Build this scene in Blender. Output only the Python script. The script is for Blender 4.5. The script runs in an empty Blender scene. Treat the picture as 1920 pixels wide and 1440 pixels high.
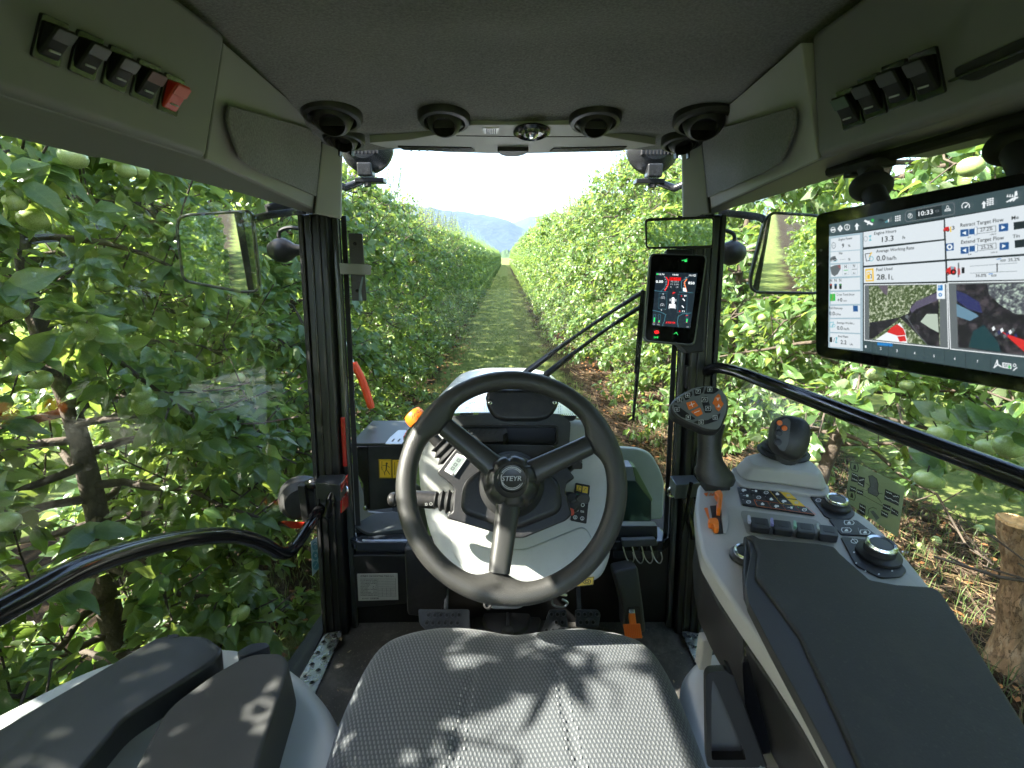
import bpy, math, random
import numpy as np
from mathutils import Vector, Matrix, noise

random.seed(7); rng = np.random.default_rng(7)
R = math.radians; V = Vector
sc = bpy.context.scene
COL = sc.collection

# ------------------------------------------------------------------ camera, world, sun, exposure
F = 880.0; PITCH = R(15.25); EYE = Vector((0, 0, 1.85))
cam = bpy.data.cameras.new('camera'); cam.sensor_width = 36; cam.lens = 36 * F / 1920
cam.clip_start = 0.02; cam.clip_end = 40000
camo = bpy.data.objects.new('camera', cam); COL.objects.link(camo)
camo.location = EYE; camo.rotation_euler = (R(90) - PITCH, 0, 0); sc.camera = camo
cam.dof.use_dof = True; cam.dof.focus_distance = 1.6; cam.dof.aperture_fstop = 11.0

SUN_EL, SUN_AZ = R(41), R(-104)        # azimuth clockwise from +Y: the sun stands to the left and a little behind
world = bpy.data.worlds.new('World'); sc.world = world; world.use_nodes = True
wn = world.node_tree.nodes; wl = world.node_tree.links
sky = wn.new('ShaderNodeTexSky'); sky.sky_type = 'NISHITA'; sky.sun_disc = False
sky.sun_elevation = SUN_EL; sky.sun_rotation = SUN_AZ
sky.air_density = 1.0; sky.dust_density = 2.5; sky.ozone_density = 1.0; sky.altitude = 300
wl.new(sky.outputs[0], wn['Background'].inputs[0]); wn['Background'].inputs[1].default_value = 0.15
sun = bpy.data.lights.new('sun', 'SUN'); sun.energy = 5.0; sun.angle = R(0.5); sun.color = (1, .95, .86)
suno = bpy.data.objects.new('sun', sun); COL.objects.link(suno)
sdir = Vector((math.sin(SUN_AZ) * math.cos(SUN_EL), math.cos(SUN_AZ) * math.cos(SUN_EL), math.sin(SUN_EL)))
suno.rotation_euler = sdir.to_track_quat('Z', 'Y').to_euler(); suno.location = (-20, 0, 40)
vs = sc.view_settings
vs.view_transform = 'Standard'; vs.look = 'None'; vs.gamma = 1; vs.use_curve_mapping = False
vs.exposure = 2.6
cy = sc.cycles
cy.max_bounces = 9; cy.diffuse_bounces = 5; cy.glossy_bounces = 4; cy.transmission_bounces = 4
cy.transparent_max_bounces = 16; cy.volume_bounces = 1; cy.use_denoising = True
cy.caustics_reflective = False; cy.caustics_refractive = False; cy.sample_clamp_indirect = 6

# ------------------------------------------------------------------ measuring helpers
FWD = Vector((0, math.cos(PITCH), -math.sin(PITCH))); UP = Vector((0, math.sin(PITCH), math.cos(PITCH))); RT = Vector((1, 0, 0))
def ray(px, py): return FWD + RT * ((px - 960) / F) - UP * ((py - 720) / F)
def D(px, py, d): return EYE + ray(px, py) * d
def atX(px, py, x): r = ray(px, py); return EYE + r * (x / r.x)
def atY(px, py, y): r = ray(px, py); return EYE + r * (y / r.y)
def atZ(px, py, z): r = ray(px, py); return EYE + r * ((z - EYE.z) / r.z)
class Plane:
    """a real plane in the cab; P(px,py) measures a point of it, lift in metres towards the viewer"""
    def __init__(s, p, n, u=None):
        s.p = Vector(p); s.n = Vector(n).normalized()
        if s.n.dot(EYE - s.p) < 0: s.n = -s.n
        u = Vector(u) if u is not None else RT
        s.u = (u - s.n * u.dot(s.n)).normalized(); s.v = s.n.cross(s.u).normalized()
    def P(s, px, py, lift=0):
        r = ray(px, py); t = (s.p - EYE).dot(s.n) / r.dot(s.n)
        return EYE + r * t + s.n * lift
def plane3(a, b, c): return Plane(a, (b - a).cross(c - a), b - a)
def ZP(z): return Plane((0, 0, z), (0, 0, 1))

# ------------------------------------------------------------------ materials
MATS = {}
def lin(c): return tuple((x / 12.92 if x <= .04045 else ((x + .055) / 1.055) ** 2.4) for x in c)
def mat(name, col, rough=.5, metal=0, bump=0, bscale=300, var=0, vscale=6, spec=.5, coat=0, emit=0, detail=4):
    if name in MATS: return MATS[name]
    m = bpy.data.materials.new(name); m.use_nodes = True; nt = m.node_tree; N = nt.nodes; L = nt.links
    b = N['Principled BSDF']
    b.inputs['Base Color'].default_value = (*col, 1); b.inputs['Roughness'].default_value = rough
    b.inputs['Metallic'].default_value = metal; b.inputs['Specular IOR Level'].default_value = spec
    if coat: b.inputs['Coat Weight'].default_value = coat; b.inputs['Coat Roughness'].default_value = .08
    if emit:
        b.inputs['Emission Color'].default_value = (*col, 1); b.inputs['Emission Strength'].default_value = emit
        b.inputs['Base Color'].default_value = (.01, .01, .01, 1)
    if bump or var:
        tc = N.new('ShaderNodeTexCoord')
    if bump:
        n = N.new('ShaderNodeTexNoise'); n.inputs['Scale'].default_value = bscale; n.inputs['Detail'].default_value = detail
        L.new(tc.outputs['Object'], n.inputs['Vector'])
        bp = N.new('ShaderNodeBump'); bp.inputs['Strength'].default_value = bump; bp.inputs['Distance'].default_value = .4 / bscale
        L.new(n.outputs['Fac'], bp.inputs['Height']); L.new(bp.outputs[0], b.inputs['Normal'])
    if var:
        n2 = N.new('ShaderNodeTexNoise'); n2.inputs['Scale'].default_value = vscale; n2.inputs['Detail'].default_value = 8; n2.inputs['Roughness'].default_value = .65
        L.new(tc.outputs['Object'], n2.inputs['Vector'])
        r = N.new('ShaderNodeValToRGB'); r.color_ramp.elements[0].position = .3; r.color_ramp.elements[1].position = .7
        r.color_ramp.elements[0].color = (*[c * (1 - var) for c in col], 1); r.color_ramp.elements[1].color = (*[min(1, c * (1 + var)) for c in col], 1)
        L.new(n2.outputs['Fac'], r.inputs[0]); L.new(r.outputs[0], b.inputs['Base Color'])
        mr = N.new('ShaderNodeMapRange'); mr.inputs[3].default_value = max(.02, rough - .12); mr.inputs[4].default_value = min(1, rough + .12)
        L.new(n2.outputs['Fac'], mr.inputs[0]); L.new(mr.outputs[0], b.inputs['Roughness'])
    MATS[name] = m; return m
def dusty(name, col, rough, dustcol=(.22, .19, .15), amt=.5, bump=.3, bscale=900):
    """plastic with a little dirt: fine specks and smears"""
    m = mat(name, col, rough, bump=bump, bscale=bscale); nt = m.node_tree; N = nt.nodes; L = nt.links; b = N['Principled BSDF']
    tc = N.new('ShaderNodeTexCoord')
    n = N.new('ShaderNodeTexNoise'); n.inputs['Scale'].default_value = 9; n.inputs['Detail'].default_value = 9; n.inputs['Roughness'].default_value = .75
    L.new(tc.outputs['Object'], n.inputs['Vector'])
    v = N.new('ShaderNodeTexNoise'); v.inputs['Scale'].default_value = 260; v.inputs['Detail'].default_value = 2
    L.new(tc.outputs['Object'], v.inputs['Vector'])
    r1 = N.new('ShaderNodeMapRange'); r1.inputs[1].default_value = .5; r1.inputs[2].default_value = .8; r1.inputs[4].default_value = amt
    r2 = N.new('ShaderNodeMapRange'); r2.inputs[1].default_value = .62; r2.inputs[2].default_value = .72; r2.inputs[4].default_value = amt * .7
    L.new(n.outputs['Fac'], r1.inputs[0]); L.new(v.outputs['Fac'], r2.inputs[0])
    a = N.new('ShaderNodeMath'); a.operation = 'MAXIMUM'; L.new(r1.outputs[0], a.inputs[0]); L.new(r2.outputs[0], a.inputs[1])
    mx = N.new('ShaderNodeMix'); mx.data_type = 'RGBA'; mx.inputs[6].default_value = (*col, 1); mx.inputs[7].default_value = (*dustcol, 1)
    L.new(a.outputs[0], mx.inputs[0]); L.new(mx.outputs[2], b.inputs['Base Color'])
    rr = N.new('ShaderNodeMapRange'); rr.inputs[3].default_value = rough; rr.inputs[4].default_value = min(1, rough + .4)
    L.new(a.outputs[0], rr.inputs[0]); L.new(rr.outputs[0], b.inputs['Roughness'])
    return m
def bark():
    m = mat('bark_light', (.34, .215, .115), .85); nt = m.node_tree; N = nt.nodes; L = nt.links; b = N['Principled BSDF']
    tc = N.new('ShaderNodeTexCoord'); mp_ = N.new('ShaderNodeMapping'); mp_.inputs['Scale'].default_value = (1, 1, .3); L.new(tc.outputs['Object'], mp_.inputs[0])
    n = N.new('ShaderNodeTexNoise'); n.inputs['Scale'].default_value = 22; n.inputs['Detail'].default_value = 9; n.inputs['Roughness'].default_value = .7; L.new(mp_.outputs[0], n.inputs['Vector'])
    ad = N.new('ShaderNodeVectorMath'); ad.operation = 'MULTIPLY_ADD'; ad.inputs[1].default_value = (.12, .12, .12); L.new(n.outputs['Color'], ad.inputs[0]); L.new(mp_.outputs[0], ad.inputs[2])
    v = N.new('ShaderNodeTexVoronoi'); v.feature = 'DISTANCE_TO_EDGE'; v.inputs['Scale'].default_value = 30; L.new(ad.outputs[0], v.inputs['Vector'])
    c = N.new('ShaderNodeMapRange'); c.inputs[1].default_value = 0; c.inputs[2].default_value = .05; c.inputs[3].default_value = .45; L.new(v.outputs['Distance'], c.inputs[0])
    r = N.new('ShaderNodeValToRGB'); e = r.color_ramp.elements; e[0].position = .32; e[0].color = (.13, .085, .05, 1); e[1].position = .72; e[1].color = (.50, .40, .28, 1)
    k = e.new(.5); k.color = (.30, .19, .10, 1); L.new(n.outputs['Fac'], r.inputs[0])
    mx = N.new('ShaderNodeMix'); mx.data_type = 'RGBA'; mx.inputs[6].default_value = (.05, .033, .02, 1); L.new(c.outputs[0], mx.inputs[0]); L.new(r.outputs[0], mx.inputs[7]); L.new(mx.outputs[2], b.inputs['Base Color'])
    hh = N.new('ShaderNodeMath'); hh.operation = 'MULTIPLY_ADD'; hh.inputs[1].default_value = .6; L.new(n.outputs['Fac'], hh.inputs[0]); L.new(c.outputs[0], hh.inputs[2])
    bp = N.new('ShaderNodeBump'); bp.inputs['Strength'].default_value = 1; bp.inputs['Distance'].default_value = .008; L.new(hh.outputs[0], bp.inputs['Height']); L.new(bp.outputs[0], b.inputs['Normal']); return m
def glow(name, col, s=1.0): return mat(name, col, .4, emit=s)

BLK = dusty('black_plastic', (.018, .018, .019), .42, amt=.18)
BLKG = mat('black_gloss', (.012, .012, .013), .12, var=.2, coat=.3)
BLKM = mat('black_matt', (.022, .022, .022), .75, bump=.3, bscale=700, var=.2)
PAINTB = mat('black_paint', (.010, .010, .011), .3)
RUB = mat('rubber', (.02, .02, .02), .6, bump=.2, bscale=900)
DGREY = dusty('dark_grey_plastic', (.045, .05, .053), .5, amt=.3)
FLOORM = dusty('floor_rubber', (.050, .047, .043), .7, dustcol=(.26, .245, .22), amt=.7, bump=.6, bscale=500)
LGREY = dusty('light_grey_plastic', (.52, .53, .505), .5, dustcol=(.36, .35, .31), amt=.35, bump=.35, bscale=1400)
CGREY = dusty('console_grey', (.42, .41, .385), .48, dustcol=(.33, .31, .27), amt=.25, bump=.3, bscale=1600)
OHGREY = mat('overhead_grey', (.20, .198, .200), .55, bump=.35, bscale=1500, var=.05)
PTRIM = mat('pillar_trim_grey', (.43, .425, .425), .6, bump=.3, bscale=1500, var=.04)
WHEELM = mat('wheel_grain', (.040, .039, .036), .42, bump=.9, bscale=650, var=.15, detail=2)
WHEELS = mat('wheel_spoke', (.036, .036, .034), .36, bump=.15, bscale=900, var=.15)
ORNG = mat('orange_plastic', (.83, .19, .015), .42, bump=.1, bscale=900)
REDP = mat('red_plastic', (.62, .03, .012), .35)
REDPAINT = mat('red_paint', (.45, .01, .008), .25, coat=.6)
WPAINT = mat('white_paint', (.80, .80, .79), .3, coat=.7, var=.04, vscale=3)
CHROME = mat('chrome', (.75, .77, .78), .18, metal=1, bump=.05)
STEEL = mat('galvanised_steel', (.36, .37, .36), .28, metal=1, bump=.25, bscale=60, var=.25, vscale=30)
ALU = mat('satin_aluminium', (.6, .62, .63), .32, metal=1)
MIRR = mat('mirror_glass', (.86, .9, .88), .015, metal=1)
WHT = mat('white_print', (.78, .79, .78), .5)
YEL = mat('yellow_print', (.80, .52, .03), .45, var=.06, vscale=60)
BLKP = mat('black_print', (.01, .01, .01), .5)
PLATE = mat('data_plate', (.55, .55, .52), .42, var=.05, metal=.3)
PADM = dusty('armrest_pad', (.024, .0235, .020), .58, dustcol=(.10, .095, .08), amt=.35, bump=.5, bscale=420)
LIDM = mat('lid_black', (.02, .021, .02), .38, bump=.2, bscale=900, var=.2)
def glassmat(name, tint=(.955, .965, .95), base=.018, dirt=0.0, graze=.6):
    m = bpy.data.materials.new(name); m.use_nodes = True; nt = m.node_tree; N = nt.nodes; L = nt.links
    N.remove(N['Principled BSDF']); out = N['Material Output']
    t = N.new('ShaderNodeBsdfTransparent'); t.inputs[0].default_value = (*tint, 1)
    g = N.new('ShaderNodeBsdfGlossy'); g.inputs['Roughness'].default_value = .01; g.inputs[0].default_value = (1, 1, 1, 1)
    lw = N.new('ShaderNodeLayerWeight'); lw.inputs['Blend'].default_value = .5
    p = N.new('ShaderNodeMath'); p.operation = 'POWER'; p.inputs[1].default_value = 4; L.new(lw.outputs['Facing'], p.inputs[0])
    mr = N.new('ShaderNodeMapRange'); mr.inputs[3].default_value = base; mr.inputs[4].default_value = graze; L.new(p.outputs[0], mr.inputs[0])
    mx = N.new('ShaderNodeMixShader'); L.new(mr.outputs[0], mx.inputs[0]); L.new(t.outputs[0], mx.inputs[1]); L.new(g.outputs[0], mx.inputs[2])
    if dirt:
        d = N.new('ShaderNodeBsdfDiffuse'); d.inputs[0].default_value = (.6, .6, .55, 1)
        n = N.new('ShaderNodeTexNoise'); n.inputs['Scale'].default_value = 5; n.inputs['Detail'].default_value = 9; n.inputs['Roughness'].default_value = .75; n.inputs['Distortion'].default_value = 1.2
        tc = N.new('ShaderNodeTexCoord'); L.new(tc.outputs['Object'], n.inputs['Vector'])
        r = N.new('ShaderNodeMapRange'); r.inputs[1].default_value = .5; r.inputs[2].default_value = .85; r.inputs[4].default_value = dirt; L.new(n.outputs['Fac'], r.inputs[0])
        m2 = N.new('ShaderNodeMixShader'); L.new(r.outputs[0], m2.inputs[0]); L.new(mx.outputs[0], m2.inputs[1]); L.new(d.outputs[0], m2.inputs[2]); mx = m2
    L.new(mx.outputs[0], out.inputs['Surface']); MATS[name] = m; return m
GLASS = glassmat('window_glass', dirt=.006); SCREENG = glassmat('windscreen_glass', tint=(.965, .97, .96), base=.003, dirt=.002, graze=.15)
CARD = glassmat('clear_card', (.80, .86, .66), .06, dirt=0)
def _card():
    nt = CARD.node_tree; N = nt.nodes; L = nt.links; out = N['Material Output']; a = out.inputs['Surface'].links[0].from_socket
    d = N.new('ShaderNodeBsdfDiffuse'); d.inputs[0].default_value = (.50, .54, .36, 1); t = N.new('ShaderNodeBsdfTranslucent'); t.inputs[0].default_value = (.40, .46, .26, 1)
    m1 = N.new('ShaderNodeMixShader'); m1.inputs[0].default_value = .5; L.new(d.outputs[0], m1.inputs[1]); L.new(t.outputs[0], m1.inputs[2])
    m2 = N.new('ShaderNodeMixShader'); m2.inputs[0].default_value = .68; L.new(a, m2.inputs[1]); L.new(m1.outputs[0], m2.inputs[2]); L.new(m2.outputs[0], out.inputs['Surface'])
_card()
def fabric(name, col, scale, strength, var=.15, light=None):
    """woven cloth: brick-laid dashes in relief"""
    m = bpy.data.materials.new(name); m.use_nodes = True; nt = m.node_tree; N = nt.nodes; L = nt.links; b = N['Principled BSDF']
    b.inputs['Roughness'].default_value = .85; b.inputs['Sheen Weight'].default_value = .15
    tc = N.new('ShaderNodeTexCoord'); n = N.new('ShaderNodeTexNoise'); n.inputs['Scale'].default_value = scale; n.inputs['Detail'].default_value = 3
    L.new(tc.outputs['Object'], n.inputs['Vector'])
    n3 = N.new('ShaderNodeTexNoise'); n3.inputs['Scale'].default_value = 4; n3.inputs['Detail'].default_value = 4; L.new(tc.outputs['Object'], n3.inputs['Vector'])
    ad = N.new('ShaderNodeMath'); ad.inputs[1].default_value = .5; ad.operation = 'MULTIPLY_ADD'; L.new(n3.outputs['Fac'], ad.inputs[0]); L.new(n.outputs['Fac'], ad.inputs[2])
    r = N.new('ShaderNodeValToRGB'); r.color_ramp.elements[0].position = .5; r.color_ramp.elements[1].position = 1
    r.color_ramp.elements[0].color = (*[c * (1 - var) for c in col], 1); r.color_ramp.elements[1].color = (*[c * (1 + var) for c in col], 1)
    L.new(ad.outputs[0], r.inputs[0]); L.new(r.outputs[0], b.inputs['Base Color'])
    bp = N.new('ShaderNodeBump'); bp.inputs['Strength'].default_value = strength; bp.inputs['Distance'].default_value = .0012
    L.new(n.outputs['Fac'], bp.inputs['Height']); L.new(bp.outputs[0], b.inputs['Normal'])
    MATS[name] = m; return m
HEADL = fabric('headliner_fabric', (.150, .147, .143), 260, 1.0, var=.35)
SIDEF = fabric('side_fabric', (.18, .18, .178), 330, 1.0, var=.3)
GREYF = fabric('grey_fabric', (.15, .155, .155), 900, .5)
def seat_fabric():
    m = bpy.data.materials.new('seat_fabric'); m.use_nodes = True; nt = m.node_tree; N = nt.nodes; L = nt.links; b = N['Principled BSDF']
    b.inputs['Roughness'].default_value = .7; b.inputs['Sheen Weight'].default_value = .25
    uv = N.new('ShaderNodeUVMap'); uv.uv_map = 'UVMap'
    sx = N.new('ShaderNodeSeparateXYZ'); L.new(uv.outputs[0], sx.inputs[0])
    def M(op, a=None, b_=None, c=None):
        n = N.new('ShaderNodeMath'); n.operation = op
        for i, v in enumerate((a, b_, c)):
            if v is None: continue
            if isinstance(v, (int, float)): n.inputs[i].default_value = v
            else: L.new(v, n.inputs[i])
        return n.outputs[0]
    PX, PY = .0058, .0061
    row = M('FLOOR', M('DIVIDE', sx.outputs[1], PY))
    off = M('MULTIPLY', M('MODULO', row, 2.0), .5)
    fx = M('SUBTRACT', M('FRACT', M('ADD', M('DIVIDE', sx.outputs[0], PX), off)), .5)
    fy = M('SUBTRACT', M('FRACT', M('DIVIDE', sx.outputs[1], PY)), .5)
    fx = M('ADD', fx, M('MULTIPLY', fy, .25))
    d = M('SQRT', M('ADD', M('POWER', M('MULTIPLY', fx, 3.2), 2.0), M('POWER', M('MULTIPLY', fy, 1.9), 2.0)))
    k = N.new('ShaderNodeMapRange'); k.inputs[1].default_value = .55; k.inputs[2].default_value = .95; k.inputs[3].default_value = 1; k.inputs[4].default_value = 0; L.new(d, k.inputs[0])
    mx = N.new('ShaderNodeMix'); mx.data_type = 'RGBA'; mx.inputs[6].default_value = (.045, .052, .058, 1); mx.inputs[7].default_value = (.13, .138, .143, 1)
    L.new(k.outputs[0], mx.inputs[0]); L.new(mx.outputs[2], b.inputs['Base Color'])
    bp = N.new('ShaderNodeBump'); bp.inputs['Strength'].default_value = .7; bp.inputs['Distance'].default_value = .0012
    L.new(k.outputs[0], bp.inputs['Height']); L.new(bp.outputs[0], b.inputs['Normal'])
    return m
SEATF = seat_fabric()

# ------------------------------------------------------------------ mesh helpers
def tag(o, label=None, cat=None, group=None, kind=None):
    if label: o['label'] = label
    if cat: o['category'] = cat
    if group: o['group'] = group
    if kind: o['kind'] = kind
    return o
WL = {}
def empty(name, loc, label=None, cat=None, group=None, parent=None):
    o = bpy.data.objects.new(name, None); COL.objects.link(o); loc = Vector(loc)
    o.empty_display_size = .1; WL[o.name] = loc
    if parent: o.parent = parent; o.location = loc - WL[parent.name]
    else: o.location = loc
    return tag(o, label, cat, group)
class MB:
    def __init__(s): s.v = []; s.f = []; s.m = []; s.uv = None
    def add(s, vs_, fs_, mi=0):
        k = len(s.v); s.v += [Vector(p) for p in vs_]; s.f += [tuple(i + k for i in f) for f in fs_]; s.m += [mi] * len(fs_); return s
    def hexa(s, a, b, mi=0):
        """a, b: two rings of four corner points"""
        return s.add(list(a) + list(b), [(3, 2, 1, 0), (4, 5, 6, 7), (0, 1, 5, 4), (1, 2, 6, 5), (2, 3, 7, 6), (3, 0, 4, 7)], mi)
    def box(s, c, size, rot=None, mi=0):
        c = Vector(c); h = Vector(size) / 2; rot = rot or Matrix.Identity(3)
        P = lambda x, y, z: c + rot @ Vector((x * h.x, y * h.y, z * h.z))
        return s.hexa([P(-1, -1, -1), P(1, -1, -1), P(1, 1, -1), P(-1, 1, -1)], [P(-1, -1, 1), P(1, -1, 1), P(1, 1, 1), P(-1, 1, 1)], mi)
    def prism(s, poly, vec, mi=0, cap0=True, top=None):
        """poly extruded by vec; top: scale of the far cap about its centroid"""
        n = len(poly); poly = [Vector(p) for p in poly]; vec = Vector(vec); q = [p + vec for p in poly]
        if top:
            c = sum(q, Vector()) / n; q = [c + (p - c) * top for p in q]
        fs = [tuple(range(n, 2 * n))] + [(i, (i + 1) % n, n + (i + 1) % n, n + i) for i in range(n)]
        if cap0: fs.append(tuple(reversed(range(n))))
        return s.add(poly + q, fs, mi)
    def tube(s, pts, r, n=12, mi=0, caps=True, flat=1.0, upv=None):
        pts = [Vector(p) for p in pts]; N_ = len(pts); rs = r if isinstance(r, (list, tuple)) else [r] * N_
        t0 = (pts[1] - pts[0]).normalized(); a = Vector(upv) if upv is not None else (Vector((0, 0, 1)) if abs(t0.z) < .9 else Vector((1, 0, 0)))
        vs_, fs_ = [], []
        for i, p in enumerate(pts):
            t = (pts[min(i + 1, N_ - 1)] - pts[max(i - 1, 0)]).normalized()
            a = (a - t * a.dot(t)).normalized(); b = t.cross(a)
            for k in range(n):
                w = 2 * math.pi * k / n; vs_.append(p + (a * math.cos(w) * flat + b * math.sin(w)) * rs[i])
        for i in range(N_ - 1):
            for k in range(n):
                fs_.append((i * n + k, i * n + (k + 1) % n, (i + 1) * n + (k + 1) % n, (i + 1) * n + k))
        if caps: fs_ += [tuple(reversed(range(n))), tuple(range((N_ - 1) * n, N_ * n))]
        return s.add(vs_, fs_, mi)
    def lathe(s, o, ax, prof, n=32, mi=0, caps=True, squash=None):
        o = Vector(o); ax = Vector(ax).normalized(); a = ax.orthogonal().normalized(); b = ax.cross(a)
        if squash: a, b = squash
        vs_ = []; fs_ = []
        for r, h in prof:
            for k in range(n):
                w = 2 * math.pi * k / n; vs_.append(o + ax * h + (a * math.cos(w) + b * math.sin(w)) * r)
        for i in range(len(prof) - 1):
            for k in range(n): fs_.append((i * n + k, i * n + (k + 1) % n, (i + 1) * n + (k + 1) % n, (i + 1) * n + k))
        if caps: fs_ += [tuple(reversed(range(n))), tuple(range((len(prof) - 1) * n, len(prof) * n))]
        return s.add(vs_, fs_, mi)
    def grid(s, rows, mi=0):
        n = len(rows[0]); vs_ = [p for r in rows for p in r]
        return s.add(vs_, [(i * n + j, i * n + j + 1, (i + 1) * n + j + 1, (i + 1) * n + j) for i in range(len(rows) - 1) for j in range(n - 1)], mi)
    def build(s, name, mats, parent=None, bevel=0, seg=2, smooth=True, solid=0, subsurf=0, ang=35, fix=True, soff=-1):
        me = bpy.data.meshes.new(name); vv = s.v
        c = Vector((0, 0, 0))
        if vv:
            lo = Vector([min(v[i] for v in vv) for i in range(3)]); hi = Vector([max(v[i] for v in vv) for i in range(3)]); c = (lo + hi) / 2
        me.from_pydata([v - c for v in vv], [], s.f)
        mats = mats if isinstance(mats, (list, tuple)) else [mats]
        for m in mats: me.materials.append(m)
        if len(mats) > 1: me.polygons.foreach_set('material_index', s.m)
        if s.uv is not None:
            l = me.uv_layers.new(name='UVMap'); idx = np.empty(len(me.loops), int); me.loops.foreach_get('vertex_index', idx)
            l.data.foreach_set('uv', np.array(s.uv, float)[idx].ravel())
        if fix and not solid:
            import bmesh
            bm = bmesh.new(); bm.from_mesh(me); bmesh.ops.recalc_face_normals(bm, faces=bm.faces); bm.to_mesh(me); bm.free()
        o = bpy.data.objects.new(name, me); COL.objects.link(o)
        WL[o.name] = c
        if parent: o.parent = parent; o.location = c - WL[parent.name]
        else: o.location = c
        if smooth:
            me.polygons.foreach_set('use_smooth', [True] * len(me.polygons))
            me.set_sharp_from_angle(angle=R(ang))
        if solid:
            md = o.modifiers.new('thickness', 'SOLIDIFY'); md.thickness = solid; md.offset = soff
        if bevel:
            md = o.modifiers.new('bevel', 'BEVEL'); md.width = bevel; md.segments = seg; md.limit_method = 'ANGLE'; md.angle_limit = R(ang); md.harden_normals = True
        if subsurf:
            md = o.modifiers.new('subsurf', 'SUBSURF'); md.levels = subsurf; md.render_levels = subsurf
        me.update(); return o
def spline(pts, k=8):
    """Catmull-Rom through the points"""
    pts = [Vector(p) for p in pts]; P = [pts[0] * 2 - pts[1]] + pts + [pts[-1] * 2 - pts[-2]]; out = []
    for i in range(1, len(P) - 2):
        for j in range(k):
            t = j / k; a, b, c, d = P[i - 1], P[i], P[i + 1], P[i + 2]
            out.append(.5 * (2 * b + (c - a) * t + (2 * a - 5 * b + 4 * c - d) * t * t + (3 * b - a - 3 * c + d) * t ** 3))
    out.append(pts[-1]); return out
def rnd(poly, r, k=4):
    """round the corners of a list of 2D or 3D points"""
    poly = [Vector(p) for p in poly]; n = len(poly); out = []
    for i in range(n):
        a, b, c = poly[i - 1], poly[i], poly[(i + 1) % n]
        ra = min(r, (a - b).length * .45, (c - b).length * .45)
        p = b + (a - b).normalized() * ra; q = b + (c - b).normalized() * ra
        for j in range(k + 1):
            t = j / k; out.append(p * (1 - t) ** 2 + b * 2 * t * (1 - t) + q * t * t)
    return out
def pp(pl, pts, lift=0): return [pl.P(x, y, lift) for x, y in pts]
def slab(name, pl, pts, th, m, parent, rr=0, bevel=.002, lift=0, seg=2, top=None, k=4):
    """outline on a plane, of thickness th (going away from the viewer)"""
    q = pp(pl, pts, lift)
    if rr: q = rnd(q, rr, k)
    b = MB(); b.prism([p - pl.n * th for p in q], pl.n * th, top=top)
    return b.build(name, m, parent, bevel=bevel, seg=seg)

# flat print on a plane: shapes and lettering gathered in one mesh with several inks
_txt = {}
def text_mesh(s):
    if s not in _txt:
        cu = bpy.data.curves.new('t', 'FONT'); cu.body = s; cu.resolution_u = 2; cu.offset = .014; o = bpy.data.objects.new('t', cu)
        me = bpy.data.meshes.new_from_object(o)
        v = [tuple(x.co[:2]) for x in me.vertices]; f = [tuple(p.vertices) for p in me.polygons]
        bpy.data.objects.remove(o); bpy.data.curves.remove(cu); bpy.data.meshes.remove(me)
        _txt[s] = (v, f)
    return _txt[s]
class Print:
    def __init__(s, pl, base=.0006, step=.0004): s.pl = pl; s.mb = MB(); s.mats = []; s.lv = base; s.step = step
    def mi(s, m):
        if m not in s.mats: s.mats.append(m)
        return s.mats.index(m)
    def lift(s, n=1): s.lv += s.step * n
    def poly(s, pts, m, dl=0): s.mb.add([s.pl.P(x, y, s.lv + dl) for x, y in pts], [tuple(range(len(pts)))], s.mi(m))
    def line(s, pts, w, m, closed=False, dl=0):
        Q = [s.pl.P(x, y, s.lv + dl) for x, y in pts]
        if closed: Q.append(Q[0])
        for a, b in zip(Q, Q[1:]):
            t = (b - a); ln = t.length
            if ln < 1e-7: continue
            t /= ln; nn = s.pl.n.cross(t) * w / 2; e = t * w * .3
            s.mb.add([a - e - nn, b + e - nn, b + e + nn, a - e + nn], [(0, 1, 2, 3)], s.mi(m)); 
            s.lv += 2e-6
    def disc(s, x, y, rx, m, ry=None, n=20, dl=0, r0=0):
        ry = ry or rx; c = [(x + rx * math.cos(2 * math.pi * k / n), y + ry * math.sin(2 * math.pi * k / n)) for k in range(n)]
        if not r0: s.poly(c, m, dl)
        else:
            q = r0; c2 = [(x + (a - x) * q, y + (b - y) * q) for a, b in c]
            P = [s.pl.P(a, b, s.lv + dl) for a, b in c + c2]
            s.mb.add(P, [(k, (k + 1) % n, n + (k + 1) % n, n + k) for k in range(n)], s.mi(m))
    def arc(s, x, y, r, a0, a1, w, m, n=14, ry=None):
        ry = ry or r
        s.line([(x + r * math.cos(R(a0 + (a1 - a0) * k / n)), y + ry * math.sin(R(a0 + (a1 - a0) * k / n))) for k in range(n + 1)], w, m)
    def text(s, t, x0, y0, x1, y1, h, m, shear=0):
        """baseline from x0,y0 to x1,y1 in photo pixels, capital height h pixels"""
        a = s.pl.P(x0, y0, s.lv); b = s.pl.P(x1, y1, s.lv); up = s.pl.P(x0, y0 - h, s.lv) - a
        v, f = text_mesh(t)
        if not v: return
        w = max(p[0] for p in v); mnx = min(p[0] for p in v)
        s.mb.add([a + (b - a) * ((p[0] - mnx) / (w - mnx)) + up * (p[1] / .70) + (b - a).normalized() * p[1] * shear * up.length for p in v], f, s.mi(m))
        s.lv += 5e-6
    def build(s, name, parent): return s.mb.build(name, s.mats, parent, smooth=False, fix=False)

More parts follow.
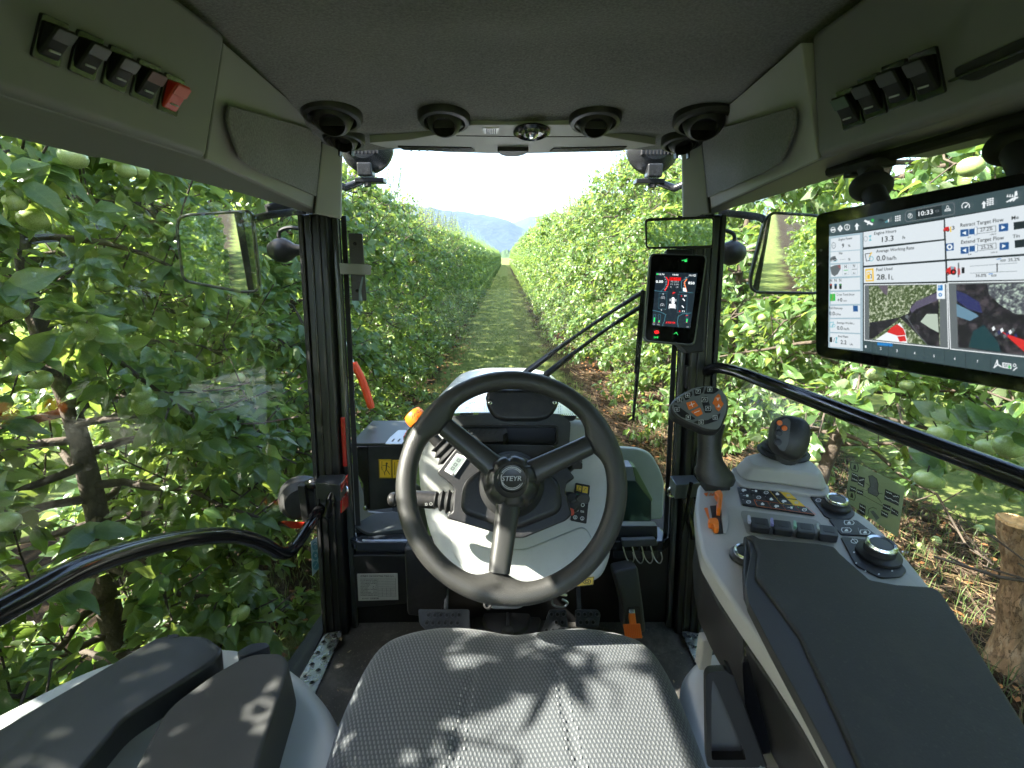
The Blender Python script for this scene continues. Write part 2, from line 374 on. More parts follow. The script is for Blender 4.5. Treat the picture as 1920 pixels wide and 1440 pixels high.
# ================================================================== THE ORCHARD AND THE LAND
SKEW = -.0145
def leaf_material():
    m = bpy.data.materials.new('apple_leaf'); m.use_nodes = True; nt = m.node_tree; N = nt.nodes; L = nt.links; b = N['Principled BSDF']; out = N['Material Output']
    uv = N.new('ShaderNodeUVMap'); uv.uv_map = 'UVMap'; rn = N.new('ShaderNodeUVMap'); rn.uv_map = 'rnd'
    s1 = N.new('ShaderNodeSeparateXYZ'); L.new(uv.outputs[0], s1.inputs[0]); s2 = N.new('ShaderNodeSeparateXYZ'); L.new(rn.outputs[0], s2.inputs[0])
    def M(op, a, b_=None, c=None):
        n = N.new('ShaderNodeMath'); n.operation = op
        for i, v in enumerate((a, b_, c)):
            if v is None: continue
            if isinstance(v, (int, float)): n.inputs[i].default_value = v
            else: L.new(v, n.inputs[i])
        return n.outputs[0]
    r = N.new('ShaderNodeValToRGB'); e = r.color_ramp.elements
    e[0].position = 0; e[0].color = (.048, .098, .033, 1); e[1].position = 1; e[1].color = (.22, .25, .05, 1)
    for p_, c_ in ((.35, (.068, .138, .043)), (.75, (.094, .176, .055)), (.93, (.15, .24, .075))): k = e.new(p_); k.color = (*c_, 1)
    L.new(s2.outputs[0], r.inputs[0])
    au = M('ABSOLUTE', s1.outputs[0])
    rib = M('LESS_THAN', au, .022)
    vein = M('SINE', M('MULTIPLY', M('SUBTRACT', s1.outputs[1], M('MULTIPLY', au, .55)), 62.0))
    vv = M('MULTIPLY', M('GREATER_THAN', vein, .86), .35)
    light = M('MAXIMUM', M('MULTIPLY', rib, .7), vv)
    g_ = N.new('ShaderNodeNewGeometry')
    under = N.new('ShaderNodeMix'); under.data_type = 'RGBA'; L.new(g_.outputs['Backfacing'], under.inputs[0]); L.new(r.outputs[0], under.inputs[6]); under.inputs[7].default_value = (.17, .22, .125, 1)
    c2 = N.new('ShaderNodeMix'); c2.data_type = 'RGBA'; L.new(M('MULTIPLY', light, .55), c2.inputs[0]); L.new(under.outputs[2], c2.inputs[6]); c2.inputs[7].default_value = (.20, .27, .10, 1)
    oc = N.new('ShaderNodeTexCoord'); ln = N.new('ShaderNodeTexNoise'); ln.inputs['Scale'].default_value = 30; ln.inputs['Detail'].default_value = 5; L.new(oc.outputs['Object'], ln.inputs['Vector'])
    lm = N.new('ShaderNodeMapRange'); lm.inputs[1].default_value = .3; lm.inputs[2].default_value = .7; lm.inputs[3].default_value = .72; lm.inputs[4].default_value = 1.28; L.new(ln.outputs['Fac'], lm.inputs[0])
    vm = N.new('ShaderNodeVectorMath'); vm.operation = 'SCALE'; L.new(c2.outputs[2], vm.inputs[0]); L.new(lm.outputs[0], vm.inputs['Scale']); L.new(vm.outputs[0], b.inputs['Base Color'])
    b.inputs['Specular IOR Level'].default_value = .65
    L.new(M('ADD', .29, M('MULTIPLY', g_.outputs['Backfacing'], .35)), b.inputs['Roughness'])
    bp = N.new('ShaderNodeBump'); bp.inputs['Strength'].default_value = .5; bp.inputs['Distance'].default_value = .0015
    L.new(M('MULTIPLY', M('MAXIMUM', rib, M('MULTIPLY', vein, .5)), -1.0), bp.inputs['Height']); L.new(bp.outputs[0], b.inputs['Normal'])
    t = N.new('ShaderNodeBsdfTranslucent'); tc = N.new('ShaderNodeMix'); tc.data_type = 'RGBA'; L.new(s2.outputs[1], tc.inputs[0]); tc.inputs[6].default_value = (.24, .40, .06, 1); tc.inputs[7].default_value = (.48, .60, .11, 1)
    L.new(tc.outputs[2], t.inputs[0])
    ms = N.new('ShaderNodeAddShader'); mx = N.new('ShaderNodeMixShader'); mx.inputs[0].default_value = .42
    L.new(b.outputs[0], mx.inputs[1]); L.new(t.outputs[0], mx.inputs[2]); L.new(mx.outputs[0], out.inputs['Surface']); N.remove(ms)
    return m
LEAF = leaf_material()
def apple_material():
    m = mat('apple_skin', (.37, .46, .16), .28, var=.22, vscale=14, bump=.05, bscale=200, coat=.2); nt = m.node_tree; b = nt.nodes['Principled BSDF']
    b.inputs['Subsurface Weight'].default_value = .15; b.inputs['Subsurface Radius'].default_value = (.01, .01, .004); return m
APPLE = apple_material()
BARK = mat('bark', (.085, .065, .048), .85, bump=1.0, bscale=60, var=.45, vscale=18)
BARKL = bark()
CUTW = mat('cut_wood', (.42, .27, .13), .75, bump=.4, bscale=90, var=.4, vscale=20)

def leaf_tmpl(k):
    if k == 0: T = [0, .10, .30, .55, .80, 1]; W = [0, .15, .255, .24, .115, 0]
    elif k == 1: T = [0, .30, .68, 1]; W = [0, .25, .20, 0]
    else: T = [0, .42, 1]; W = [0, .31, 0]
    v = []; f = []; n = len(T); idx = []
    for i, (t, w) in enumerate(zip(T, W)):
        if w == 0: idx.append((len(v),)); v.append((0, t, 0))
        else: idx.append((len(v), len(v) + 1, len(v) + 2)); v += [(-w, t, w * .38), (0, t, 0), (w, t, w * .38)]
    for a, b in zip(idx, idx[1:]):
        if len(a) == 1 and len(b) == 3: f += [(a[0], b[1], b[0]), (a[0], b[2], b[1])]
        elif len(b) == 1: f += [(a[0], a[1], b[0]), (a[1], a[2], b[0])]
        else: f += [(a[0], a[1], b[1]), (a[0], b[1], b[0]), (a[1], a[2], b[2]), (a[1], b[2], b[1])]
    return np.array(v, float), np.array(f, int)
TM = [leaf_tmpl(k) for k in range(3)]
def leaf_mesh(name, P, Dd, Nn, S, Rn, k):
    """all leaves of one crown in one mesh"""
    v, f = TM[k]; n, m = len(P), len(v)
    side = np.cross(Dd, Nn); side /= np.linalg.norm(side, axis=1, keepdims=True) + 1e-9; Nn = np.cross(side, Dd)
    curl = (.10 + .35 * Rn[:, 1])[:, None]; fold = (.4 + 1.2 * Rn[:, 0])[:, None]; t = v[None, :, 1]; wav = np.sin(t * 9 + Rn[:, :1] * 20) * .05 * (np.abs(v[None, :, 0]) > .01)
    z = v[None, :, 2] * fold - curl * t ** 2 + wav
    V_ = P[:, None, :] + S[:, None, None] * (side[:, None, :] * (v[None, :, 0:1] * (.85 + .3 * Rn[:, 1])[:, None, None]) + Dd[:, None, :] * v[None, :, 1:2] + Nn[:, None, :] * z[:, :, None])
    Fc = (f[None] + (np.arange(n) * m)[:, None, None]).reshape(-1, 3); V_ = V_.reshape(-1, 3)
    me = bpy.data.meshes.new(name); me.vertices.add(len(V_)); me.vertices.foreach_set('co', V_.ravel()); me.loops.add(len(Fc) * 3); me.loops.foreach_set('vertex_index', Fc.ravel())
    me.polygons.add(len(Fc)); me.polygons.foreach_set('loop_start', np.arange(len(Fc)) * 3); me.polygons.foreach_set('use_smooth', np.ones(len(Fc), bool))
    u = me.uv_layers.new(name='UVMap'); u.data.foreach_set('uv', np.tile(v[f.ravel()][:, :2], (n, 1)).ravel())
    u2 = me.uv_layers.new(name='rnd'); u2.data.foreach_set('uv', np.repeat(Rn, len(f) * 3, axis=0).ravel())
    me.update(); me.materials.append(LEAF); return me

def skeleton(seed, H, Rx, Ry, zlow, nbr=30, ncl=11, dens=1.0, shoots=8, ls=1.0):
    """a pruned spindle tree: trunk, limbs, spurs with rosettes of leaves, upright shoots on top, apples on the spurs"""
    rs = random.Random(seed); W = []; LP_, LD_, LN_, LS_ = [], [], [], []; AP = []
    tr = [V((rs.uniform(-.03, .03) * (k > 0), rs.uniform(-.03, .03) * (k > 0), H * .93 * k / 9)) for k in range(10)]
    W.append((spline(tr, 3), [.048 - .036 * (i / 27) for i in range(28)], 9))
    def tp(z): k = min(8, int(z / (H * .93) * 9)); return tr[k].lerp(tr[k + 1], z / (H * .93) * 9 - k)
    def rosette(p, out, n, s=1.0):
        for i in range(n):
            d = (out * rs.uniform(.2, 1.0) + V((rs.gauss(0, .8), rs.gauss(0, .8), rs.gauss(-.05, .55)))).normalized()
            nn = (V((0, 0, 1)) * rs.uniform(.3, 1.2) + out * rs.uniform(-.1, .9) + V((rs.gauss(0, .35), rs.gauss(0, .35), rs.gauss(0, .3)))).normalized()
            LP_.append(p + d * rs.uniform(.008, .03)); LD_.append((d + V((0, 0, -.35))).normalized()); LN_.append(nn); LS_.append(s * rs.uniform(.055, .100))
    def shoot(p, d, L_, s=.9):
        q = [p]; dd = d.copy(); n = max(3, int(L_ / .035)); az = rs.uniform(0, 6.28)
        for i in range(n): dd = (dd + V((rs.gauss(0, .05), rs.gauss(0, .05), .03))).normalized(); q.append(q[-1] + dd * L_ / n)
        W.append((q[::3] + [q[-1]], .0032, 3))
        for i in range(1, n + 1):
            az += 2.4; a = dd.orthogonal().normalized(); b_ = dd.cross(a); o = a * math.cos(az) + b_ * math.sin(az)
            d_ = (o + dd * .75).normalized(); LP_.append(q[i]); LD_.append((d_ + V((0, 0, -.1))).normalized()); LN_.append((dd * .9 - o * .5 + V((0, 0, .35))).normalized()); LS_.append(s * rs.uniform(.055, .09) * (1 - .45 * (i / n) ** 3))
    for k in range(nbr):
        z = zlow + (H * .92 - zlow) * ((k + rs.random()) / nbr) ** .92; az = k * 2.4 + rs.uniform(-.5, .5)
        env = 1.0 - .42 * max(0, (z - zlow) / (H - zlow)) ** 2.2
        o = V((math.cos(az) * Rx, math.sin(az) * Ry, 0)); L_ = o.length * env * rs.uniform(.7, 1.1); o.normalize()
        q = []; s0 = tp(z); lift = rs.uniform(.0, .4)
        for i in range(7): t = i / 6; q.append(s0 + o * L_ * t + V((rs.gauss(0, .012), rs.gauss(0, .012), L_ * (lift * t - .45 * t * t * rs.uniform(.6, 1.2)))))
        W.append((q, [.015 * (1 - t * .1) + .002 for t in (0, 2, 3.5, 5, 6.5, 7.5, 8.5)], 5))
        nc = int(ncl * dens * (.6 + .5 * L_ / max(Rx, .01)))
        for j in range(nc):
            t = rs.uniform(.18, 1.0) ** .7; i = min(5, int(t * 6)); p = q[i].lerp(q[i + 1], t * 6 - i)
            out = (o * rs.uniform(-.1, 1) + V((rs.gauss(0, .8), rs.gauss(0, .8), rs.gauss(.1, .6)))).normalized(); e = p + out * rs.uniform(.03, .16)
            if j % 2 == 0: W.append(([p, e], .0035, 3))
            rosette(e, out, rs.randint(5, 8))
            if rs.random() < .042 and z > zlow: AP.append((e + V((rs.uniform(-.02, .02), rs.uniform(-.02, .02), -.045)), rs.uniform(.029, .037), rs.random()))
        for j in range(int(3 * dens)):
            t = rs.uniform(.3, 1); i = min(5, int(t * 6)); p = q[i].lerp(q[i + 1], t * 6 - i)
            shoot(p, (o * rs.uniform(.1, 1) + V((rs.gauss(0, .5), rs.gauss(0, .5), rs.uniform(0, 1.0)))).normalized(), rs.uniform(.15, .38))
    for k in range(shoots):
        p = tp(H * rs.uniform(.74, .90)) + V((rs.uniform(-.6, .6) * Rx * .7, rs.uniform(-.8, .8) * Ry, rs.uniform(-.1, .1)))
        shoot(p, V((rs.gauss(0, .14), rs.gauss(0, .14), 1)).normalized(), rs.uniform(.35, .85), .85)
    P = np.array(LP_); Dd = np.array(LD_); Nn = np.array(LN_); S = np.array(LS_) * ls; Rn = np.array([[rs.random(), rs.random()] for _ in LP_])
    lim = Rx * (1.0 + .10 * np.array([noise.noise(V((p[1] * 1.5, p[2] * 2.0, seed))) for p in LP_])); over = np.abs(P[:, 0]) > lim
    P[over, 0] = np.sign(P[over, 0]) * (lim[over] - .12 * rng.random(over.sum()))
    keep = P[:, 2] > .04; return W, (P[keep], Dd[keep], Nn[keep], S[keep], Rn[keep]), AP
def wood_mesh(W, name='wood'):
    b = MB()
    for pts, r, n in W: b.tube(pts, r, n, caps=False)
    me = bpy.data.meshes.new(name); me.from_pydata(b.v, [], b.f); me.polygons.foreach_set('use_smooth', [True] * len(me.polygons)); me.materials.append(BARK); return me
def apple_mesh(k):
    b = MB(); rs = random.Random(k); n = 14; pr = []
    for i in range(10):
        a = math.pi * i / 9; r = math.sin(a) * (1 + .05 * math.cos(a)); z = math.cos(a) * .86
        if i <= 1: z -= .16 * (1 - i)
        if i >= 8: z += .10 * (i - 8)
        pr.append((max(r, .01) * (1 + .0 * rs.random()), z))
    b.lathe((0, 0, 0), (0, 0, 1), pr, n); k0 = len(b.f); b.tube([(0, 0, .6), (.05, .02, 1.1), (.1, .04, 1.35)], .06, 5)
    me = bpy.data.meshes.new('apple'); me.from_pydata(b.v, [], b.f); me.polygons.foreach_set('use_smooth', [True] * len(me.polygons)); me.materials.append(APPLE); me.materials.append(BARK)
    for i in range(k0, len(b.f)): me.polygons[i].material_index = 1
    return me
APM = [apple_mesh(k) for k in range(2)]
LEAFM = []
for k in range(14):
    Rk = np.array([[(k * .071 + .03) % 1, (k * .37) % 1]]); LEAFM.append(leaf_mesh('leaf', np.zeros((1, 3)), np.array([[0, 1., 0]]), np.array([[0, 0, 1.]]), np.ones(1), Rk, 0))
def put(name, me, parent, loc, rot=None, sc_=None):
    o = bpy.data.objects.new(name, me); COL.objects.link(o); o.parent = parent; o.location = loc
    if rot is not None: o.rotation_euler = rot
    if sc_ is not None: o.scale = sc_
    return o
def apples_on(t, AP, rs, n=400, keep=None):
    for p, r, c in AP[:n]:
        if keep and not keep(t.location + p): continue
        put('apple', APM[int(c * 2) % 2], t, p, (rs.gauss(0, .25), rs.gauss(0, .25), rs.uniform(0, 6)), (r * rs.uniform(.95, 1.08), r, r * rs.uniform(.9, 1.02)))
# -- near trees, each its own, with leaves one can pick apart
def inside_cab(w): return ((np.abs(w[:, 0]) < .70) & (w[:, 1] < 1.60) & (w[:, 1] > -1.3)) | ((np.abs(w[:, 0]) < .36) & (w[:, 1] < 2.7)) | ((np.abs(w[:, 0]) < .86) & (w[:, 1] < 1.6) & (w[:, 1] > -.4) & (w[:, 2] > 1.5)) | ((w[:, 0] > .9) & (w[:, 1] < 2.35) & (w[:, 2] < 1.0 + .1 * np.sin(w[:, 1] * 5))) | ((w[:, 0] > 1.45) & (w[:, 1] < 2.35) & (w[:, 2] < 1.2))
def near_tree(seed, x, y, H, Rx, Ry, zlow, label, group, n_obj=300, **kw):
    W, (P, Dd, Nn, S, Rn), AP = skeleton(seed, H, Rx, Ry, zlow, **kw)
    t = bpy.data.objects.new('apple_tree', None); COL.objects.link(t); t.location = (x, y, 0); tag(t, label, 'tree', group)
    w = P + np.array([[x, y, 0]]); ok = ~inside_cab(w + Dd * S[:, None] * .6); ok &= ~inside_cab(w); P, Dd, Nn, S, Rn, w = P[ok], Dd[ok], Nn[ok], S[ok], Rn[ok], w[ok]
    put('trunk', wood_mesh(W), t, (0, 0, 0))
    d = w - np.array([[0, 0, EYE.z]]); zc = d @ np.array(FWD); xc = d[:, 0] / zc; yc = -(d @ np.array(UP)) / zc
    vis = (zc > .3) & (np.abs(xc) < 1.12) & (np.abs(yc) < .85); size = np.where(vis, S / np.maximum(zc, .1), 0)
    # the leaf in front counts most: prefer leaves on the side towards the path
    size *= np.where(np.abs(w[:, 0]) < abs(x), 1.0, .3); order = np.argsort(-size); sel = order[:n_obj]; sel = sel[size[sel] > 0]; rest = np.ones(len(P), bool); rest[sel] = False
    cr = put('crown', leaf_mesh('crown', P[rest], Dd[rest], Nn[rest], S[rest], Rn[rest], 0 if n_obj else 1), t, (0, 0, 0)); cr['kind'] = 'stuff'
    for i in sel:
        dv = V(Dd[i]); nv = V(Nn[i]); sv = dv.cross(nv).normalized(); nv = sv.cross(dv)
        o = put('leaf', LEAFM[int(Rn[i, 0] * 13.99)], t, V(P[i]), Matrix((sv, dv, nv)).transposed().to_euler(), [S[i]] * 3)
    rs = random.Random(seed + 5); apples_on(t, AP, rs, keep=lambda q: not inside_cab(np.array([[q.x * .93, q.y, q.z]]))[0])
    for px_, py_, r_px, X_ in APX.get(seed, ()):
        g_ = atX(px_, py_, X_); r_ = r_px * (g_ - EYE).dot(FWD) / F
        put('apple', APM[px_ % 2], t, g_ - t.location, (rs.gauss(0, .3), rs.gauss(0, .3), rs.uniform(0, 6)), (r_, r_ * .97, r_ * .95))
        for q_ in range(5):
            dv = V((.5 if x < 0 else -.5, rs.gauss(0, .8), rs.uniform(-.2, .9))).normalized(); nv = V((.9 if x < 0 else -.9, rs.gauss(0, .3), .7)); sv = dv.cross(nv).normalized(); nv = sv.cross(dv)
            put('leaf', LEAFM[(px_ + q_) % 14], t, g_ - t.location + V((-.02 if x < 0 else .02, rs.gauss(0, .02), .04)), Matrix((sv, dv, nv)).transposed().to_euler(), [rs.uniform(.07, .10)] * 3)
    return t
# apples that hang in full view, by tree
APX = {12: [(137, 295, 24, -1.0), (160, 620, 22, -1.02), (139, 622, 18, -1.06), (196, 618, 21, -1.04), (198, 640, 19, -1.08), (74, 712, 21, -1.0), (30, 583, 20, -1.02), (4, 577, 20, -1.04), (28, 380, 19, -1.1), (235, 318, 18, -1.1), (262, 322, 16, -1.1), (183, 1028, 17, -.98), (132, 1160, 15, -1.0), (12, 978, 22, -.95)],
       13: [(265, 737, 18, -1.05), (378, 604, 13, -1.1), (368, 622, 12, -1.12), (445, 709, 14, -1.1), (463, 737, 13, -1.1), (200, 536, 12, -1.1), (451, 1150, 17, -.92), (405, 388, 12, -1.12), (362, 823, 12, -1.05), (283, 1164, 13, -1.0)],
       14: [(508, 706, 11, -1.1), (566, 826, 8, -1.15), (541, 527, 9, -1.12), (520, 625, 8, -1.15)],
       21: [(1820, 313, 22, 1.18), (1738, 898, 21, 1.25), (1762, 812, 20, 1.22), (1890, 838, 24, 1.12), (1850, 838, 18, 1.16), (1800, 868, 17, 1.3), (1640, 703, 14, 1.3), (1700, 722, 12, 1.4), (1755, 905, 15, 1.3)],
       22: [(1525, 856, 13, 1.35), (1375, 626, 9, 1.35), (1410, 622, 9, 1.35), (1346, 506, 8, 1.4), (1398, 612, 8, 1.4), (1430, 596, 9, 1.38), (1600, 770, 12, 1.4), (1480, 720, 10, 1.4)]}
GLn, GRn = 'apple trees of the left row', 'apple trees of the right row'
XL, XRr = -1.52, 2.20
near_tree(11, XL, .55, 2.65, .66, .75, .06, 'apple tree closest to the camera at the lower left window edge', GLn, nbr=46, ncl=18)
near_tree(12, XL + .02, 1.50, 2.7, .66, .72, .12, 'apple tree with thick dark trunk behind the cluster of apples at the far left', GLn, nbr=58, ncl=22, ls=.94, shoots=14)
near_tree(13, XL - .03, 2.42, 2.6, .64, .70, .15, 'apple tree with trunk seen beneath the left door mirror', GLn, nbr=54, ncl=22, ls=.92, shoots=12)
near_tree(14, XL - .04, 3.35, 2.8, .62, .70, .15, 'apple tree just left of the left front post, branches full of leaves', GLn, nbr=54, ncl=22, ls=.923, shoots=14)
near_tree(21, XRr + .05, .85, 3.0, 1.0, 1.15, .92, 'apple tree with low hanging apples right behind the large terminal', GRn, nbr=58, ncl=21, ls=.98)
near_tree(22, XRr - .02, 2.95, 3.2, .98, 1.2, .62, 'apple tree between the right door mirror and the grab rail', GRn, nbr=64, ncl=20)
near_tree(23, 2.0, 4.2, 3.25, .95, .9, .25, 'apple tree beside the upright dash display on the right post', GRn, nbr=56, ncl=18)
near_tree(15, XL - .06, 4.25, 2.75, .62, .70, .15, 'apple tree behind the strapped black bracket left of the windscreen', GLn, n_obj=150, nbr=46, ncl=18, ls=.93, shoots=18)
# -- further trees: a few forms, copied
def proto(seed, H, Rx, Ry, zlow, k, scale_s=1.0, **kw):
    W, (P, Dd, Nn, S, Rn), AP = skeleton(seed, H, Rx, Ry, zlow, **kw); return wood_mesh(W[:1 + kw.get('nbr', 30)] if k == 2 else W), leaf_mesh('crown', P, Dd, Nn, S * scale_s, Rn, k), AP
PLn = [proto(31 + i, 2.48 + .1 * i, .62, .68, .10, 1, .84, nbr=44, ncl=21, shoots=26) for i in range(2)]
PRn = [proto(41 + i, 3.1 + .15 * i, .90, .75, .20, 1, .84, nbr=50, ncl=23, shoots=30) for i in range(2)]
PLf = [proto(51 + i, 2.35 + .12 * i, .62, .72, .10, 2, 1.05, nbr=36, ncl=17, shoots=20) for i in range(2)]
PRf = [proto(61 + i, 3.1 + .15 * i, .90, .8, .16, 2, 1.05, nbr=40, ncl=18, shoots=22) for i in range(2)]
tr_rs = random.Random(5)
def far_tree(pr, x, y, label, group, napp=0, sx=1.0):
    t = bpy.data.objects.new('apple_tree', None); COL.objects.link(t); t.location = (x, y, 0); tag(t, label, 'tree', group)
    wd, cr, AP = pr; flip = tr_rs.choice((0, math.pi)); s = tr_rs.uniform(.93, 1.08); t.rotation_euler = (0, 0, flip); t.scale = (sx, 1, s)
    put('trunk', wd, t, (0, 0, 0)); c = put('crown', cr, t, (0, 0, 0)); c['kind'] = 'stuff'
    if napp: apples_on(t, [a for a in AP if (a[0].x * (1 if flip == 0 else -1)) * (-1 if x > 0 else 1) > .1], tr_rs, napp)
    return t
ORD = 'first second third fourth fifth sixth seventh eighth ninth tenth'.split()
def LAB(i, side, rest): return rest if i >= 10 else ('apple tree in the left row, ' + ORD[i] + ' one beyond the mounting bracket' if side == 'left' else 'sunlit apple tree in the right row, ' + ORD[i] + ' one beyond the upright dash display')
y = 5.2; i = 0
while y < 105:
    pr = PLn if y < 14 else PLf; far_tree(pr[i % 2], XL - .04 + SKEW * y * .9 + tr_rs.uniform(-.05, .05), y, LAB(i, 'left', 'leafy apple tree in the left row far beyond the mounting bracket, towards the vanishing path'), GLn, 14 if y < 14 else 0); y += .95 if y < 14 else 1.05; i += 1
y = 5.3; i = 0
while y < 105:
    pr = PRn if y < 14 else PRf; far_tree(pr[i % 2], max(1.70, 1.88 - (y - 5) * .05) + SKEW * y * .9 + tr_rs.uniform(-.06, .06), y, LAB(i, 'right', 'sunlit apple tree in the right row far beyond the wipers, towards the vanishing path'), GRn, 14 if y < 14 else 0); y += 1.0 if y < 14 else 1.1; i += 1
for k in range(14):
    y = -.45 - k * 1.0
    far_tree(PLn[k % 2] if k < 3 else PLf[k % 2], XL - .05, y, 'apple tree of the left row seen only in the mirrors behind the tractor', GLn)
    far_tree(PRn[k % 2] if k < 3 else PRf[k % 2], XRr + .05, y - .2, 'apple tree of the right row seen only in the mirrors behind the tractor', GRn)
for k in range(20):
    y = -1.5 + k * 1.15
    far_tree(PLf[k % 2], -5.0 + SKEW * y, y, 'apple tree of the second row glimpsed through the leaves on the left', 'apple trees of the second left row')
    far_tree(PRf[k % 2], 5.9 + SKEW * y, y, 'apple tree of the second row glimpsed through the leaves on the right', 'apple trees of the second right row')
# -- the old cut trunk at the right
st0 = atZ(1890, 1245, .0); st = bpy.data.objects.new('cut_trunk', None); COL.objects.link(st); st.location = (st0.x, st0.y, 0)
tag(st, 'thick pale cut-off tree trunk with sawn orange-brown top on the straw at the right', 'tree stump')
b = MB(); prof = []; n = 72; vs_ = []; fs_ = []; Hs = (atY(1903, 980, st0.y).z); lean = atY(1903, 980, st0.y) - st0
for i in range(61):
    t = i / 60; r = .066 + .035 * math.exp(-t * 9) - .012 * math.sin(t * 3) + .010 * math.exp(-((t - .45) / .08) ** 2); cx = .03 * math.sin(t * 2.9) + lean.x * t; z = -.03 + (Hs + .03) * t
    for k in range(n):
        a = 2 * math.pi * k / n; rr = r * (1 + .12 * noise.noise(V((math.cos(a) * 1.6, math.sin(a) * 1.6, t * 5))) + .04 * noise.noise(V((math.cos(a) * 14, math.sin(a) * 14, t * 22))) + .07 * noise.noise(V((math.cos(a) * 7, math.sin(a) * 7, t * 9))) + .12 * math.exp(-t * 8) * math.cos(a * 4 + 1))
        vs_.append(V((cx + rr * math.cos(a), rr * math.sin(a), z)))
for i in range(60):
    for k in range(n): fs_.append((i * n + k, i * n + (k + 1) % n, (i + 1) * n + (k + 1) % n, (i + 1) * n + k))
me = bpy.data.meshes.new('trunk'); me.from_pydata(vs_, [], fs_); me.polygons.foreach_set('use_smooth', [True] * len(me.polygons)); me.materials.append(BARKL); put('trunk', me, st, (0, 0, 0))
top = vs_[-n:]; c = sum(top, V()) / n; rings = [[c + (p - c) * s + V((0, 0, dz)) for p in top] for s, dz in ((1, 0), (.93, .012), (.84, .008), (.6, .002), (.3, -.004), (.05, -.006))]
me = bpy.data.meshes.new('sawn_top'); me.from_pydata([p for r in rings for p in r], [], [(i * n + k, i * n + (k + 1) % n, (i + 1) * n + (k + 1) % n, (i + 1) * n + k) for i in range(5) for k in range(n)]); me.materials.append(CUTW); put('sawn_top', me, st, (0, 0, 0))

# -- ground: one sheet, grass path between bare straw strips under the trees
def ground_material():
    m = bpy.data.materials.new('orchard_ground'); m.use_nodes = True; nt = m.node_tree; N = nt.nodes; L = nt.links; b = N['Principled BSDF']; b.inputs['Roughness'].default_value = .95; b.inputs['Specular IOR Level'].default_value = .15
    tc = N.new('ShaderNodeTexCoord'); sp = N.new('ShaderNodeSeparateXYZ'); L.new(tc.outputs['Object'], sp.inputs[0])
    def nz(sc_, d=6, r=.6):
        n = N.new('ShaderNodeTexNoise'); n.inputs['Scale'].default_value = sc_; n.inputs['Detail'].default_value = d; n.inputs['Roughness'].default_value = r; L.new(tc.outputs['Object'], n.inputs['Vector']); return n.outputs['Fac']
    def M(op, a, b_=None, c=None):
        n = N.new('ShaderNodeMath'); n.operation = op
        for i, v in enumerate((a, b_, c)):
            if v is None: continue
            if isinstance(v, (int, float)): n.inputs[i].default_value = v
            else: L.new(v, n.inputs[i])
        return n.outputs[0]
    def ramp(f, st):
        r = N.new('ShaderNodeValToRGB'); e = r.color_ramp.elements; e[0].position, e[0].color = st[0][0], (*st[0][1], 1); e[1].position, e[1].color = st[-1][0], (*st[-1][1], 1)
        for p_, c_ in st[1:-1]: k = e.new(p_); k.color = (*c_, 1)
        L.new(f, r.inputs[0]); return r.outputs[0]
    grass = ramp(nz(9), [(.25, (.06, .085, .022)), (.42, (.11, .15, .038)), (.58, (.17, .20, .055)), (.74, (.30, .26, .11))])
    soil = ramp(nz(22, 9, .72), [(.32, (.010, .007, .004)), (.50, (.026, .017, .010)), (.62, (.060, .038, .020)), (.76, (.14, .09, .042)), (.88, (.045, .05, .02))])
    xs = M('ADD', sp.outputs[0], M('MULTIPLY', sp.outputs[1], -SKEW)); warp = M('MULTIPLY', M('SUBTRACT', nz(1.7, 5), .5), .9)
    x2 = M('ADD', xs, warp)
    # grass lies between x=-1.0 and 1.15; a narrow worn wheel mark near x=.55
    inL = N.new('ShaderNodeMapRange'); inL.inputs[1].default_value = -1.15; inL.inputs[2].default_value = -.95; L.new(x2, inL.inputs[0])
    inR = N.new('ShaderNodeMapRange'); inR.inputs[1].default_value = .12; inR.inputs[2].default_value = -.12; yy_ = N.new('ShaderNodeMapRange'); yy_.inputs[1].default_value = 4; yy_.inputs[2].default_value = 9; yy_.inputs[3].default_value = 1.15; yy_.inputs[4].default_value = .72; L.new(sp.outputs[1], yy_.inputs[0]); L.new(M('SUBTRACT', x2, yy_.outputs[0]), inR.inputs[0])
    track = N.new('ShaderNodeMapRange'); track.inputs[1].default_value = .05; track.inputs[2].default_value = .2; L.new(M('ABSOLUTE', M('SUBTRACT', M('ADD', xs, M('MULTIPLY', warp, .6)), .45)), track.inputs[0])
    far = N.new('ShaderNodeMapRange'); far.inputs[1].default_value = 70; far.inputs[2].default_value = 90; L.new(sp.outputs[1], far.inputs[0])
    side = M('GREATER_THAN', M('ABSOLUTE', xs), 3.2)
    k = M('MAXIMUM', M('MULTIPLY', M('MULTIPLY', inL.outputs[0], inR.outputs[0]), M('MAXIMUM', track.outputs[0], .6)), M('MAXIMUM', far.outputs[0], side)); 
    mx = N.new('ShaderNodeMix'); mx.data_type = 'RGBA'; L.new(k, mx.inputs[0]); L.new(soil, mx.inputs[6]); L.new(grass, mx.inputs[7]); L.new(mx.outputs[2], b.inputs['Base Color'])
    bp = N.new('ShaderNodeBump'); bp.inputs['Distance'].default_value = .03; bp.inputs['Strength'].default_value = .9; L.new(nz(35, 9, .75), bp.inputs['Height']); L.new(bp.outputs[0], b.inputs['Normal']); return m
GM = ground_material()
xs_ = sorted(set([-12000, -3000, -600, -100, -20, -8] + [-5 + .16 * k for k in range(70)] + [8, 20, 100, 600, 3000, 12000])); ys_ = sorted(set([-3000, -200, -30] + [-8 + .16 * k for k in range(170)] + [22, 28, 40, 60, 90, 200, 800, 3000, 14000]))
b = MB(); b.grid([[V((x, y, (.035 * noise.noise(V((x * .9, y * .9, 0))) + .015 * noise.noise(V((x * 4, y * 4, 3)))) * (abs(x) < 6 and -8 < y < 19))) for x in xs_] for y in ys_])
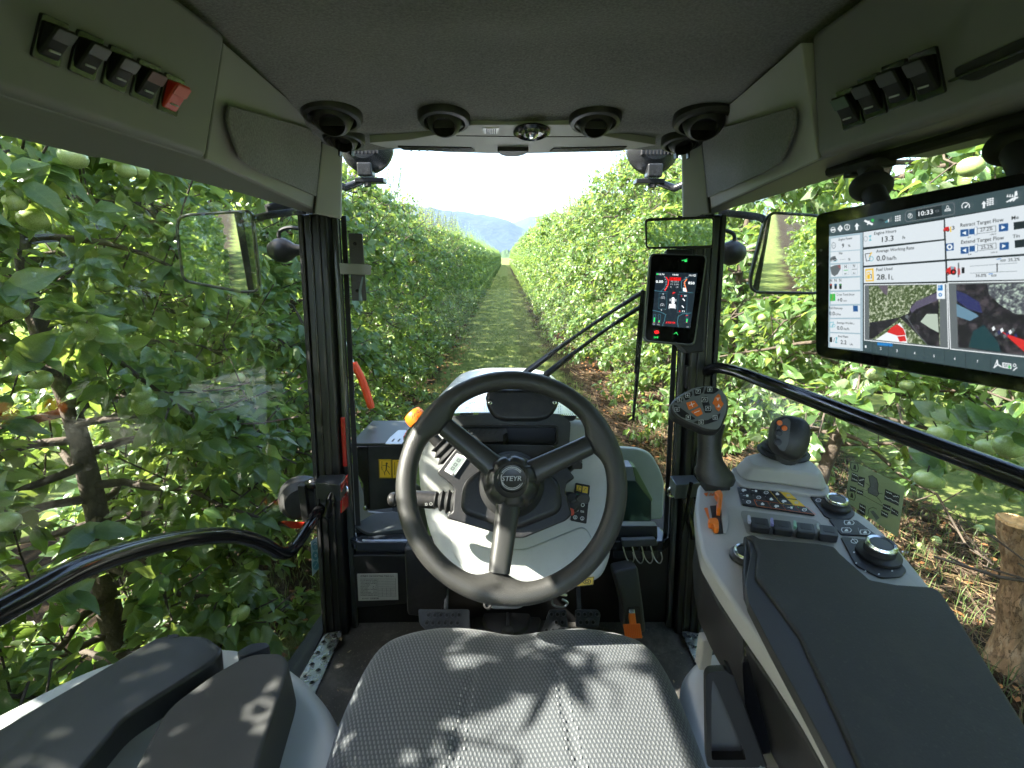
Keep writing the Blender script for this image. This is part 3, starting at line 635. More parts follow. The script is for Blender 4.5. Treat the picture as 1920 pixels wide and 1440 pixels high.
me = bpy.data.meshes.new('ground'); me.from_pydata(b.v, [], b.f); me.polygons.foreach_set('use_smooth', [True] * len(me.polygons)); me.materials.append(GM)
o = bpy.data.objects.new('ground', me); COL.objects.link(o); o['kind'] = 'structure'
def gz(x, y): return .035 * noise.noise(V((x * .9, y * .9, 0))) + .015 * noise.noise(V((x * 4, y * 4, 3)))
def strands(name, n, area, hgt, wid, m, lay=0, seed=1):
    """blades or stalks rooted in the ground: three-cornered strips with a bend"""
    r_ = np.random.default_rng(seed); vs_ = []; fs_ = []
    x0, x1, y0, y1 = area
    u = r_.random(n) ; X = x0 + (x1 - x0) * r_.random(n); Y = y0 + (y1 - y0) * (u if lay else u ** (1.9 if y1 > 30 else 1.3)); cl = r_.random(n)
    for i in range(n):
        x, y = X[i] + SKEW * Y[i], Y[i]
        if not lay and noise.noise(V((x * 2.3, y * 2.3, 7))) < -.15 + .3 * (cl[i] - .5): continue
        a = r_.random() * 6.283; h = hgt[0] + (hgt[1] - hgt[0]) * r_.random() ** 1.5; w = wid * (.6 + .8 * r_.random()); z = gz(x, y)
        ca, sa = math.cos(a), math.sin(a)
        if lay:
            t_ = (r_.random() - .35) * .5; k = len(vs_); vs_ += [(x - sa * w, y + ca * w, z + .004), (x + sa * w, y - ca * w, z + .008), (x + ca * h + sa * w, y + sa * h - ca * w, z + .010 + h * max(0, t_)), (x + ca * h - sa * w, y + sa * h + ca * w, z + .006 + h * max(0, t_))]; fs_.append((k, k + 1, k + 2, k + 3))
        else:
            b_ = h * (.2 + .6 * r_.random()); k = len(vs_); vs_ += [(x - sa * w, y + ca * w, z - .01), (x + sa * w, y - ca * w, z - .01), (x + ca * b_ * .35 + sa * w * .7, y + sa * b_ * .35 - ca * w * .7, z + h * .6), (x + ca * b_ * .35 - sa * w * .7, y + sa * b_ * .35 + ca * w * .7, z + h * .6), (x + ca * b_, y + sa * b_, z + h)]; fs_ += [(k, k + 1, k + 2, k + 3), (k + 3, k + 2, k + 4)]
    me = bpy.data.meshes.new(name); me.from_pydata(vs_, [], fs_); me.materials.append(m); o = bpy.data.objects.new(name, me); COL.objects.link(o); o['kind'] = 'stuff'; return o
GR1 = mat('grass_blade', (.13, .175, .042), .6, var=.5, vscale=3); GR2 = mat('dry_straw', (.17, .115, .055), .8, var=.4, vscale=8); GR3 = mat('brown_twig', (.075, .048, .028), .8, var=.4, vscale=8)
tag(strands('path_grass', 56000, (-1.05, 1.15, 2.6, 46), (.03, .08), .003, GR1, seed=2), 'short green grass on the path between the two tree rows', 'grass')
tag(strands('side_grass', 9000, (1.25, 3.2, .7, 5.5), (.04, .15), .0022, mat('side_blade', (.075, .115, .03), .6, var=.5, vscale=3), seed=3), 'taller green grass tufts under the right row of trees', 'grass')
tag(strands('left_grass', 7000, (-2.2, -.75, .3, 4.0), (.04, .13), .003, GR1, seed=4), 'grass growing under the left row of trees', 'grass')
tag(strands('dry_straw', 7000, (1.15, 3.3, .6, 7.5), (.05, .26), .0013, GR2, lay=1, seed=5), 'dry yellow straw and cut stalks lying under the right trees', 'straw')
tag(strands('twig_litter', 9000, (1.15, 3.3, .6, 7.5), (.05, .30), .002, GR3, lay=1, seed=6), 'brown twigs and stalks scattered on the soil', 'twigs')
# dead leaves on the soil
r_ = np.random.default_rng(9); n = 2600
Pl = np.stack([np.where(r_.random(n) < .8, 1.1 + 2.1 * r_.random(n), -1.25 + .35 * r_.random(n)), .6 + 11 * r_.random(n) ** 1.4, np.zeros(n)], 1); Pl[:, 2] = [gz(p[0], p[1]) + .012 for p in Pl]
Dl = np.stack([r_.normal(size=n), r_.normal(size=n), .25 * r_.normal(size=n)], 1); Dl /= np.linalg.norm(Dl, axis=1, keepdims=True); Nl = np.stack([.3 * r_.normal(size=n), .3 * r_.normal(size=n), np.ones(n)], 1)
me = leaf_mesh('dead_leaves', Pl, Dl, Nl, .04 + .035 * r_.random(n), r_.random((n, 2)), 1); me.materials.clear(); me.materials.append(mat('dead_leaf', (.30, .13, .045), .7, var=.5, vscale=5))
o = bpy.data.objects.new('leaf_litter', me); COL.objects.link(o); o['kind'] = 'stuff'; tag(o, 'fallen orange-brown leaves on the soil under the trees', 'leaf litter')
for k, (px, py, lab) in enumerate(((1755, 1014, 'fallen green apple lying on the straw behind the instruction card'), (1722, 1022, 'small fallen apple on the straw just left of the bigger one'), (1834, 995, 'fallen apple lying near the grass tufts left of the cut trunk'))):
    g_ = atZ(px, py, .03); o = bpy.data.objects.new('fallen_apple', APM[k % 2]); COL.objects.link(o); o.location = (g_.x, g_.y, gz(g_.x, g_.y) + .028); o.scale = [.033 - .006 * (k == 1)] * 3; o.rotation_euler = (1.2, k, 0); tag(o, lab, 'apple', 'fallen apples')

# -- distant wood, houses and mountains
WOODM = mat('far_wood', (.045, .085, .035), .9, bump=.8, bscale=.4, var=.4, vscale=.15)
def lump(name, cx, cy, w, d, h, seed, label, n=60):
    vs_ = []; fs_ = []
    for i in range(n):
        for j in range(14):
            x = -1 + 2 * i / (n - 1); yy = -1 + 2 * j / 13; e = max(0, 1 - x * x) ** .5 * max(0, 1 - yy * yy) ** .4
            z = h * e * (.75 + .35 * noise.noise(V((x * 9 + seed, yy * 2, 0))) + .18 * noise.noise(V((x * 26, yy * 7, seed)))); vs_.append((cx + x * w / 2, cy + yy * d / 2, z - .3))
    for i in range(n - 1):
        for j in range(13): fs_.append((i * 14 + j, (i + 1) * 14 + j, (i + 1) * 14 + j + 1, i * 14 + j + 1))
    me = bpy.data.meshes.new(name); me.from_pydata(vs_, [], fs_); me.polygons.foreach_set('use_smooth', [True] * len(fs_)); me.materials.append(WOODM); o = bpy.data.objects.new(name, me); COL.objects.link(o); o['kind'] = 'stuff'; tag(o, label, 'wood'); return o
lump('far_wood', -7, 520, 60, 60, 9, 3, 'dark wooded rise where the grass path vanishes')
lump('far_wood', 60, 900, 140, 80, 17, 8, 'distant tree line right of the vanishing path')
lump('far_wood', -60, 1000, 120, 80, 15, 5, 'distant tree line left of the vanishing path')
for k, (x, y, w, h) in enumerate(((22, 1000, 16, 9), (41, 1010, 13, 8))):
    bd = bpy.data.objects.new('farm_building', None); COL.objects.link(bd); bd.location = (x - 4, y, 11); tag(bd, ('wide white farm building' if k == 0 else 'smaller white farm building') + ' on the rise beyond the end of the path', 'building')
    q = MB(); q.box((0, 0, h / 2 - 3), (w, 12, h + 6)); me = bpy.data.meshes.new('wall'); me.from_pydata(q.v, [], q.f); me.materials.append(WPAINT); put('wall', me, bd, (0, 0, 0))
    q = MB(); q.add([(-w / 2 - .6, -6.6, h), (w / 2 + .6, -6.6, h), (w / 2 + .6, 6.6, h), (-w / 2 - .6, 6.6, h), (-w / 2, 0, h + 3), (w / 2, 0, h + 3)], [(0, 1, 5, 4), (2, 3, 4, 5), (0, 4, 3), (1, 2, 5), (3, 2, 1, 0)]); me = bpy.data.meshes.new('roof'); me.from_pydata(q.v, [], q.f); me.materials.append(mat('roof_tile', (.25, .11, .07), .8)); put('roof', me, bd, (0, 0, 0))
    for j in range(3):
        q = MB(); q.box((-w / 3 + j * w / 3, -6.02, h * .5), (1.8, .1, 2.2)); me = bpy.data.meshes.new('window'); me.from_pydata(q.v, [], q.f); me.materials.append(BLKG); put('window', me, bd, (0, 0, 0))
MTN = mat('mountain', (.008, .017, .040), .95, var=.6, vscale=.0012, bump=.7, bscale=.01)
def ridge(name, y0, x0, x1, prof, depth, seed):
    """mountain side: ridge heights by x, falling to the valley on both sides"""
    nx, ny = 130, 26; vs_ = []; fs_ = []
    for i in range(nx):
        x = x0 + (x1 - x0) * i / (nx - 1)
        for (a, ha), (b_, hb2) in zip(prof, prof[1:]):
            if x <= b_ or b_ == prof[-1][0]: t = max(0, min(1, (x - a) / (b_ - a))); h = ha + (hb2 - ha) * t; break
        for j in range(ny):
            s = -1 + 2 * j / (ny - 1); f_ = (1 - abs(s) ** 1.25); z = h * f_ * (1 + .10 * noise.noise(V((x * .004, s * 3, seed))) * (abs(s) > .05)) + h * .05 * noise.noise(V((x * .009, s * 1.2, seed))) + h * .03 * noise.noise(V((x * .03, s * 4, seed)))
            vs_.append((x, y0 + s * depth, z - 5 * abs(s)))
    for i in range(nx - 1):
        for j in range(ny - 1): fs_.append((i * ny + j, (i + 1) * ny + j, (i + 1) * ny + j + 1, i * ny + j + 1))
    me = bpy.data.meshes.new(name); me.from_pydata(vs_, [], fs_); me.polygons.foreach_set('use_smooth', [True] * len(fs_)); me.materials.append(MTN); o = bpy.data.objects.new(name, me); COL.objects.link(o); o['kind'] = 'structure'; return o
def mh(px, py, y): p = atY(px, py, y); return (p.x, p.z)
ridge('mountain', 5200, -5200, 900, [(-5200, 700)] + [mh(px, py, 5200) for px, py in ((300, 330), (600, 352), (720, 378), (800, 389), (840, 392), (880, 398), (930, 406), (960, 418), (1000, 436), (1040, 460), (1080, 478))] + [(900, 1)], 1500, 2)
ridge('mountain', 8200, -2500, 5200, [(-2500, 100)] + [mh(px, py, 8200) for px, py in ((880, 470), (940, 432), (962, 416), (985, 408), (1010, 403), (1035, 397), (1055, 404), (1100, 402), (1180, 385), (1300, 360))] + [(5200, 900)], 1900, 7)
# -- the air: pale haze round everything
hz = bpy.data.meshes.new('haze'); q = MB(); q.box((0, 4500, 520), (13500, 11800, 1046)); hz.from_pydata(q.v, [], q.f); ho = bpy.data.objects.new('haze', hz); COL.objects.link(ho); ho['kind'] = 'stuff'; tag(ho, 'thin pale air haze over the valley fading the mountains to blue', 'haze')
hm = bpy.data.materials.new('haze'); hm.use_nodes = True; hm.node_tree.nodes.remove(hm.node_tree.nodes['Principled BSDF']); pv = hm.node_tree.nodes.new('ShaderNodeVolumePrincipled'); pv.inputs['Color'].default_value = (.55, .78, 1, 1); pv.inputs['Density'].default_value = 3.8e-5
hm.node_tree.links.new(pv.outputs[0], hm.node_tree.nodes['Material Output'].inputs['Volume']); hz.materials.append(hm)

# ================================================================== THE TRACTOR CAB
EZ = EYE.z
cab = empty('tractor', (0, .3, 0), 'tractor with black cab frame, white bonnet and light grey steering column, seen from inside', 'tractor')

FZ = EZ - 1.03                                                     # floor of the cab
WS = Plane((0, 1.29, EZ + .13), (0, -1, .129))                     # windscreen
def mirx(pts, s): return [V((p[0] * s, p[1], p[2])) for p in pts]

# --- roof and headliner
def rise(y):
    K = [(-.9, .33), (.3, .33), (.6, .322), (.85, .305), (1.1, .280), (1.25, .251), (1.33, .24)]
    for (a, ra), (b, rb) in zip(K, K[1:]):
        if y <= b: t = (y - a) / (b - a); return ra + (rb - ra) * t
    return K[-1][1]
b = MB(); rows = []
for i in range(90):
    y = -.9 + 2.155 * (i / 89); row = []
    for j in range(71):
        x = -.66 + 1.32 * j / 70
        z = EZ + rise(y)
        z += -.012 * math.exp(-((y - 1.13) / .03) ** 2) * (1 if abs(x) < .46 else .3)      # the moulded step before the windscreen
        z += .010 * math.exp(-((y - .80 - .25 * x * x) / .07) ** 2) * math.exp(-(x / .3) ** 2)
        z += .009 * noise.noise(V((x * 3, y * 4, 2))) + .004 * noise.noise(V((x * 9, y * 6, 5)))
        z += .006 * math.sin((x * 2.2 + y * 5) * 3) * math.exp(-((y - .78) / .16) ** 2) * math.exp(-(x / .35) ** 2)
        z -= .03 * max(0, abs(x) - .36) ** 1.2
        row.append(V((x, y, z)))
    rows.append(row)
b.grid(rows); b.build('headliner', HEADL, cab, ang=60, fix=False)
b = MB(); b.prism(rnd([(-.72, 1.42, EZ + .37), (.72, 1.42, EZ + .37), (.72, -.95, EZ + .37), (-.72, -.95, EZ + .37)], .12, 6), (0, 0, .12), top=.93)
b.build('roof', WPAINT, cab, bevel=.02)
b = MB(); b.hexa([(-.66, 1.27, EZ + .29), (.66, 1.27, EZ + .29), (.66, 1.36, EZ + .30), (-.66, 1.36, EZ + .30)], [(-.66, 1.27, EZ + .365), (.66, 1.27, EZ + .365), (.66, 1.36, EZ + .365), (-.66, 1.36, EZ + .365)])
b.build('roof_front_rail', BLKM, cab, bevel=.01)
for s in (-1, 1):
    b = MB(); b.box((s * .66, .24, EZ + .27), (.07, 2.2, .19)); b.build('roof_side_rail', BLKM, cab, bevel=.01)
# lower rear frame
for s in (-1, 1):
    b = MB(); b.box((s * .62, -.86, EZ - .35), (.09, .09, 1.4)); b.build('rear_pillar', PAINTB, cab, bevel=.01)
b = MB(); b.box((0, -.9, EZ - .85), (1.3, .05, .5)); b.build('rear_wall', BLKM, cab, bevel=.01)

# --- front ceiling trim with its grilles, lamp and sensors
CEIL = Plane((0, 1.1, EZ + .2765), (0, -.19, -1))
trim = slab('ceiling_trim', CEIL, [(690, 258), (770, 251), (822, 241), (858, 227), (890, 223), (1070, 223), (1098, 228), (1130, 244), (1172, 252), (1232, 262), (1160, 274), (960, 279), (840, 276), (722, 267)], .02, mat('trim_grey', (.46, .46, .45), .5, bump=.3, bscale=1400), cab, rr=.006, lift=.012)
DARKG = mat('grille_dark', (.016, .016, .015), .4)
def on_ceiling(name, pts, m, lift=.0128, th=.006, rr=.002, parent=None, bevel=.0008): return slab(name, CEIL, pts, th, m, parent or trim, rr=rr, lift=lift, bevel=bevel)
for k, (x0, x1) in enumerate(((745, 890), (1030, 1176))):
    q = [(x0, 263), (x1 - 6, 266), (x1, 273), (x0 + 12, 270)] if k == 0 else [(x0 + 8, 267), (x1, 263.5), (x1 - 10, 271), (x0, 273)]
    on_ceiling('grille', q, DARKG, lift=.0145)
    for i in range(7):
        xa = x0 + 22 + i * 15; on_ceiling('slat', [(xa, 266), (xa + 3, 266), (xa + 6, 271), (xa + 3, 271)], mat('slat_grey', (.1, .1, .09), .5), lift=.0165, th=.002, rr=0)
on_ceiling('sensor', [(932, 265), (992, 265), (984, 272), (970, 276), (950, 276), (938, 272)], DARKG, lift=.022, th=.012, rr=.004)
lampc = on_ceiling('map_lamp', [(903, 228), (936, 228), (933, 239), (907, 239)], mat('lamp_lens', (.5, .5, .46), .2, coat=.5), lift=.0135)
for i in range(5): on_ceiling('lens_rib', [(912 + i * 4, 229.5), (914 + i * 4, 229.5), (914 + i * 4, 238), (912 + i * 4, 238)], DARKG, lift=.0155, th=.002, rr=0)
p = CEIL.P(997, 235, .0125)
b = MB(); b.lathe(p, CEIL.n, [(.040, 0), (.040, .003), (.034, .006), (.028, .002), (.024, .004), (.016, .002)], 36); b.build('camera_bezel', BLKG, trim)
b = MB(); b.lathe(p, CEIL.n, [(.015, 0), (.014, .008), (.009, .013), (.003, .015)], 24); b.build('camera_lens', CHROME, trim)
for pl_, pts in ((None, [(868, 240), (1085, 241)]),):
    b = MB(); b.tube([CEIL.P(x, y, .0125) for x, y in [(855, 243.5), (960, 245), (1110, 245.5)]], .0009, 6); b.build('seam', BLKM, trim)
# --- ball vents
def vent(px, py, wpx, tilt, fins=False):
    p = CEIL.P(px, py, 0.004); d = (p - EYE).dot(FWD); r = wpx / 2 * d / F
    q = MB(); q.lathe(p, CEIL.n, [(r, -.012), (r, .004), (r * .93, .010), (r * .80, .012), (r * .74, .004), (r * .72, -.02)], 48, caps=False)
    v = q.build('air_vent', BLK, cab)
    ax = (CEIL.n + V((tilt, -.55, 0))).normalized()
    q = MB(); c = p - CEIL.n * .004
    q.lathe(c, ax, [(r * .70, -.2 * r), (r * .70, .12 * r), (r * .62, .40 * r), (r * .47, .58 * r), (r * .42, .60 * r), (r * .40, .52 * r), (r * .38, .1 * r), (0.001, .08 * r)], 40, caps=False)
    q.build('vent_ball', BLK, v)
    for k in (-1, 1):
        if fins:
            q = MB(); o = c + RT * (k * r * .32) + CEIL.n * r * .2
            q.prism([o, o + CEIL.n * r * .75 + V((k * -.1, -.3, 0)) * r * .4, o + CEIL.n * r * .75 + V((0, .25, 0)) * r, o + V((0, .4, 0)) * r], (.004, 0, 0)); q.build('vent_fin', BLK, v, bevel=.001)
    if not fins:
        q = MB(); q.box(c + ax * r * .42, (r * .78, .0025, r * .25)); q.build('vent_blade', BLK, v)
vent(623, 211, 110, .15); vent(645, 255, 76, .1, True); vent(833, 218, 98, .05)
vent(1116, 219, 98, -.05); vent(1320, 219, 112, -.2); vent(1279, 260, 76, 0, True)

# --- overhead side boxes, side panels, pillar trims (both sides)
for s in (-1, 1):
    xi = .40 if s < 0 else .418
    a = mirx([(xi, .765, EZ + .30), (.452, .760, EZ + .139), (.62, .760, EZ + .139), (.62, .765, EZ + .30)], s)
    bb = mirx([(xi + .01, -.5, EZ + .30), (.46, -.5, EZ + .150), (.62, -.5, EZ + .150), (.62, -.5, EZ + .30)], s)
    q = MB(); q.hexa(a, bb); ohb = q.build('overhead_box', OHGREY, cab, bevel=.010, seg=4)
    if s < 0: OHB_L = ohb
    else: OHB_R = ohb
    q = MB(); low = mirx([(.458, .758, EZ + .1375), (.486, 1.25, EZ + .107), (.505, 1.292, EZ + .10), (.545, .95, EZ + .123), (.562, .57, EZ + .142), (.58, -.5, EZ + .148), (.48, -.5, EZ + .148)], s)
    q.prism(low, (0, 0, .022)); q.build('door_header', OHGREY, cab, bevel=.004)
    A, B, C, D_, E = mirx([(.405, .762, EZ + .29), (.440, 1.215, EZ + .285), (.484, 1.245, EZ + .109), (.455, .762, EZ + .139), (.445, .762, EZ + .2)], s)
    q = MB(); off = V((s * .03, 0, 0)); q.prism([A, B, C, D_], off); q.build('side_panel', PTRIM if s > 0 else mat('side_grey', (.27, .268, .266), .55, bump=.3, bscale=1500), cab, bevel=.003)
    SP = plane3(A, B, C)
    mx_ = (lambda L_: [(x, y) for x, y in L_]) if s < 0 else (lambda L_: [(1918 - x, y + 3) for x, y in L_])
    slab('fabric_insert', SP, mx_([(425, 196), (600, 246), (597, 371), (480, 320), (448, 299), (424, 232)]), .006, SIDEF if s > 0 else HEADL, cab, rr=.02, lift=.004, bevel=.0025, seg=3)
    # pillar trim: pale upright cover at the top of the front post
    P4 = [V((s * .437, 1.203, EZ + .285)), V((s * .405, 1.246, EZ + .29)), V((s * .428, 1.248, EZ + .091)), V((s * .482, 1.212, EZ + .100))]
    q = MB(); q.hexa([p for p in P4], [p + V((s * .035, .075, 0)) for p in P4]); q.build('pillar_trim', PTRIM, cab, bevel=.006, seg=4)
    q = MB(); q.tube([V((s * .4365, 1.200, EZ + .285)), V((s * .4815, 1.209, EZ + .101))], .0028, 8); q.build('trim_gap', BLKM, cab)

# --- front posts
def post(s):
    def bar(name, x0, x1, y0, y1, m, zt=EZ + .10, zb=FZ, bev=.002):
        def ring(z):
            yy = 1.14 + (z - FZ) * .129
            return [V((s * x0, yy + y0, z)), V((s * x1, yy + y0, z)), V((s * x1, yy + y1, z)), V((s * x0, yy + y1, z))]
        q = MB(); q.hexa(ring(zb), ring(zt)); return q.build(name, m, cab, bevel=bev, seg=3)
    bar('front_post', .461, .520, -.052, .03, PAINTB, bev=.006)
    bar('post_seal', .520, .527, -.055, -.02, RUB); bar('post_seal', .529, .536, -.045, -.01, RUB)
    bar('post_groove', .498, .502, -.056, -.05, BLKG)
    bar('post_rib', .478, .484, -.056, -.05, PAINTB)
    bar('post_strip', .441, .460, -.03, -.004, mat('strip_gloss', (.05, .055, .05), .18, coat=.5), bev=.007)
    bar('frit_band', .428, .441, -.006, -.003, BLKM, bev=0)
    if s < 0: bar('red_reflection_strip', .447, .458, -.036, -.029, REDPAINT, zt=EZ - .415, zb=EZ - .55, bev=.002)  # reflection of the red fender, painted on as a strip of the post
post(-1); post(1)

# --- glass panes
def pane(name, pts, n_, m=GLASS):
    q = MB(); q.prism(pts, n_); return q.build(name, m, cab, smooth=False)
yw = lambda z: 1.14 + (z - FZ) * .129
def wsP(x, z): return V((x, yw(z), z))
pane('windscreen', [wsP(-.43, FZ + .27), wsP(-.43, EZ + .29), wsP(.43, EZ + .29), wsP(.43, FZ + .27)], (0, .005, 0), SCREENG)
b = MB()
for (x0, z0, x1, z1) in ((-.43, EZ + .265, .43, EZ + .29),):
    b.add([wsP(x0, z0) - V((0, .003, 0)), wsP(x1, z0) - V((0, .003, 0)), wsP(x1, z1) - V((0, .003, 0)), wsP(x0, z1) - V((0, .003, 0))], [(0, 1, 2, 3)])
b.build('frit_band', BLKM, cab)
for s in (-1, 1):
    pane('door_glass', mirx([(.537, 1.11, FZ + .02), (.537, 1.26, EZ + .14), (.60, .95, EZ + .19), (.63, .3, EZ + .2), (.63, -.8, EZ + .2), (.63, -.8, FZ + .35), (.62, .3, FZ + .1), (.57, .8, FZ + .02)], s), (s * .005, 0, 0))

# --- floor, sills, front wall
b = MB(); rows = []
for i in range(60):
    y = -.75 + 1.93 * i / 59; row = []
    for j in range(50):
        x = -.53 + 1.06 * j / 49
        z = FZ + .004 * noise.noise(V((x * 5, y * 5, 0)))
        z += .014 * max(0, math.tanh((abs(x) - .40) * 40)) * (y < 1.02)
        z += .010 * math.exp(-((abs(x) - .33) / .05) ** 4) * (1 if .35 < y < .93 else 0) * .8
        z += .05 * max(0, (y - 1.05)) ** 1 * 1.5
        row.append(V((x, y, z)))
    rows.append(row)
b.grid(rows); b.build('floor_mat', FLOORM, cab, ang=50, fix=False)
b = MB(); b.box((0, .2, FZ - .06), (1.1, 2.0, .08)); b.build('floor_pan', BLKM, cab, bevel=.01)
for s in (-1, 1):
    b = MB(); b.hexa(mirx([(.527, 1.19, FZ - .1), (.56, 1.19, FZ - .1), (.62, .7, FZ - .1), (.53, .7, FZ - .1)], s), mirx([(.527, 1.19, FZ + .012), (.56, 1.19, FZ + .012), (.62, .7, FZ + .012), (.53, .7, FZ + .012)], s)); b.build('door_sill', PAINTB, cab, bevel=.004)
    pts = mirx([(.472, 1.085, FZ + .017), (.520, 1.075, FZ + .017), (.535, .76, FZ + .017), (.472, .76, FZ + .017)], s)
    q = MB(); q.prism(rnd(pts, .012), (0, 0, .003)); tp = q.build('tread_plate', STEEL, cab, bevel=.001)
    for k in range(8):
        for j in range(2):
            c = V((s * (.487 + .024 * j + .002 * k * .3), 1.06 - .036 * k - .018 * j, FZ + .0202))
            q = MB(); q.lathe(c, (0, 0, 1), [(.0068, 0), (.0064, .002), (.0048, .0024), (.0044, -.001)], 14, caps=False); q.add([c + V((math.cos(a) * .0045, math.sin(a) * .0045, .0002)) for a in [i * math.pi / 5 for i in range(10)]], [tuple(range(10))], 1)
            q.build('tread_stud', [STEEL, DARKG], tp)
FW = Plane((0, 1.135, FZ + .1), (0, -1, .1))
slab('front_wall', FW, [(640, 1013), (1290, 1013), (1290, 1180), (640, 1180)], .02, PAINTB, cab, lift=-.005)
slab('front_panel', FW, [(664, 1038), (763, 1036), (764, 1128), (668, 1136)], .02, mat('panel_black', (.02, .02, .02), .3, var=.3), cab, lift=.01, bevel=.003)
slab('front_sill', Plane((0, 1.12, EZ - .755), (0, 0, 1)), [(655, 1008), (676, 987), (780, 985), (780, 1016), (668, 1016)], .03, mat('sill_gloss', (.03, .036, .045), .12, coat=.6), cab, bevel=.004)
slab('front_sill', Plane((0, 1.12, EZ - .755), (0, 0, 1)), [(1140, 985), (1236, 987), (1256, 1008), (1246, 1016), (1140, 1016)], .03, BLKG, cab, bevel=.004)
dp = slab('data_plate', FW, [(672.5, 1071), (747.5, 1070), (749, 1119), (675, 1121)], .002, PLATE, cab, lift=.014, bevel=.0004)
g = Print(FW, .0143, .0003)
g.text('CNH', 679, 1076.5, 692, 1076.3, 3.4, BLKP); g.text('CNH INDUSTRIAL ITALIA S.p.A.', 694, 1076.3, 741, 1076, 2.9, BLKP)
rowsT = ['CAT TRACTOR & SPEED INDEX', 'EU TYPE-APPROVAL NUMBER', 'VIN (CAT IND)', 'TECHN. PERMISSIBLE LADEN MASSES', 'TOTAL MASS            kg', 'FRONT AXLE          kg   A-1', 'REAR AXLE            kg   A-2', 'TECHN. PERMISSIBLE TOWABLE MASSES', 'UNBRAKED              kg  B-1', 'INERTIA BRAKED     kg  B-2', 'HYDRAULIC BRAKED kg B-3', 'PNEUMATIC BRAKED kg B-4']
for i, t in enumerate(rowsT): g.text(t, 679, 1081 + i * 2.75, 710, 1080.9 + i * 2.75, 1.5, BLKP)
for i in range(7): g.line([(711, 1079 + i * 3), (744, 1078.6 + i * 3)], .0005, BLKP)
for i in range(6): g.line([(711, 1099 + i * 2.7), (744.5, 1098.6 + i * 2.7)], .0005, BLKP)
for x in (711, 719, 727, 735, 744): g.line([(x, 1079 if x in (711, 744) else 1097), (x + .5, 1113)], .0005, BLKP)
g.text('MADE IN ITALY', 682, 1117.5, 694, 1117.4, 1.8, BLKP); g.text('STEYR', 697, 1117.6, 713, 1117.4, 2.6, BLKP, .3)
g.build('plate_print', dp)
# right front corner: cubby with wire hooks
cub = slab('key_hook_box', FW, [(1150, 985), (1232, 985), (1234, 1046), (1150, 1046)], .03, mat('hook_box', (.03, .033, .037), .35), cab, lift=.004, bevel=.003)
slab('hook_shelf', FW, [(1160, 1000), (1222, 998), (1226, 1010), (1162, 1013)], .02, DGREY, cub, lift=.04, bevel=.003)
for k in range(4):
    x = 1163 + k * 17; b = MB(); b.tube(spline([FW.P(x, 1014, .03), FW.P(x + 6, 1034, .035), FW.P(x + 13, 1040, .045), FW.P(x + 17, 1030, .05), FW.P(x + 15, 1018, .05)], 5), .0016, 8); b.build('wire_hook', ALU, cub)

# --- shells round the pedals
slab('left_shell', Plane((0, 1.08, FZ + .1), (0, -1, .1)), [(760, 1020), (815, 1020), (845, 1060), (838, 1120), (822, 1152), (766, 1146)], .05, BLK, cab, lift=.02, rr=.01, bevel=.008)
ts = slab('throttle_shell', Plane((0, 1.03, FZ + .1), (0, -1, .25)), [(1150, 1072), (1196, 1062), (1206, 1135), (1212, 1188), (1170, 1186), (1168, 1140)], .06, mat('shell_grey', (.05, .053, .053), .45, bump=.2, bscale=900), cab, rr=.012, bevel=.007, lift=.0)
TPp = Plane((0, .99, FZ + .07), (0, -1, .75))
slab('throttle_slot', Plane((0, 1.03, FZ + .1), (0, -1, .25)), [(1176, 1138), (1200, 1136), (1206, 1184), (1180, 1184)], .01, DARKG, ts, rr=.006, lift=.001)
tpd = empty('throttle_pedal', TPp.P(1185, 1180), parent=cab)
slab('pedal_arm', TPp, [(1179, 1150), (1191, 1149), (1194, 1172), (1182, 1172)], .012, ORNG, tpd, bevel=.002)
slab('pedal_pad', TPp, [(1168, 1170), (1200, 1169), (1204, 1196), (1172, 1198)], .006, ORNG, tpd, bevel=.002, lift=.004)
for k in range(9):
    slab('tread_rib', TPp, [(1170 + k * 3.5, 1171), (1171.8 + k * 3.5, 1171), (1175.2 + k * 3.4, 1196), (1173.4 + k * 3.4, 1196)], .003, ORNG, tpd, bevel=.0004, lift=.0065)
slab('steel_pivot', TPp, [(1179, 1142), (1190, 1141), (1191, 1151), (1180, 1151)], .01, CHROME, tpd, bevel=.002)
# --- pedals of perforated plate
PD = mat('pedal_plate', (.075, .080, .088), .35, metal=.4, var=.3, vscale=25)
def pedal(poly, holes, arm):
    pl = Plane(atZ(sum(p[0] for p in poly) / len(poly), sum(p[1] for p in poly) / len(poly), FZ + .10), (0, -1, .85))
    r_ = slab('pedal', pl, poly, .005, PD, cab, rr=.006, bevel=.0012)
    for x, y in holes:
        c = pl.P(x, y, .0002); q = MB(); q.lathe(c, pl.n, [(.0062, 0), (.0056, .003), (.0040, .003), (.0036, -.002)], 14, caps=False)
        q.add([c + (pl.u * math.cos(a) + pl.v * math.sin(a)) * .0042 + pl.n * .0003 for a in [i * math.pi / 5 for i in range(10)]], [tuple(range(10))], 1); q.build('grip_stud', [PD, DARKG], r_)
    if arm:
        b = MB(); b.tube([pl.P(*arm[0], -.004), atY(arm[1][0], arm[1][1], 1.1)], .006, 8, flat=.6); b.build('pedal_arm', PD, r_)
pedal([(784, 1142), (880, 1143), (882, 1190), (876, 1194), (812, 1194), (786, 1170)], [(804 + i * 11.3, 1153) for i in range(6)] + [(800 + i * 11.5, 1168) for i in range(6)] + [(815 + i * 11.3, 1182) for i in range(5)], ((836, 1143), (838, 1096)))
pedal([(1030, 1143), (1062, 1143), (1066, 1190), (1024, 1192), (1017, 1182), (1024, 1160)], [(1034 + i * 11.5, 1152) for i in range(3)] + [(1043 + i * 11.5, 1167) for i in range(2)] + [(1025 + i * 12, 1182) for i in range(4)], None)
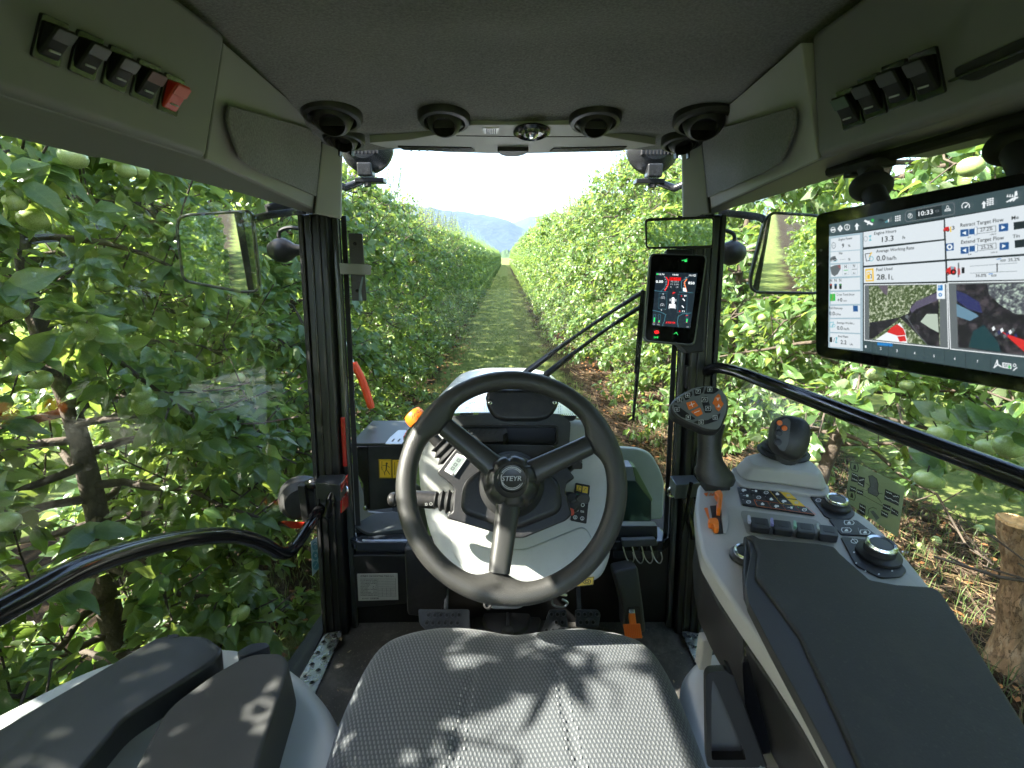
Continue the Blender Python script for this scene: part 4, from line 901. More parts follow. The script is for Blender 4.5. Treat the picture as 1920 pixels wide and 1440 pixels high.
pedal([(1078, 1143), (1121, 1143), (1127, 1152), (1122, 1176), (1080, 1176)], [(1085 + i * 11.5, 1152) for i in range(4)] + [(1089 + i * 11.7, 1167) for i in range(3)], ((1086, 1143), (1084, 1100)))
b = MB(); b.tube(spline([D(1062, 1116, 1.1), D(1038, 1116, 1.08), D(1037, 1134, 1.08), D(1056, 1138, 1.08), D(1064, 1130, 1.08), D(1054, 1124, 1.08)], 5), .0028, 8); b.build('pedal_lock_wire', ALU, cab)
# gaiter on the floor with a little ball lever
p = atZ(950, 1172, FZ + .004); b = MB(); b.lathe(p, (0, 0, 1), [(.125, 0), (.12, .008), (.10, .010), (.095, .018), (.07, .02), (.065, .03), (.03, .032)], 48); b.build('floor_gaiter', RUB, cab)
b = MB(); kp = atZ(952, 1184, FZ + .12); b.tube([atZ(952, 1150, FZ + .04), kp], .004, 8); b.build('floor_lever', BLK, cab)
b = MB(); b.lathe(kp - V((0, 0, .016)), (0, 0, 1), [(.004, 0), (.012, .004), (.0155, .014), (.012, .024), (.003, .028)], 20); b.build('lever_ball', RUB, cab)
b = MB(); b.tube(spline([atZ(880, 1176, FZ + .01), atZ(900, 1182, FZ + .012), atZ(925, 1186, FZ + .012), atZ(945, 1192, FZ + .03)], 6), .003, 8); b.build('floor_cable', RUB, cab)

# --- bits of leaf and soil on the floor mat
b = MB(); rr0 = random.Random(3)
for k in range(170):
    x = rr0.uniform(-.47, .47); y = rr0.uniform(.55, 1.08); a = rr0.uniform(0, 6.28); s_ = rr0.uniform(.0015, .006); z = FZ + .014 + .014 * max(0, math.tanh((abs(x) - .40) * 40)) + .075 * max(0, y - 1.05)
    q = [V((x + s_ * math.cos(a + t) * (1 if t % 2 else .5), y + s_ * math.sin(a + t), z - .006 + .0015 * t)) for t in (0, 1.6, 3.1, 4.7)]; b.add(q, [(0, 1, 2, 3)])
o = b.build('floor_crumbs', mat('crumb', (.30, .24, .15), .9, var=.5, vscale=30), cab, smooth=False, fix=False); o['kind'] = 'stuff'
# --- steering column cover
CP_ = Plane(D(960, 950, 1.0), -FWD * math.cos(R(10)) + UP * math.sin(R(10)))
colr = [(786, 812), (812, 788), (850, 782), (1065, 782), (1132, 793), (1146, 830), (1150, 930), (1148, 1045), (1130, 1088), (1085, 1102), (1000, 1122), (978, 1147), (918, 1147), (903, 1125), (856, 1088), (820, 1045), (798, 985), (784, 910), (781, 850)]
colm = slab('steering_column', CP_, colr, .24, LGREY, cab, rr=.02, bevel=.022, seg=6, k=5)
slab('column_apron', CP_, [(846, 1000), (925, 1030), (985, 1030), (1095, 985), (1112, 1010), (1100, 1060), (1060, 1090), (1000, 1106), (960, 1112), (915, 1106), (870, 1070), (845, 1030)], .02, LGREY, colm, rr=.02, lift=.006, bevel=.007, seg=5)
b = MB(); b.lathe(CP_.P(915, 1132, .002), CP_.n, [(.010, 0), (.009, .004), (.006, .005), (.005, .001)], 16); b.build('screw_cap', BLKM, colm)
st = slab('warning_sticker', CP_, [(1082, 1084), (1114, 1081), (1112, 1096), (1079, 1100)], .001, YEL, colm, lift=.0014, bevel=0)
g = Print(CP_, .0018); g.disc(1100, 1090, 8, BLKP, 5, r0=.8); g.disc(1100, 1090, 4, BLKP, 3, r0=.6); g.line([(1084, 1084.6), (1113, 1081.8), (1111.2, 1095.4), (1081, 1099)], .0008, BLKP, closed=True); g.build('sticker_print', st)
# storage tray in the top of the column
from mathutils.geometry import tessellate_polygon
def recess(name, pl, outer, inner, depth, m, m2, parent, lift=0, th=.01, ri=.006):
    o_ = rnd(pp(pl, outer, lift), .008); i_ = rnd(pp(pl, inner, lift), ri)
    q = MB(); allp = o_ + i_; tris = tessellate_polygon([o_, i_]); q.add(allp, [tuple(t) for t in tris])
    n, k = len(o_), len(i_)
    q.add(o_ + [p - pl.n * th for p in o_], [(i, (i + 1) % n, n + (i + 1) % n, n + i) for i in range(n)])
    lo = [p - pl.n * depth for p in i_]
    q.add(i_ + lo, [(i, (i + 1) % k, k + (i + 1) % k, k + i) for i in range(k)], 1); q.add(lo, [tuple(range(k))], 1)
    return q.build(name, [m, m2], parent, smooth=False, fix=False)
tray = recess('storage_tray', CP_, [(844, 786), (912, 779), (1046, 779), (1067, 793), (1064, 837), (1038, 848), (900, 846), (862, 834), (846, 802)], [(866, 803), (1041, 803), (1041, 833), (1023, 838), (903, 838), (870, 819)], .031, DGREY, DARKG, colm, lift=.032, th=.032)
b = MB(); q = rnd(pp(CP_, [(863, 800.5), (1044, 800.5), (1044, 834), (1025, 841), (902, 841), (867, 820)], .0325), .008); b.tube(q + [q[0]], .0016, 8); b.build('tray_rim', BLK, tray)
slab('tray_lid', CP_, [(873, 805), (950, 805), (953, 820), (947, 829), (890, 829)], .02, DGREY, tray, lift=.024, bevel=.002, rr=.004)
for k in range(7):
    x = 880 + k * 10; slab('lid_rib', CP_, [(x + 3, 806.5), (x + 5, 806.5), (x - 2, 816), (x - 4, 816)], .002, BLK, tray, lift=.026, bevel=.0004)
slab('tray_divider', CP_, [(944, 817), (950, 813), (953, 815), (953, 838), (944, 838)], .02, BLKG, tray, lift=.028, bevel=.001)
wc = slab('wiper_motor_cover', CP_, [(918, 735), (1040, 735), (1045, 748), (1043, 766), (1030, 786), (1010, 793), (945, 793), (925, 786), (914, 766), (912, 748)], .05, BLK, cab, lift=.045, rr=.015, bevel=.012, seg=5)
for x in (921, 1036.5):
    b = MB(); b.lathe(CP_.P(x, 760, .0452), CP_.n, [(.0046, 0), (.0044, .002), (.002, .003), (.0016, .001)], 14); b.build('screw', CHROME, wc)
for sx in (-1, 1):
    xx = 958 + sx * 100; slab('dash_vent_lip', CP_, [(xx - 22, 781), (xx + 22, 781), (xx + 18, 789), (xx - 18, 791)], .02, BLKM, cab, lift=.02, rr=.004, bevel=.002)
# --- key-side sticker panel
kp_ = slab('switch_panel', CP_, [(1079, 905), (1106, 910), (1099, 982), (1069, 976)], .003, BLKM, colm, rr=.003, lift=.004, bevel=.0006)
g = Print(CP_, .0046)
g.poly([(1081, 909), (1090, 911), (1089, 922), (1080, 920)], YEL); g.poly([(1092, 911), (1102, 913), (1101, 925), (1091, 923)], YEL); g.lift()
g.line([(1083, 918), (1085, 912), (1088, 914)], .0008, BLKP); g.line([(1094, 920), (1097, 915), (1099, 917)], .0008, BLKP); g.text('STOP', 1081, 920, 1088.5, 921.5, 2.2, BLKP)
g.poly([(1078, 925), (1092, 928), (1091, 938), (1077, 936)], mat('green_print', (.03, .32, .18), .5))
g.text('ISB', 1088, 960, 1094.5, 961, 3.6, WHT); g.disc(1091, 971.5, 3.8, WHT, r0=.75); g.text('2', 1089.5, 973.5, 1092.3, 974, 4, WHT); g.disc(1078, 969.5, 3.8, WHT, r0=.75); g.text('1', 1077, 971.5, 1078.6, 971.8, 4, WHT)
g.line([(1079, 955), (1081, 959), (1084, 957)], .0008, WHT); g.disc(1092, 946.5, 3.5, WHT, r0=.7)
g.build('panel_print', kp_)
# --- instrument binnacle under the wheel
phi = R(17)
WN = (-FWD * math.cos(phi) + UP * math.sin(phi)).normalized(); WC = D(959, 901, .80)
WP = Plane(WC, WN, RT); BP = Plane(WC - WN * .085, WN, RT)
binn = slab('binnacle', BP, [(855, 839), (838, 860), (819, 884), (823, 891), (845, 908), (851, 916), (848, 960), (838, 964), (838, 972), (962, 1009), (982, 1009), (1062, 976), (1073, 965), (1060, 920), (1063, 905), (1079, 896), (1066, 880), (1038, 843), (905, 839)], .10, BLK, cab, rr=.006, bevel=.005, seg=3)
slab('binnacle_hood', BP, [(905, 836), (1036, 838), (1062, 868), (1040, 880), (1000, 862), (925, 858), (880, 850)], .03, mat('hood_strip', (.05, .053, .055), .35, var=.2), binn, lift=.018, rr=.006, bevel=.006)
slab('binnacle_cowl', BP, [(868, 905), (900, 880), (1018, 880), (1050, 905), (1055, 960), (975, 992), (950, 992), (862, 962)], .03, BLK, binn, lift=.014, rr=.02, bevel=.012, seg=4)
cl = slab('hour_display', BP, [(857, 851), (877, 858), (852, 894), (834, 883)], .006, WHT, binn, rr=.002, lift=.006, bevel=.001)
slab('lcd', BP, [(857.5, 854.5), (873, 860), (851.5, 889), (838, 881.5)], .001, mat('lcd_grey', (.22, .26, .25), .25), cl, lift=.0066, bevel=0)
g = Print(BP, .0072); SEG = mat('lcd_ink', (.02, .02, .02), .4)
for x, y in ((846, 880), (851, 873), (857, 865)):
    g.line([(x, y), (x + 3, y - 4.2), (x + 7, y - 2), (x + 4, y + 2.2)], .001, SEG, closed=True)
g.disc(850.5, 890.5, 2.2, mat('icon_dark', (.05, .05, .05), .5)); g.build('lcd_digits', cl)
# --- stalks
def bellows(pts, rs, name, m, parent, n=24):
    """ringed rubber boot along a line"""
    a, c = V(pts[0]), V(pts[1]); ax = (c - a); L_ = ax.length; pr = []
    K_ = rs[2]
    for i in range(K_ * 2 + 1):
        t = i / (K_ * 2); r = rs[0] + (rs[1] - rs[0]) * t; pr.append((r if i % 2 == 0 else r * .72, t * L_))
        pr.append((r * .98 if i % 2 == 0 else r * .72, (t + .25 / K_ / 2) * L_))
    q = MB(); q.lathe(a, ax, pr, n); return q.build(name, m, parent)
SD = .90
ind = empty('indicator_stalk', D(850, 942, SD), parent=cab)
bellows([D(852, 942, SD), D(817, 938, SD)], (.026, .017, 3), 'stalk_boot', RUB, ind)
b = MB(); b.tube([D(818, 938, SD), D(772, 935, SD)], .0165, 24); b.build('stalk_barrel', BLK, ind, bevel=.002)
b = MB(); b.tube([D(772, 935, SD), D(742, 935.5, SD)], .010, 20); b.build('stalk_rod', BLK, ind)
b = MB(); a0 = D(741, 936, SD); b.lathe(a0, D(728, 936, SD) - a0, [(.0125, -.0), (.0135, .004), (.0125, .009), (.008, .013), (.002, .0135)], 24); b.build('stalk_button', BLK, ind)
g = Print(Plane(D(795, 948, SD - .018), (-FWD + UP * -.3)), 0); g.text('ID', 797, 948, 802, 948, 5, WHT); g.disc(808, 945, 3, WHT, r0=.7); g.disc(779, 937, 1.3, WHT); g.build('stalk_print', ind)
sh = empty('shuttle_stalk', D(845, 852, .93), parent=cab)
bellows([D(851, 860, .93), D(823, 833, .93)], (.034, .020, 3), 'stalk_boot', RUB, sh)
b = MB(); b.tube([D(826, 836, .93), D(800, 806, .93)], .011, 20); b.build('stalk_rod', BLK, sh)
a0 = D(800, 806, .93); a1 = D(766, 768, .93); ax = (a1 - a0)
b = MB(); b.lathe(a0, ax, [(.017, 0), (.0205, .006), (.0205, .020), (.0185, .021)], 28); b.build('knob_collar', ORNG, sh)
b = MB(); b.lathe(a0, ax, [(.018, .0205), (.018, .025)], 28); b.build('knob_ring', BLKP, sh)
b = MB(); b.lathe(a0, ax, [(.0205, .0248), (.0210, .030), (.0200, .040), (.0160, .046), (.008, .048)], 28); b.build('knob_cap', ORNG, sh)
g = Print(Plane(D(778, 776, .93 - .0215), -FWD + UP * .3 + RT * .1), 0); g.text('R2', 781, 778, 790, 770, 7, BLKP); g.text('1F', 773, 785, 780, 779, 6, BLKP); g.build('knob_print', sh)
# ignition key
ig = empty('ignition_lock', D(1070, 942, .93), parent=cab)
b = MB(); b.lathe(D(1066, 944, .945), D(1084, 936, .88) - D(1066, 944, .945), [(.021, 0), (.022, .01), (.020, .02), (.015, .022), (.014, .03)], 28); b.build('lock_barrel', BLK, ig)
st2 = slab('lock_ring_sticker', Plane(D(1071, 958, .9), -FWD), [(1066, 952), (1076, 954), (1077, 966), (1068, 967)], .001, mat('red_sticker', (.55, .06, .02), .5), ig, rr=.004, bevel=0)
key = empty('ignition_key', D(1090, 937, .88), 'black headed ignition key in the lock right of the steering column', 'key')
b = MB(); q = rnd([D(1086, 928, .87), D(1102, 926, .87), D(1107, 934, .87), (D(1104, 945, .87)), D(1090, 944, .87), D(1080, 940, .88), D(1080, 934, .88)], .008, 5); b.prism(q, FWD * .009); b.build('key_head', BLK, key, bevel=.002)
b = MB(); b.tube([D(1083, 937, .885), D(1074, 940, .91)], .004, 8, flat=.4); b.build('key_blade', ALU, key)
# small lever at the right of the binnacle
b = MB(); b.tube([D(1062, 880, .93), D(1074, 872, .91), D(1088, 862, .90)], [.010, .008, .006], 12); b.build('column_lever', BLK, cab)
b = MB(); b.box(D(1081, 872, .905), (.022, .012, .014)); b.build('lever_tip', BLK, cab, bevel=.003)

# --- bonnet and outside parts ahead of the windscreen
b = MB(); rows = []
def hood_z(y): return EZ - .45 - .07 * (y - 1.33) - .10 * max(0, (y - 2.05)) ** 2 * 4
for i in range(30):
    y = 1.33 + 1.02 * i / 29; t = i / 29; w = .305 - .06 * t - .06 * max(0, t - .8) * 3
    row = []
    for j in range(33):
        a = math.pi * j / 32; cx = math.copysign(abs(math.cos(a)) ** .55, math.cos(a)); sz = math.sin(a) ** .45
        row.append(V((-.030 - w * cx, y, hood_z(y) - .20 * (1 - sz) - .0)))
    rows.append(row)
    if i == 0: back = row
b.grid(rows)
b.add([p for p in rows[-1]] + [V((0, 2.42, EZ - .75))], [(k, k + 1, 33) for k in range(32)])
hood = b.build('bonnet', WPAINT, cab, ang=50)
b = MB()
for s in (-1, 1):
    b = MB(); b.box((-.012 + s * .20, 1.85, EZ - .86), (.02, 1.0, .45)); b.build('engine_side', WPAINT, cab, bevel=.01)
b = MB(); b.box((-.012, 2.0, EZ - 1.1), (.34, 1.3, .6)); b.build('engine_block', BLKM, cab, bevel=.03)
slab('cowl_box', Plane((0, 1.33, EZ - .38), (0, -1, .3)), [(921, 716), (926, 704), (936, 701), (1024, 701), (1033, 706), (1040, 724), (1040, 745), (919, 745)], .07, mat('cowl_grey', (.10, .11, .115), .35), cab, rr=.012, bevel=.006)
fr = Plane((0, 1.30, EZ - .4), (0, -1, .129))
g = Print(fr, .004)
for i in range(64):
    x = 846 + i * 3.6
    for j in range(2): g.disc(x + j * 1.8, 776 + j * 2.4, .75, BLKP, n=6)
for j in range(2):
    for i in range(16): g.disc(912 - 4 * j, 730 + i * 2.9, .6, BLKP, n=6); g.disc(1047 + 4 * j, 730 + i * 2.9, .6, BLKP, n=6)
g.text('EUROGLASS', 879, 757, 891, 756, 2.2, BLKP); g.text('LAMINATED', 872, 765, 884, 764.6, 1.6, BLKP)
d_ = g.build('glass_print', cab); d_['kind'] = 'stuff'
# wipers: arms on the glass, upright blade
for k, (a, c) in enumerate((((984, 700), (1207, 546)), ((1022, 704), (1204, 573)))):
    fp = Plane((0, 1.34, EZ - .3), (0, -1, .129)); q = [fp.P(a[0] + (c[0] - a[0]) * t, a[1] + (c[1] - a[1]) * t - 10 * math.sin(math.pi * t) * .4) for t in [i / 10 for i in range(11)]]
    b = MB(); b.tube(q, [.015, .015, .014, .010, .0088, .0085, .0085, .0085, .0095, .0105, .0105], 8, flat=.6); wa = b.build('wiper_arm', BLKM, cab)
    b = MB(); b.tube([q[0] - V((0, .012, 0)), q[2] - V((0, .012, 0))], .006, 8); b.build('arm_cover', BLK, wa)
fp = Plane((0, 1.335, EZ - .3), (0, -1, .129))
b = MB(); b.tube([fp.P(1207, 545), fp.P(1201, 620), fp.P(1195, 700), fp.P(1187, 788)], [.006, .007, .006, .004], 8); wb = b.build('wiper_blade', BLKM, cab)
b = MB(); b.tube([fp.P(1203, 545, .004), fp.P(1196, 620, .004), fp.P(1190, 700, .004)], .003, 6); b.build('blade_spine', BLK, wb)
for k in range(6): b = MB(); b.box(fp.P(1203 - k * 2.0, 570 + k * 24, .004), (.012, .006, .005)); b.build('blade_claw', BLK, wb)

# battery or tool box at the left, outside the screen
OB = Plane((0, 1.46, EZ - .5), (0, -1, .05))
obx = empty('step_box', OB.P(705, 900), parent=cab)
slab('box_face', OB, [(657, 836), (760, 836), (760, 950), (697, 957), (684, 955), (681, 907), (667, 880)], .012, mat('smoke_panel', (.03, .034, .036), .22, var=.5, vscale=9), obx, bevel=.003)
slab('box_edge', OB, [(657, 836), (690, 836), (694, 955), (684, 955), (681, 907), (667, 880)], .01, BLKG, obx, lift=.004, bevel=.002)
T0 = [OB.P(657, 836), OB.P(762, 836)]; b = MB(); b.prism([T0[0], T0[1], T0[1] + V((.0, .19, .012)), T0[0] + V((.02, .19, .012))], (0, 0, .01)); b.build('box_lid', mat('lid_green_grey', (.045, .052, .048), .35, var=.2), obx, bevel=.003)
TL_ = Plane(T0[0] + V((0, 0, .014)), (0, -.06, 1))
bp_ = slab('bracket_plate', TL_, [(722, 834), (731, 822), (747, 808), (762, 808), (766, 818), (754, 834)], .004, mat('pale_plate', (.5, .53, .55), .35, metal=.4), obx, rr=.005, bevel=.001, lift=.004)
for x, y in ((737, 828), (748, 828)): slab('plate_slot', TL_, [(x - 3, y + 2), (x + 1, y - 3), (x + 4, y - 3), (x, y + 2)], .001, DARKG, bp_, rr=.003, lift=.0052, bevel=0)
b = MB(); b.box(OB.P(763, 828, -.02), (.02, .06, .05)); b.build('red_lamp', REDPAINT, obx, bevel=.005)
ws_ = slab('warning_sticker', OB, [(710.5, 861), (734, 861), (734.5, 896), (711.5, 896)], .001, YEL, obx, lift=.002, bevel=0)
ws2 = slab('warning_sticker', OB, [(736, 862), (758, 862), (758, 896), (736.5, 896)], .001, YEL, obx, lift=.002, bevel=0)
g = Print(OB, .0025)
g.disc(725.5, 868.5, 2, BLKP); g.line([(725, 871), (724.5, 880)], .004, BLKP); g.line([(724.5, 880), (728, 884), (731, 889)], .0025, BLKP); g.line([(724.5, 880), (721, 886), (722, 890)], .0025, BLKP)
g.line([(725, 872), (718, 872)], .0018, BLKP); g.line([(725, 872), (731, 876)], .0018, BLKP); g.line([(716.5, 864), (716.5, 880)], .0015, BLKP); g.line([(715, 875), (722, 888)], .001, BLKP)
g.line([(711.5, 862), (733.3, 862), (733.8, 895), (712.2, 895)], .0012, BLKP, closed=True)
g.line([(740, 866), (740, 890)], .0015, BLKP); g.line([(745, 864), (755, 868)], .0015, BLKP); g.disc(750, 880, 5, BLKP, 7, r0=.7)
g.build('sticker_print', obx)
b = MB(); b.lathe(OB.P(687, 951, .004), OB.n, [(.009, 0), (.008, .006), (.004, .008)], 12); b.build('bolt', CHROME, obx)
FB = Plane((0, 1.40, EZ - .62), (0, -.5, 1))
slab('left_fender_edge', FB, [(662, 985), (700, 962), (740, 958), (770, 968), (776, 990), (690, 1000)], .02, mat('smoke_grey', (.07, .08, .082), .3), cab, rr=.01, bevel=.004)
slab('left_side_sheet', Plane((0, 1.50, EZ - .6), (0, -1, .05)), [(650, 850), (672, 900), (690, 960), (780, 968), (776, 1010), (660, 1010), (650, 940)], .01, mat('pale_blue_grey', (.25, .27, .29), .35), cab, bevel=.003)
RB = Plane((0, 1.5, EZ - .5), (0, -1, .05))
slab('right_side_sheet', RB, [(1155, 838), (1200, 841), (1222, 852), (1238, 880), (1246, 905), (1244, 975), (1155, 975)], .02, mat('pale_green_grey', (.27, .31, .30), .3, var=.2, vscale=3), cab, rr=.02, bevel=.008)
RB2 = Plane((0, 1.42, EZ - .5), (0, -1, .05))
rb = empty('right_tool_box', RB2.P(1195, 930), parent=cab)
slab('box_body', RB2, [(1150, 900), (1192, 902), (1222, 940), (1222, 978), (1150, 978)], .10, mat('box_green', (.02, .045, .04), .3, var=.3), rb, bevel=.004)
slab('box_top', RB2, [(1150, 874), (1186, 875), (1192, 902), (1150, 900)], .06, mat('box_top_grey', (.24, .26, .29), .3), rb, bevel=.003)
slab('box_bevel', RB2, [(1186, 875), (1192, 876), (1224, 936), (1222, 942), (1192, 902)], .05, mat('box_side_green', (.13, .19, .10), .3), rb, bevel=.002)
# bumper of the front axle frame, low
for s in (-1, 1):
    b = MB(); b.lathe((s * .62, 2.05, .38), (1, 0, 0), [(.20, -.13), (.36, -.13), (.40, -.08), (.40, .08), (.36, .13), (.20, .13)], 40, caps=False); wl_ = b.build('front_tyre', RUB, cab)
    b = MB(); b.lathe((s * .62, 2.05, .38), (1, 0, 0), [(.03, -.05), (.21, -.06), (.21, .06), (.03, .05)], 30); b.build('wheel_rim', mat('rim_grey', (.4, .4, .4), .4), wl_)

# --- door-mounted things at the left post
hb = empty('door_hinge', (-.50, 1.1, EZ - .46), parent=cab)
b = MB(); zt = atY(620, 895, 1.10).z
HP = Plane((0, 1.1, zt), (0, 0, 1))
slab('hinge_cover', HP, [(590, 905), (600, 891), (648, 889), (636, 909)], .045, mat('hinge_black', (.02, .022, .025), .3, bump=.4, bscale=900), hb, rr=.004, bevel=.003)
b = MB(); b.prism([atY(637, 908, 1.07), atY(650, 890, 1.14), atY(651, 950, 1.14), atY(638, 962, 1.07)], (.004, 0, 0)); b.build('hinge_plate', REDPAINT, hb, bevel=.001)
b = MB(); b.tube(spline([atY(648, 912, 1.12), atY(651, 918, 1.11), atY(650, 928, 1.11), atY(645, 930, 1.11)], 4), .0035, 8); b.build('hinge_clip', CHROME, hb)
b = MB(); b.tube([atY(628, 912, 1.08), atY(620, 935, 1.06), atY(614, 970, 1.05)], [.004, .012, .009], 10); b.build('gas_strut', BLKG, hb)
ml = empty('side_marker_lamp', (-.60, 1.12, EZ - .5), parent=cab)
b = MB(); c = atX(567, 930, -.585); b.lathe(c, V((-.35, .9, 0)), [(.004, -.05), (.042, -.045), (.058, -.03), (.062, 0), (.05, .02)], 36, squash=None); b.build('lamp_housing', BLK, ml)
b = MB(); b.prism(rnd([c + V((-.045, -.045, -.05)), c + V((.03, -.052, -.05)), c + V((.024, -.05, -.066)), c + V((-.015, -.045, -.072))], .006), V((0, -.005, 0))); b.build('lamp_reflector', mat('red_lens', (.35, .02, .01), .15, coat=.6), ml)
b = MB(); b.box(atX(572, 945, -.56), (.02, .02, .12)); b.build('lamp_bracket', BLK, ml, bevel=.003)

# front window ribbon and bracket on the left post (outside phone-sized plate)
br = empty('mounting_bracket', atY(672, 500, 1.22), 'upright black plate with two bolts strapped beside the left front post', 'bracket')
BR = Plane(atY(672, 500, 1.24), (.1, -1, .05))
slab('bracket_plate', BR, [(653, 437), (679, 438), (687, 564), (660, 564)], .008, BLK, br, rr=.003, bevel=.001)
slab('bracket_strap', BR, [(638, 493), (692, 496), (698, 499), (697, 516), (640, 514)], .003, mat('strap_green_grey', (.12, .125, .095), .25, coat=.4), br, rr=.003, bevel=.0006, lift=.012)
slab('reflex_sliver', BR, [(679, 519), (682, 519), (678, 545), (680, 564), (673, 564), (673, 545)], .001, mat('blue_reflex', (.10, .16, .17), .2), br, lift=.002, bevel=0)  # bluish reflection on the plate, put into the colour of this sliver
for x, y in ((665.5, 457), (669.5, 545)):
    b = MB(); b.lathe(BR.P(x, y, .0), BR.n, [(.0045, 0), (.004, .003), (.002, .004), (.0015, .001)], 12); b.build('bolt', BLKG, br)

# safety pictograms on the left door glass
TEAL = mat('teal_print', (.02, .23, .27), .4)
pane_p = Plane((-.56, 1.0, EZ - .7), (1, 0.15, 0), (0, 1, 0))
stk = slab('pictogram_strip', pane_p, [(583, 1016), (598, 1004), (600, 1064), (586, 1080)], .0006, mat('sticker_pale', (.45, .55, .56), .4), cab, bevel=0)
g = Print(pane_p, .0006)
for k in range(3): g.disc(590.5 + k * .5, 1024 + k * 18, 5.6, TEAL, 8.4)
g.lift(2)
g.line([(590, 1029), (590, 1020)], .003, WHT); g.line([(587, 1022), (590, 1018.5), (593, 1021)], .002, WHT)
g.disc(591, 1042, 2, WHT, 3, r0=.5); g.line([(588, 1064), (594, 1055)], .002, WHT); g.build('pictogram', stk)

# --- grab handles
def wx(L_): return spline([atX(x, y, X) for x, y, X in L_], 8)
b = MB(); b.tube(wx([(-190, 1270, -.52), (-60, 1180, -.52), (40, 1124, -.52), (150, 1066, -.52), (270, 1026, -.52), (370, 1007, -.52), (440, 1005, -.52), (490, 1019, -.52), (525, 1037, -.522), (548, 1030, -.522), (580, 985, -.52), (603, 948, -.52), (611, 926, -.52), (606, 912, -.52), (590, 906, -.528), (574, 911, -.56)]), .0145, 18)
gh = b.build('door_grab_handle', BLKG, None); tag(gh, 'curved black tubular grab handle sweeping across the left door', 'grab handle')
b = MB(); b.tube(wx([(1340, 1040, .49), (1318, 960, .49), (1306, 915, .49), (1310, 830, .50), (1312, 745, .502), (1318, 707, .505), (1337, 691, .51), (1372, 694, .515), (1430, 714, .522), (1650, 798, .56), (1960, 914, .60), (2100, 965, .61)]), .0140, 18)
gh = b.build('door_grab_handle', BLKG, None); tag(gh, 'straight black tubular grab rail sloping across the right door behind the joysticks', 'grab handle')
# right door latch hardware at the post
b = MB(); b.box(atY(1291, 705, 1.2), (.022, .03, .06)); b.box(atY(1291, 745, 1.2), (.03, .03, .05)); hl = b.build('door_latch', BLK, cab, bevel=.003)
slab('hinge_cover', Plane((0, 1.1, atY(1285, 895, 1.1).z), (0, 0, 1)), [(1256, 892), (1300, 890), (1312, 905), (1268, 909)], .04, mat('hinge_steel', (.10, .11, .12), .3, metal=.5), cab, rr=.003, bevel=.003)
b = MB(); b.tube(spline([atY(1262, 912, 1.1), atY(1254, 918, 1.1), atY(1254, 928, 1.1), atY(1262, 931, 1.1)], 4), .0035, 8); b.build('hinge_clip', CHROME, cab)
b = MB(); b.tube([atY(1282, 925, 1.09), atY(1290, 960, 1.07), atY(1300, 1010, 1.05)], [.004, .011, .009], 10); b.build('gas_strut', BLKG, cab)
b = MB(); b.tube([atY(1296, 905, 1.05), atY(1275, 1010, 1.05)], .005, 8); b.build('hinge_rod', BLKG, cab)

# --- rear fender consoles, left and right of the seat
FZL = EZ - .67
LF = ZP(FZL)
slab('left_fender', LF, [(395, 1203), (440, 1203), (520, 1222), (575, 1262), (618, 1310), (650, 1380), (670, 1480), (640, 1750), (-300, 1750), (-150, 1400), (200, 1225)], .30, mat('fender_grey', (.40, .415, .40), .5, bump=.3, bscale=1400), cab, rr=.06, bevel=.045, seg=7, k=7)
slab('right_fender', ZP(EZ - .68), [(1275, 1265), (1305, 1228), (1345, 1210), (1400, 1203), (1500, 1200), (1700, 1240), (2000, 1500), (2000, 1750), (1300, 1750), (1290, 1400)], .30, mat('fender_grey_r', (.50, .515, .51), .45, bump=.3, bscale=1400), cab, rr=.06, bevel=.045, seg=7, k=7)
lid = empty('left_storage_lid', (-.5, .5, FZL), parent=cab)
slab('lid_panel', Plane((-.5, .5, FZL + .075), (.10, 0, 1)), [(300, 1190), (385, 1190), (421, 1216), (400, 1240), (235, 1345), (120, 1480), (-150, 1480), (-60, 1400), (60, 1329)], .045, LIDM, lid, rr=.015, bevel=.006, seg=4)
slab('lid_notch', Plane((-.5, .5, FZL + .075), (.10, 0, 1)), [(312, 1192), (330, 1189), (338, 1193), (318, 1197)], .002, DARKG, lid, lift=.001, rr=.003, bevel=.0004)
slab('lid_latch', ZP(FZL + .02), [(442, 1222), (470, 1206), (500, 1203), (507, 1212), (480, 1222), (450, 1232)], .02, mat('latch_blue_black', (.03, .035, .045), .3), lid, rr=.008, bevel=.004)
slab('lid_seat_pad', Plane((-.4, .5, FZL + .07), (-.05, -.0, 1)), [(468, 1224), (528, 1222), (541, 1240), (538, 1262), (510, 1345), (480, 1440), (450, 1560), (190, 1560), (310, 1329), (400, 1262)], .10, mat('pad_dark_fabric', (.036, .037, .036), .75, bump=.4, bscale=1400, var=.25, vscale=5), lid, rr=.02, bevel=.014, seg=5)

# ================================================================== THINGS IN AND ON THE CAB
# --- steering wheel
def weld(b):
    import bmesh
    me = bpy.data.meshes.new('w'); me.from_pydata(b.v, [], b.f); bm = bmesh.new(); bm.from_mesh(me); bmesh.ops.remove_doubles(bm, verts=bm.verts, dist=1e-5)
    o = MB(); bm.verts.index_update(); o.v = [v.co.copy() for v in bm.verts]; o.f = [tuple(v.index for v in f.verts) for f in bm.faces]; o.m = [0] * len(o.f); bm.free(); bpy.data.meshes.remove(me); return o
sw = empty('steering_wheel', WC, 'large black three-spoke steering wheel with grained rim and round hub badge', 'steering wheel')
RW = .1795
def wheelpt(a, r, lift=0): return WC + (WP.u * math.cos(a) + WP.v * math.sin(a)) * r + WN * lift
def dirang(px, py):
    q = WP.P(px, py) - WC; return math.atan2(q.dot(WP.v), q.dot(WP.u))
b = MB(); n1, n2 = 120, 22; vs_ = []; fs_ = []
SA = [dirang(836, 800), dirang(1118, 828), dirang(934, 1085)]
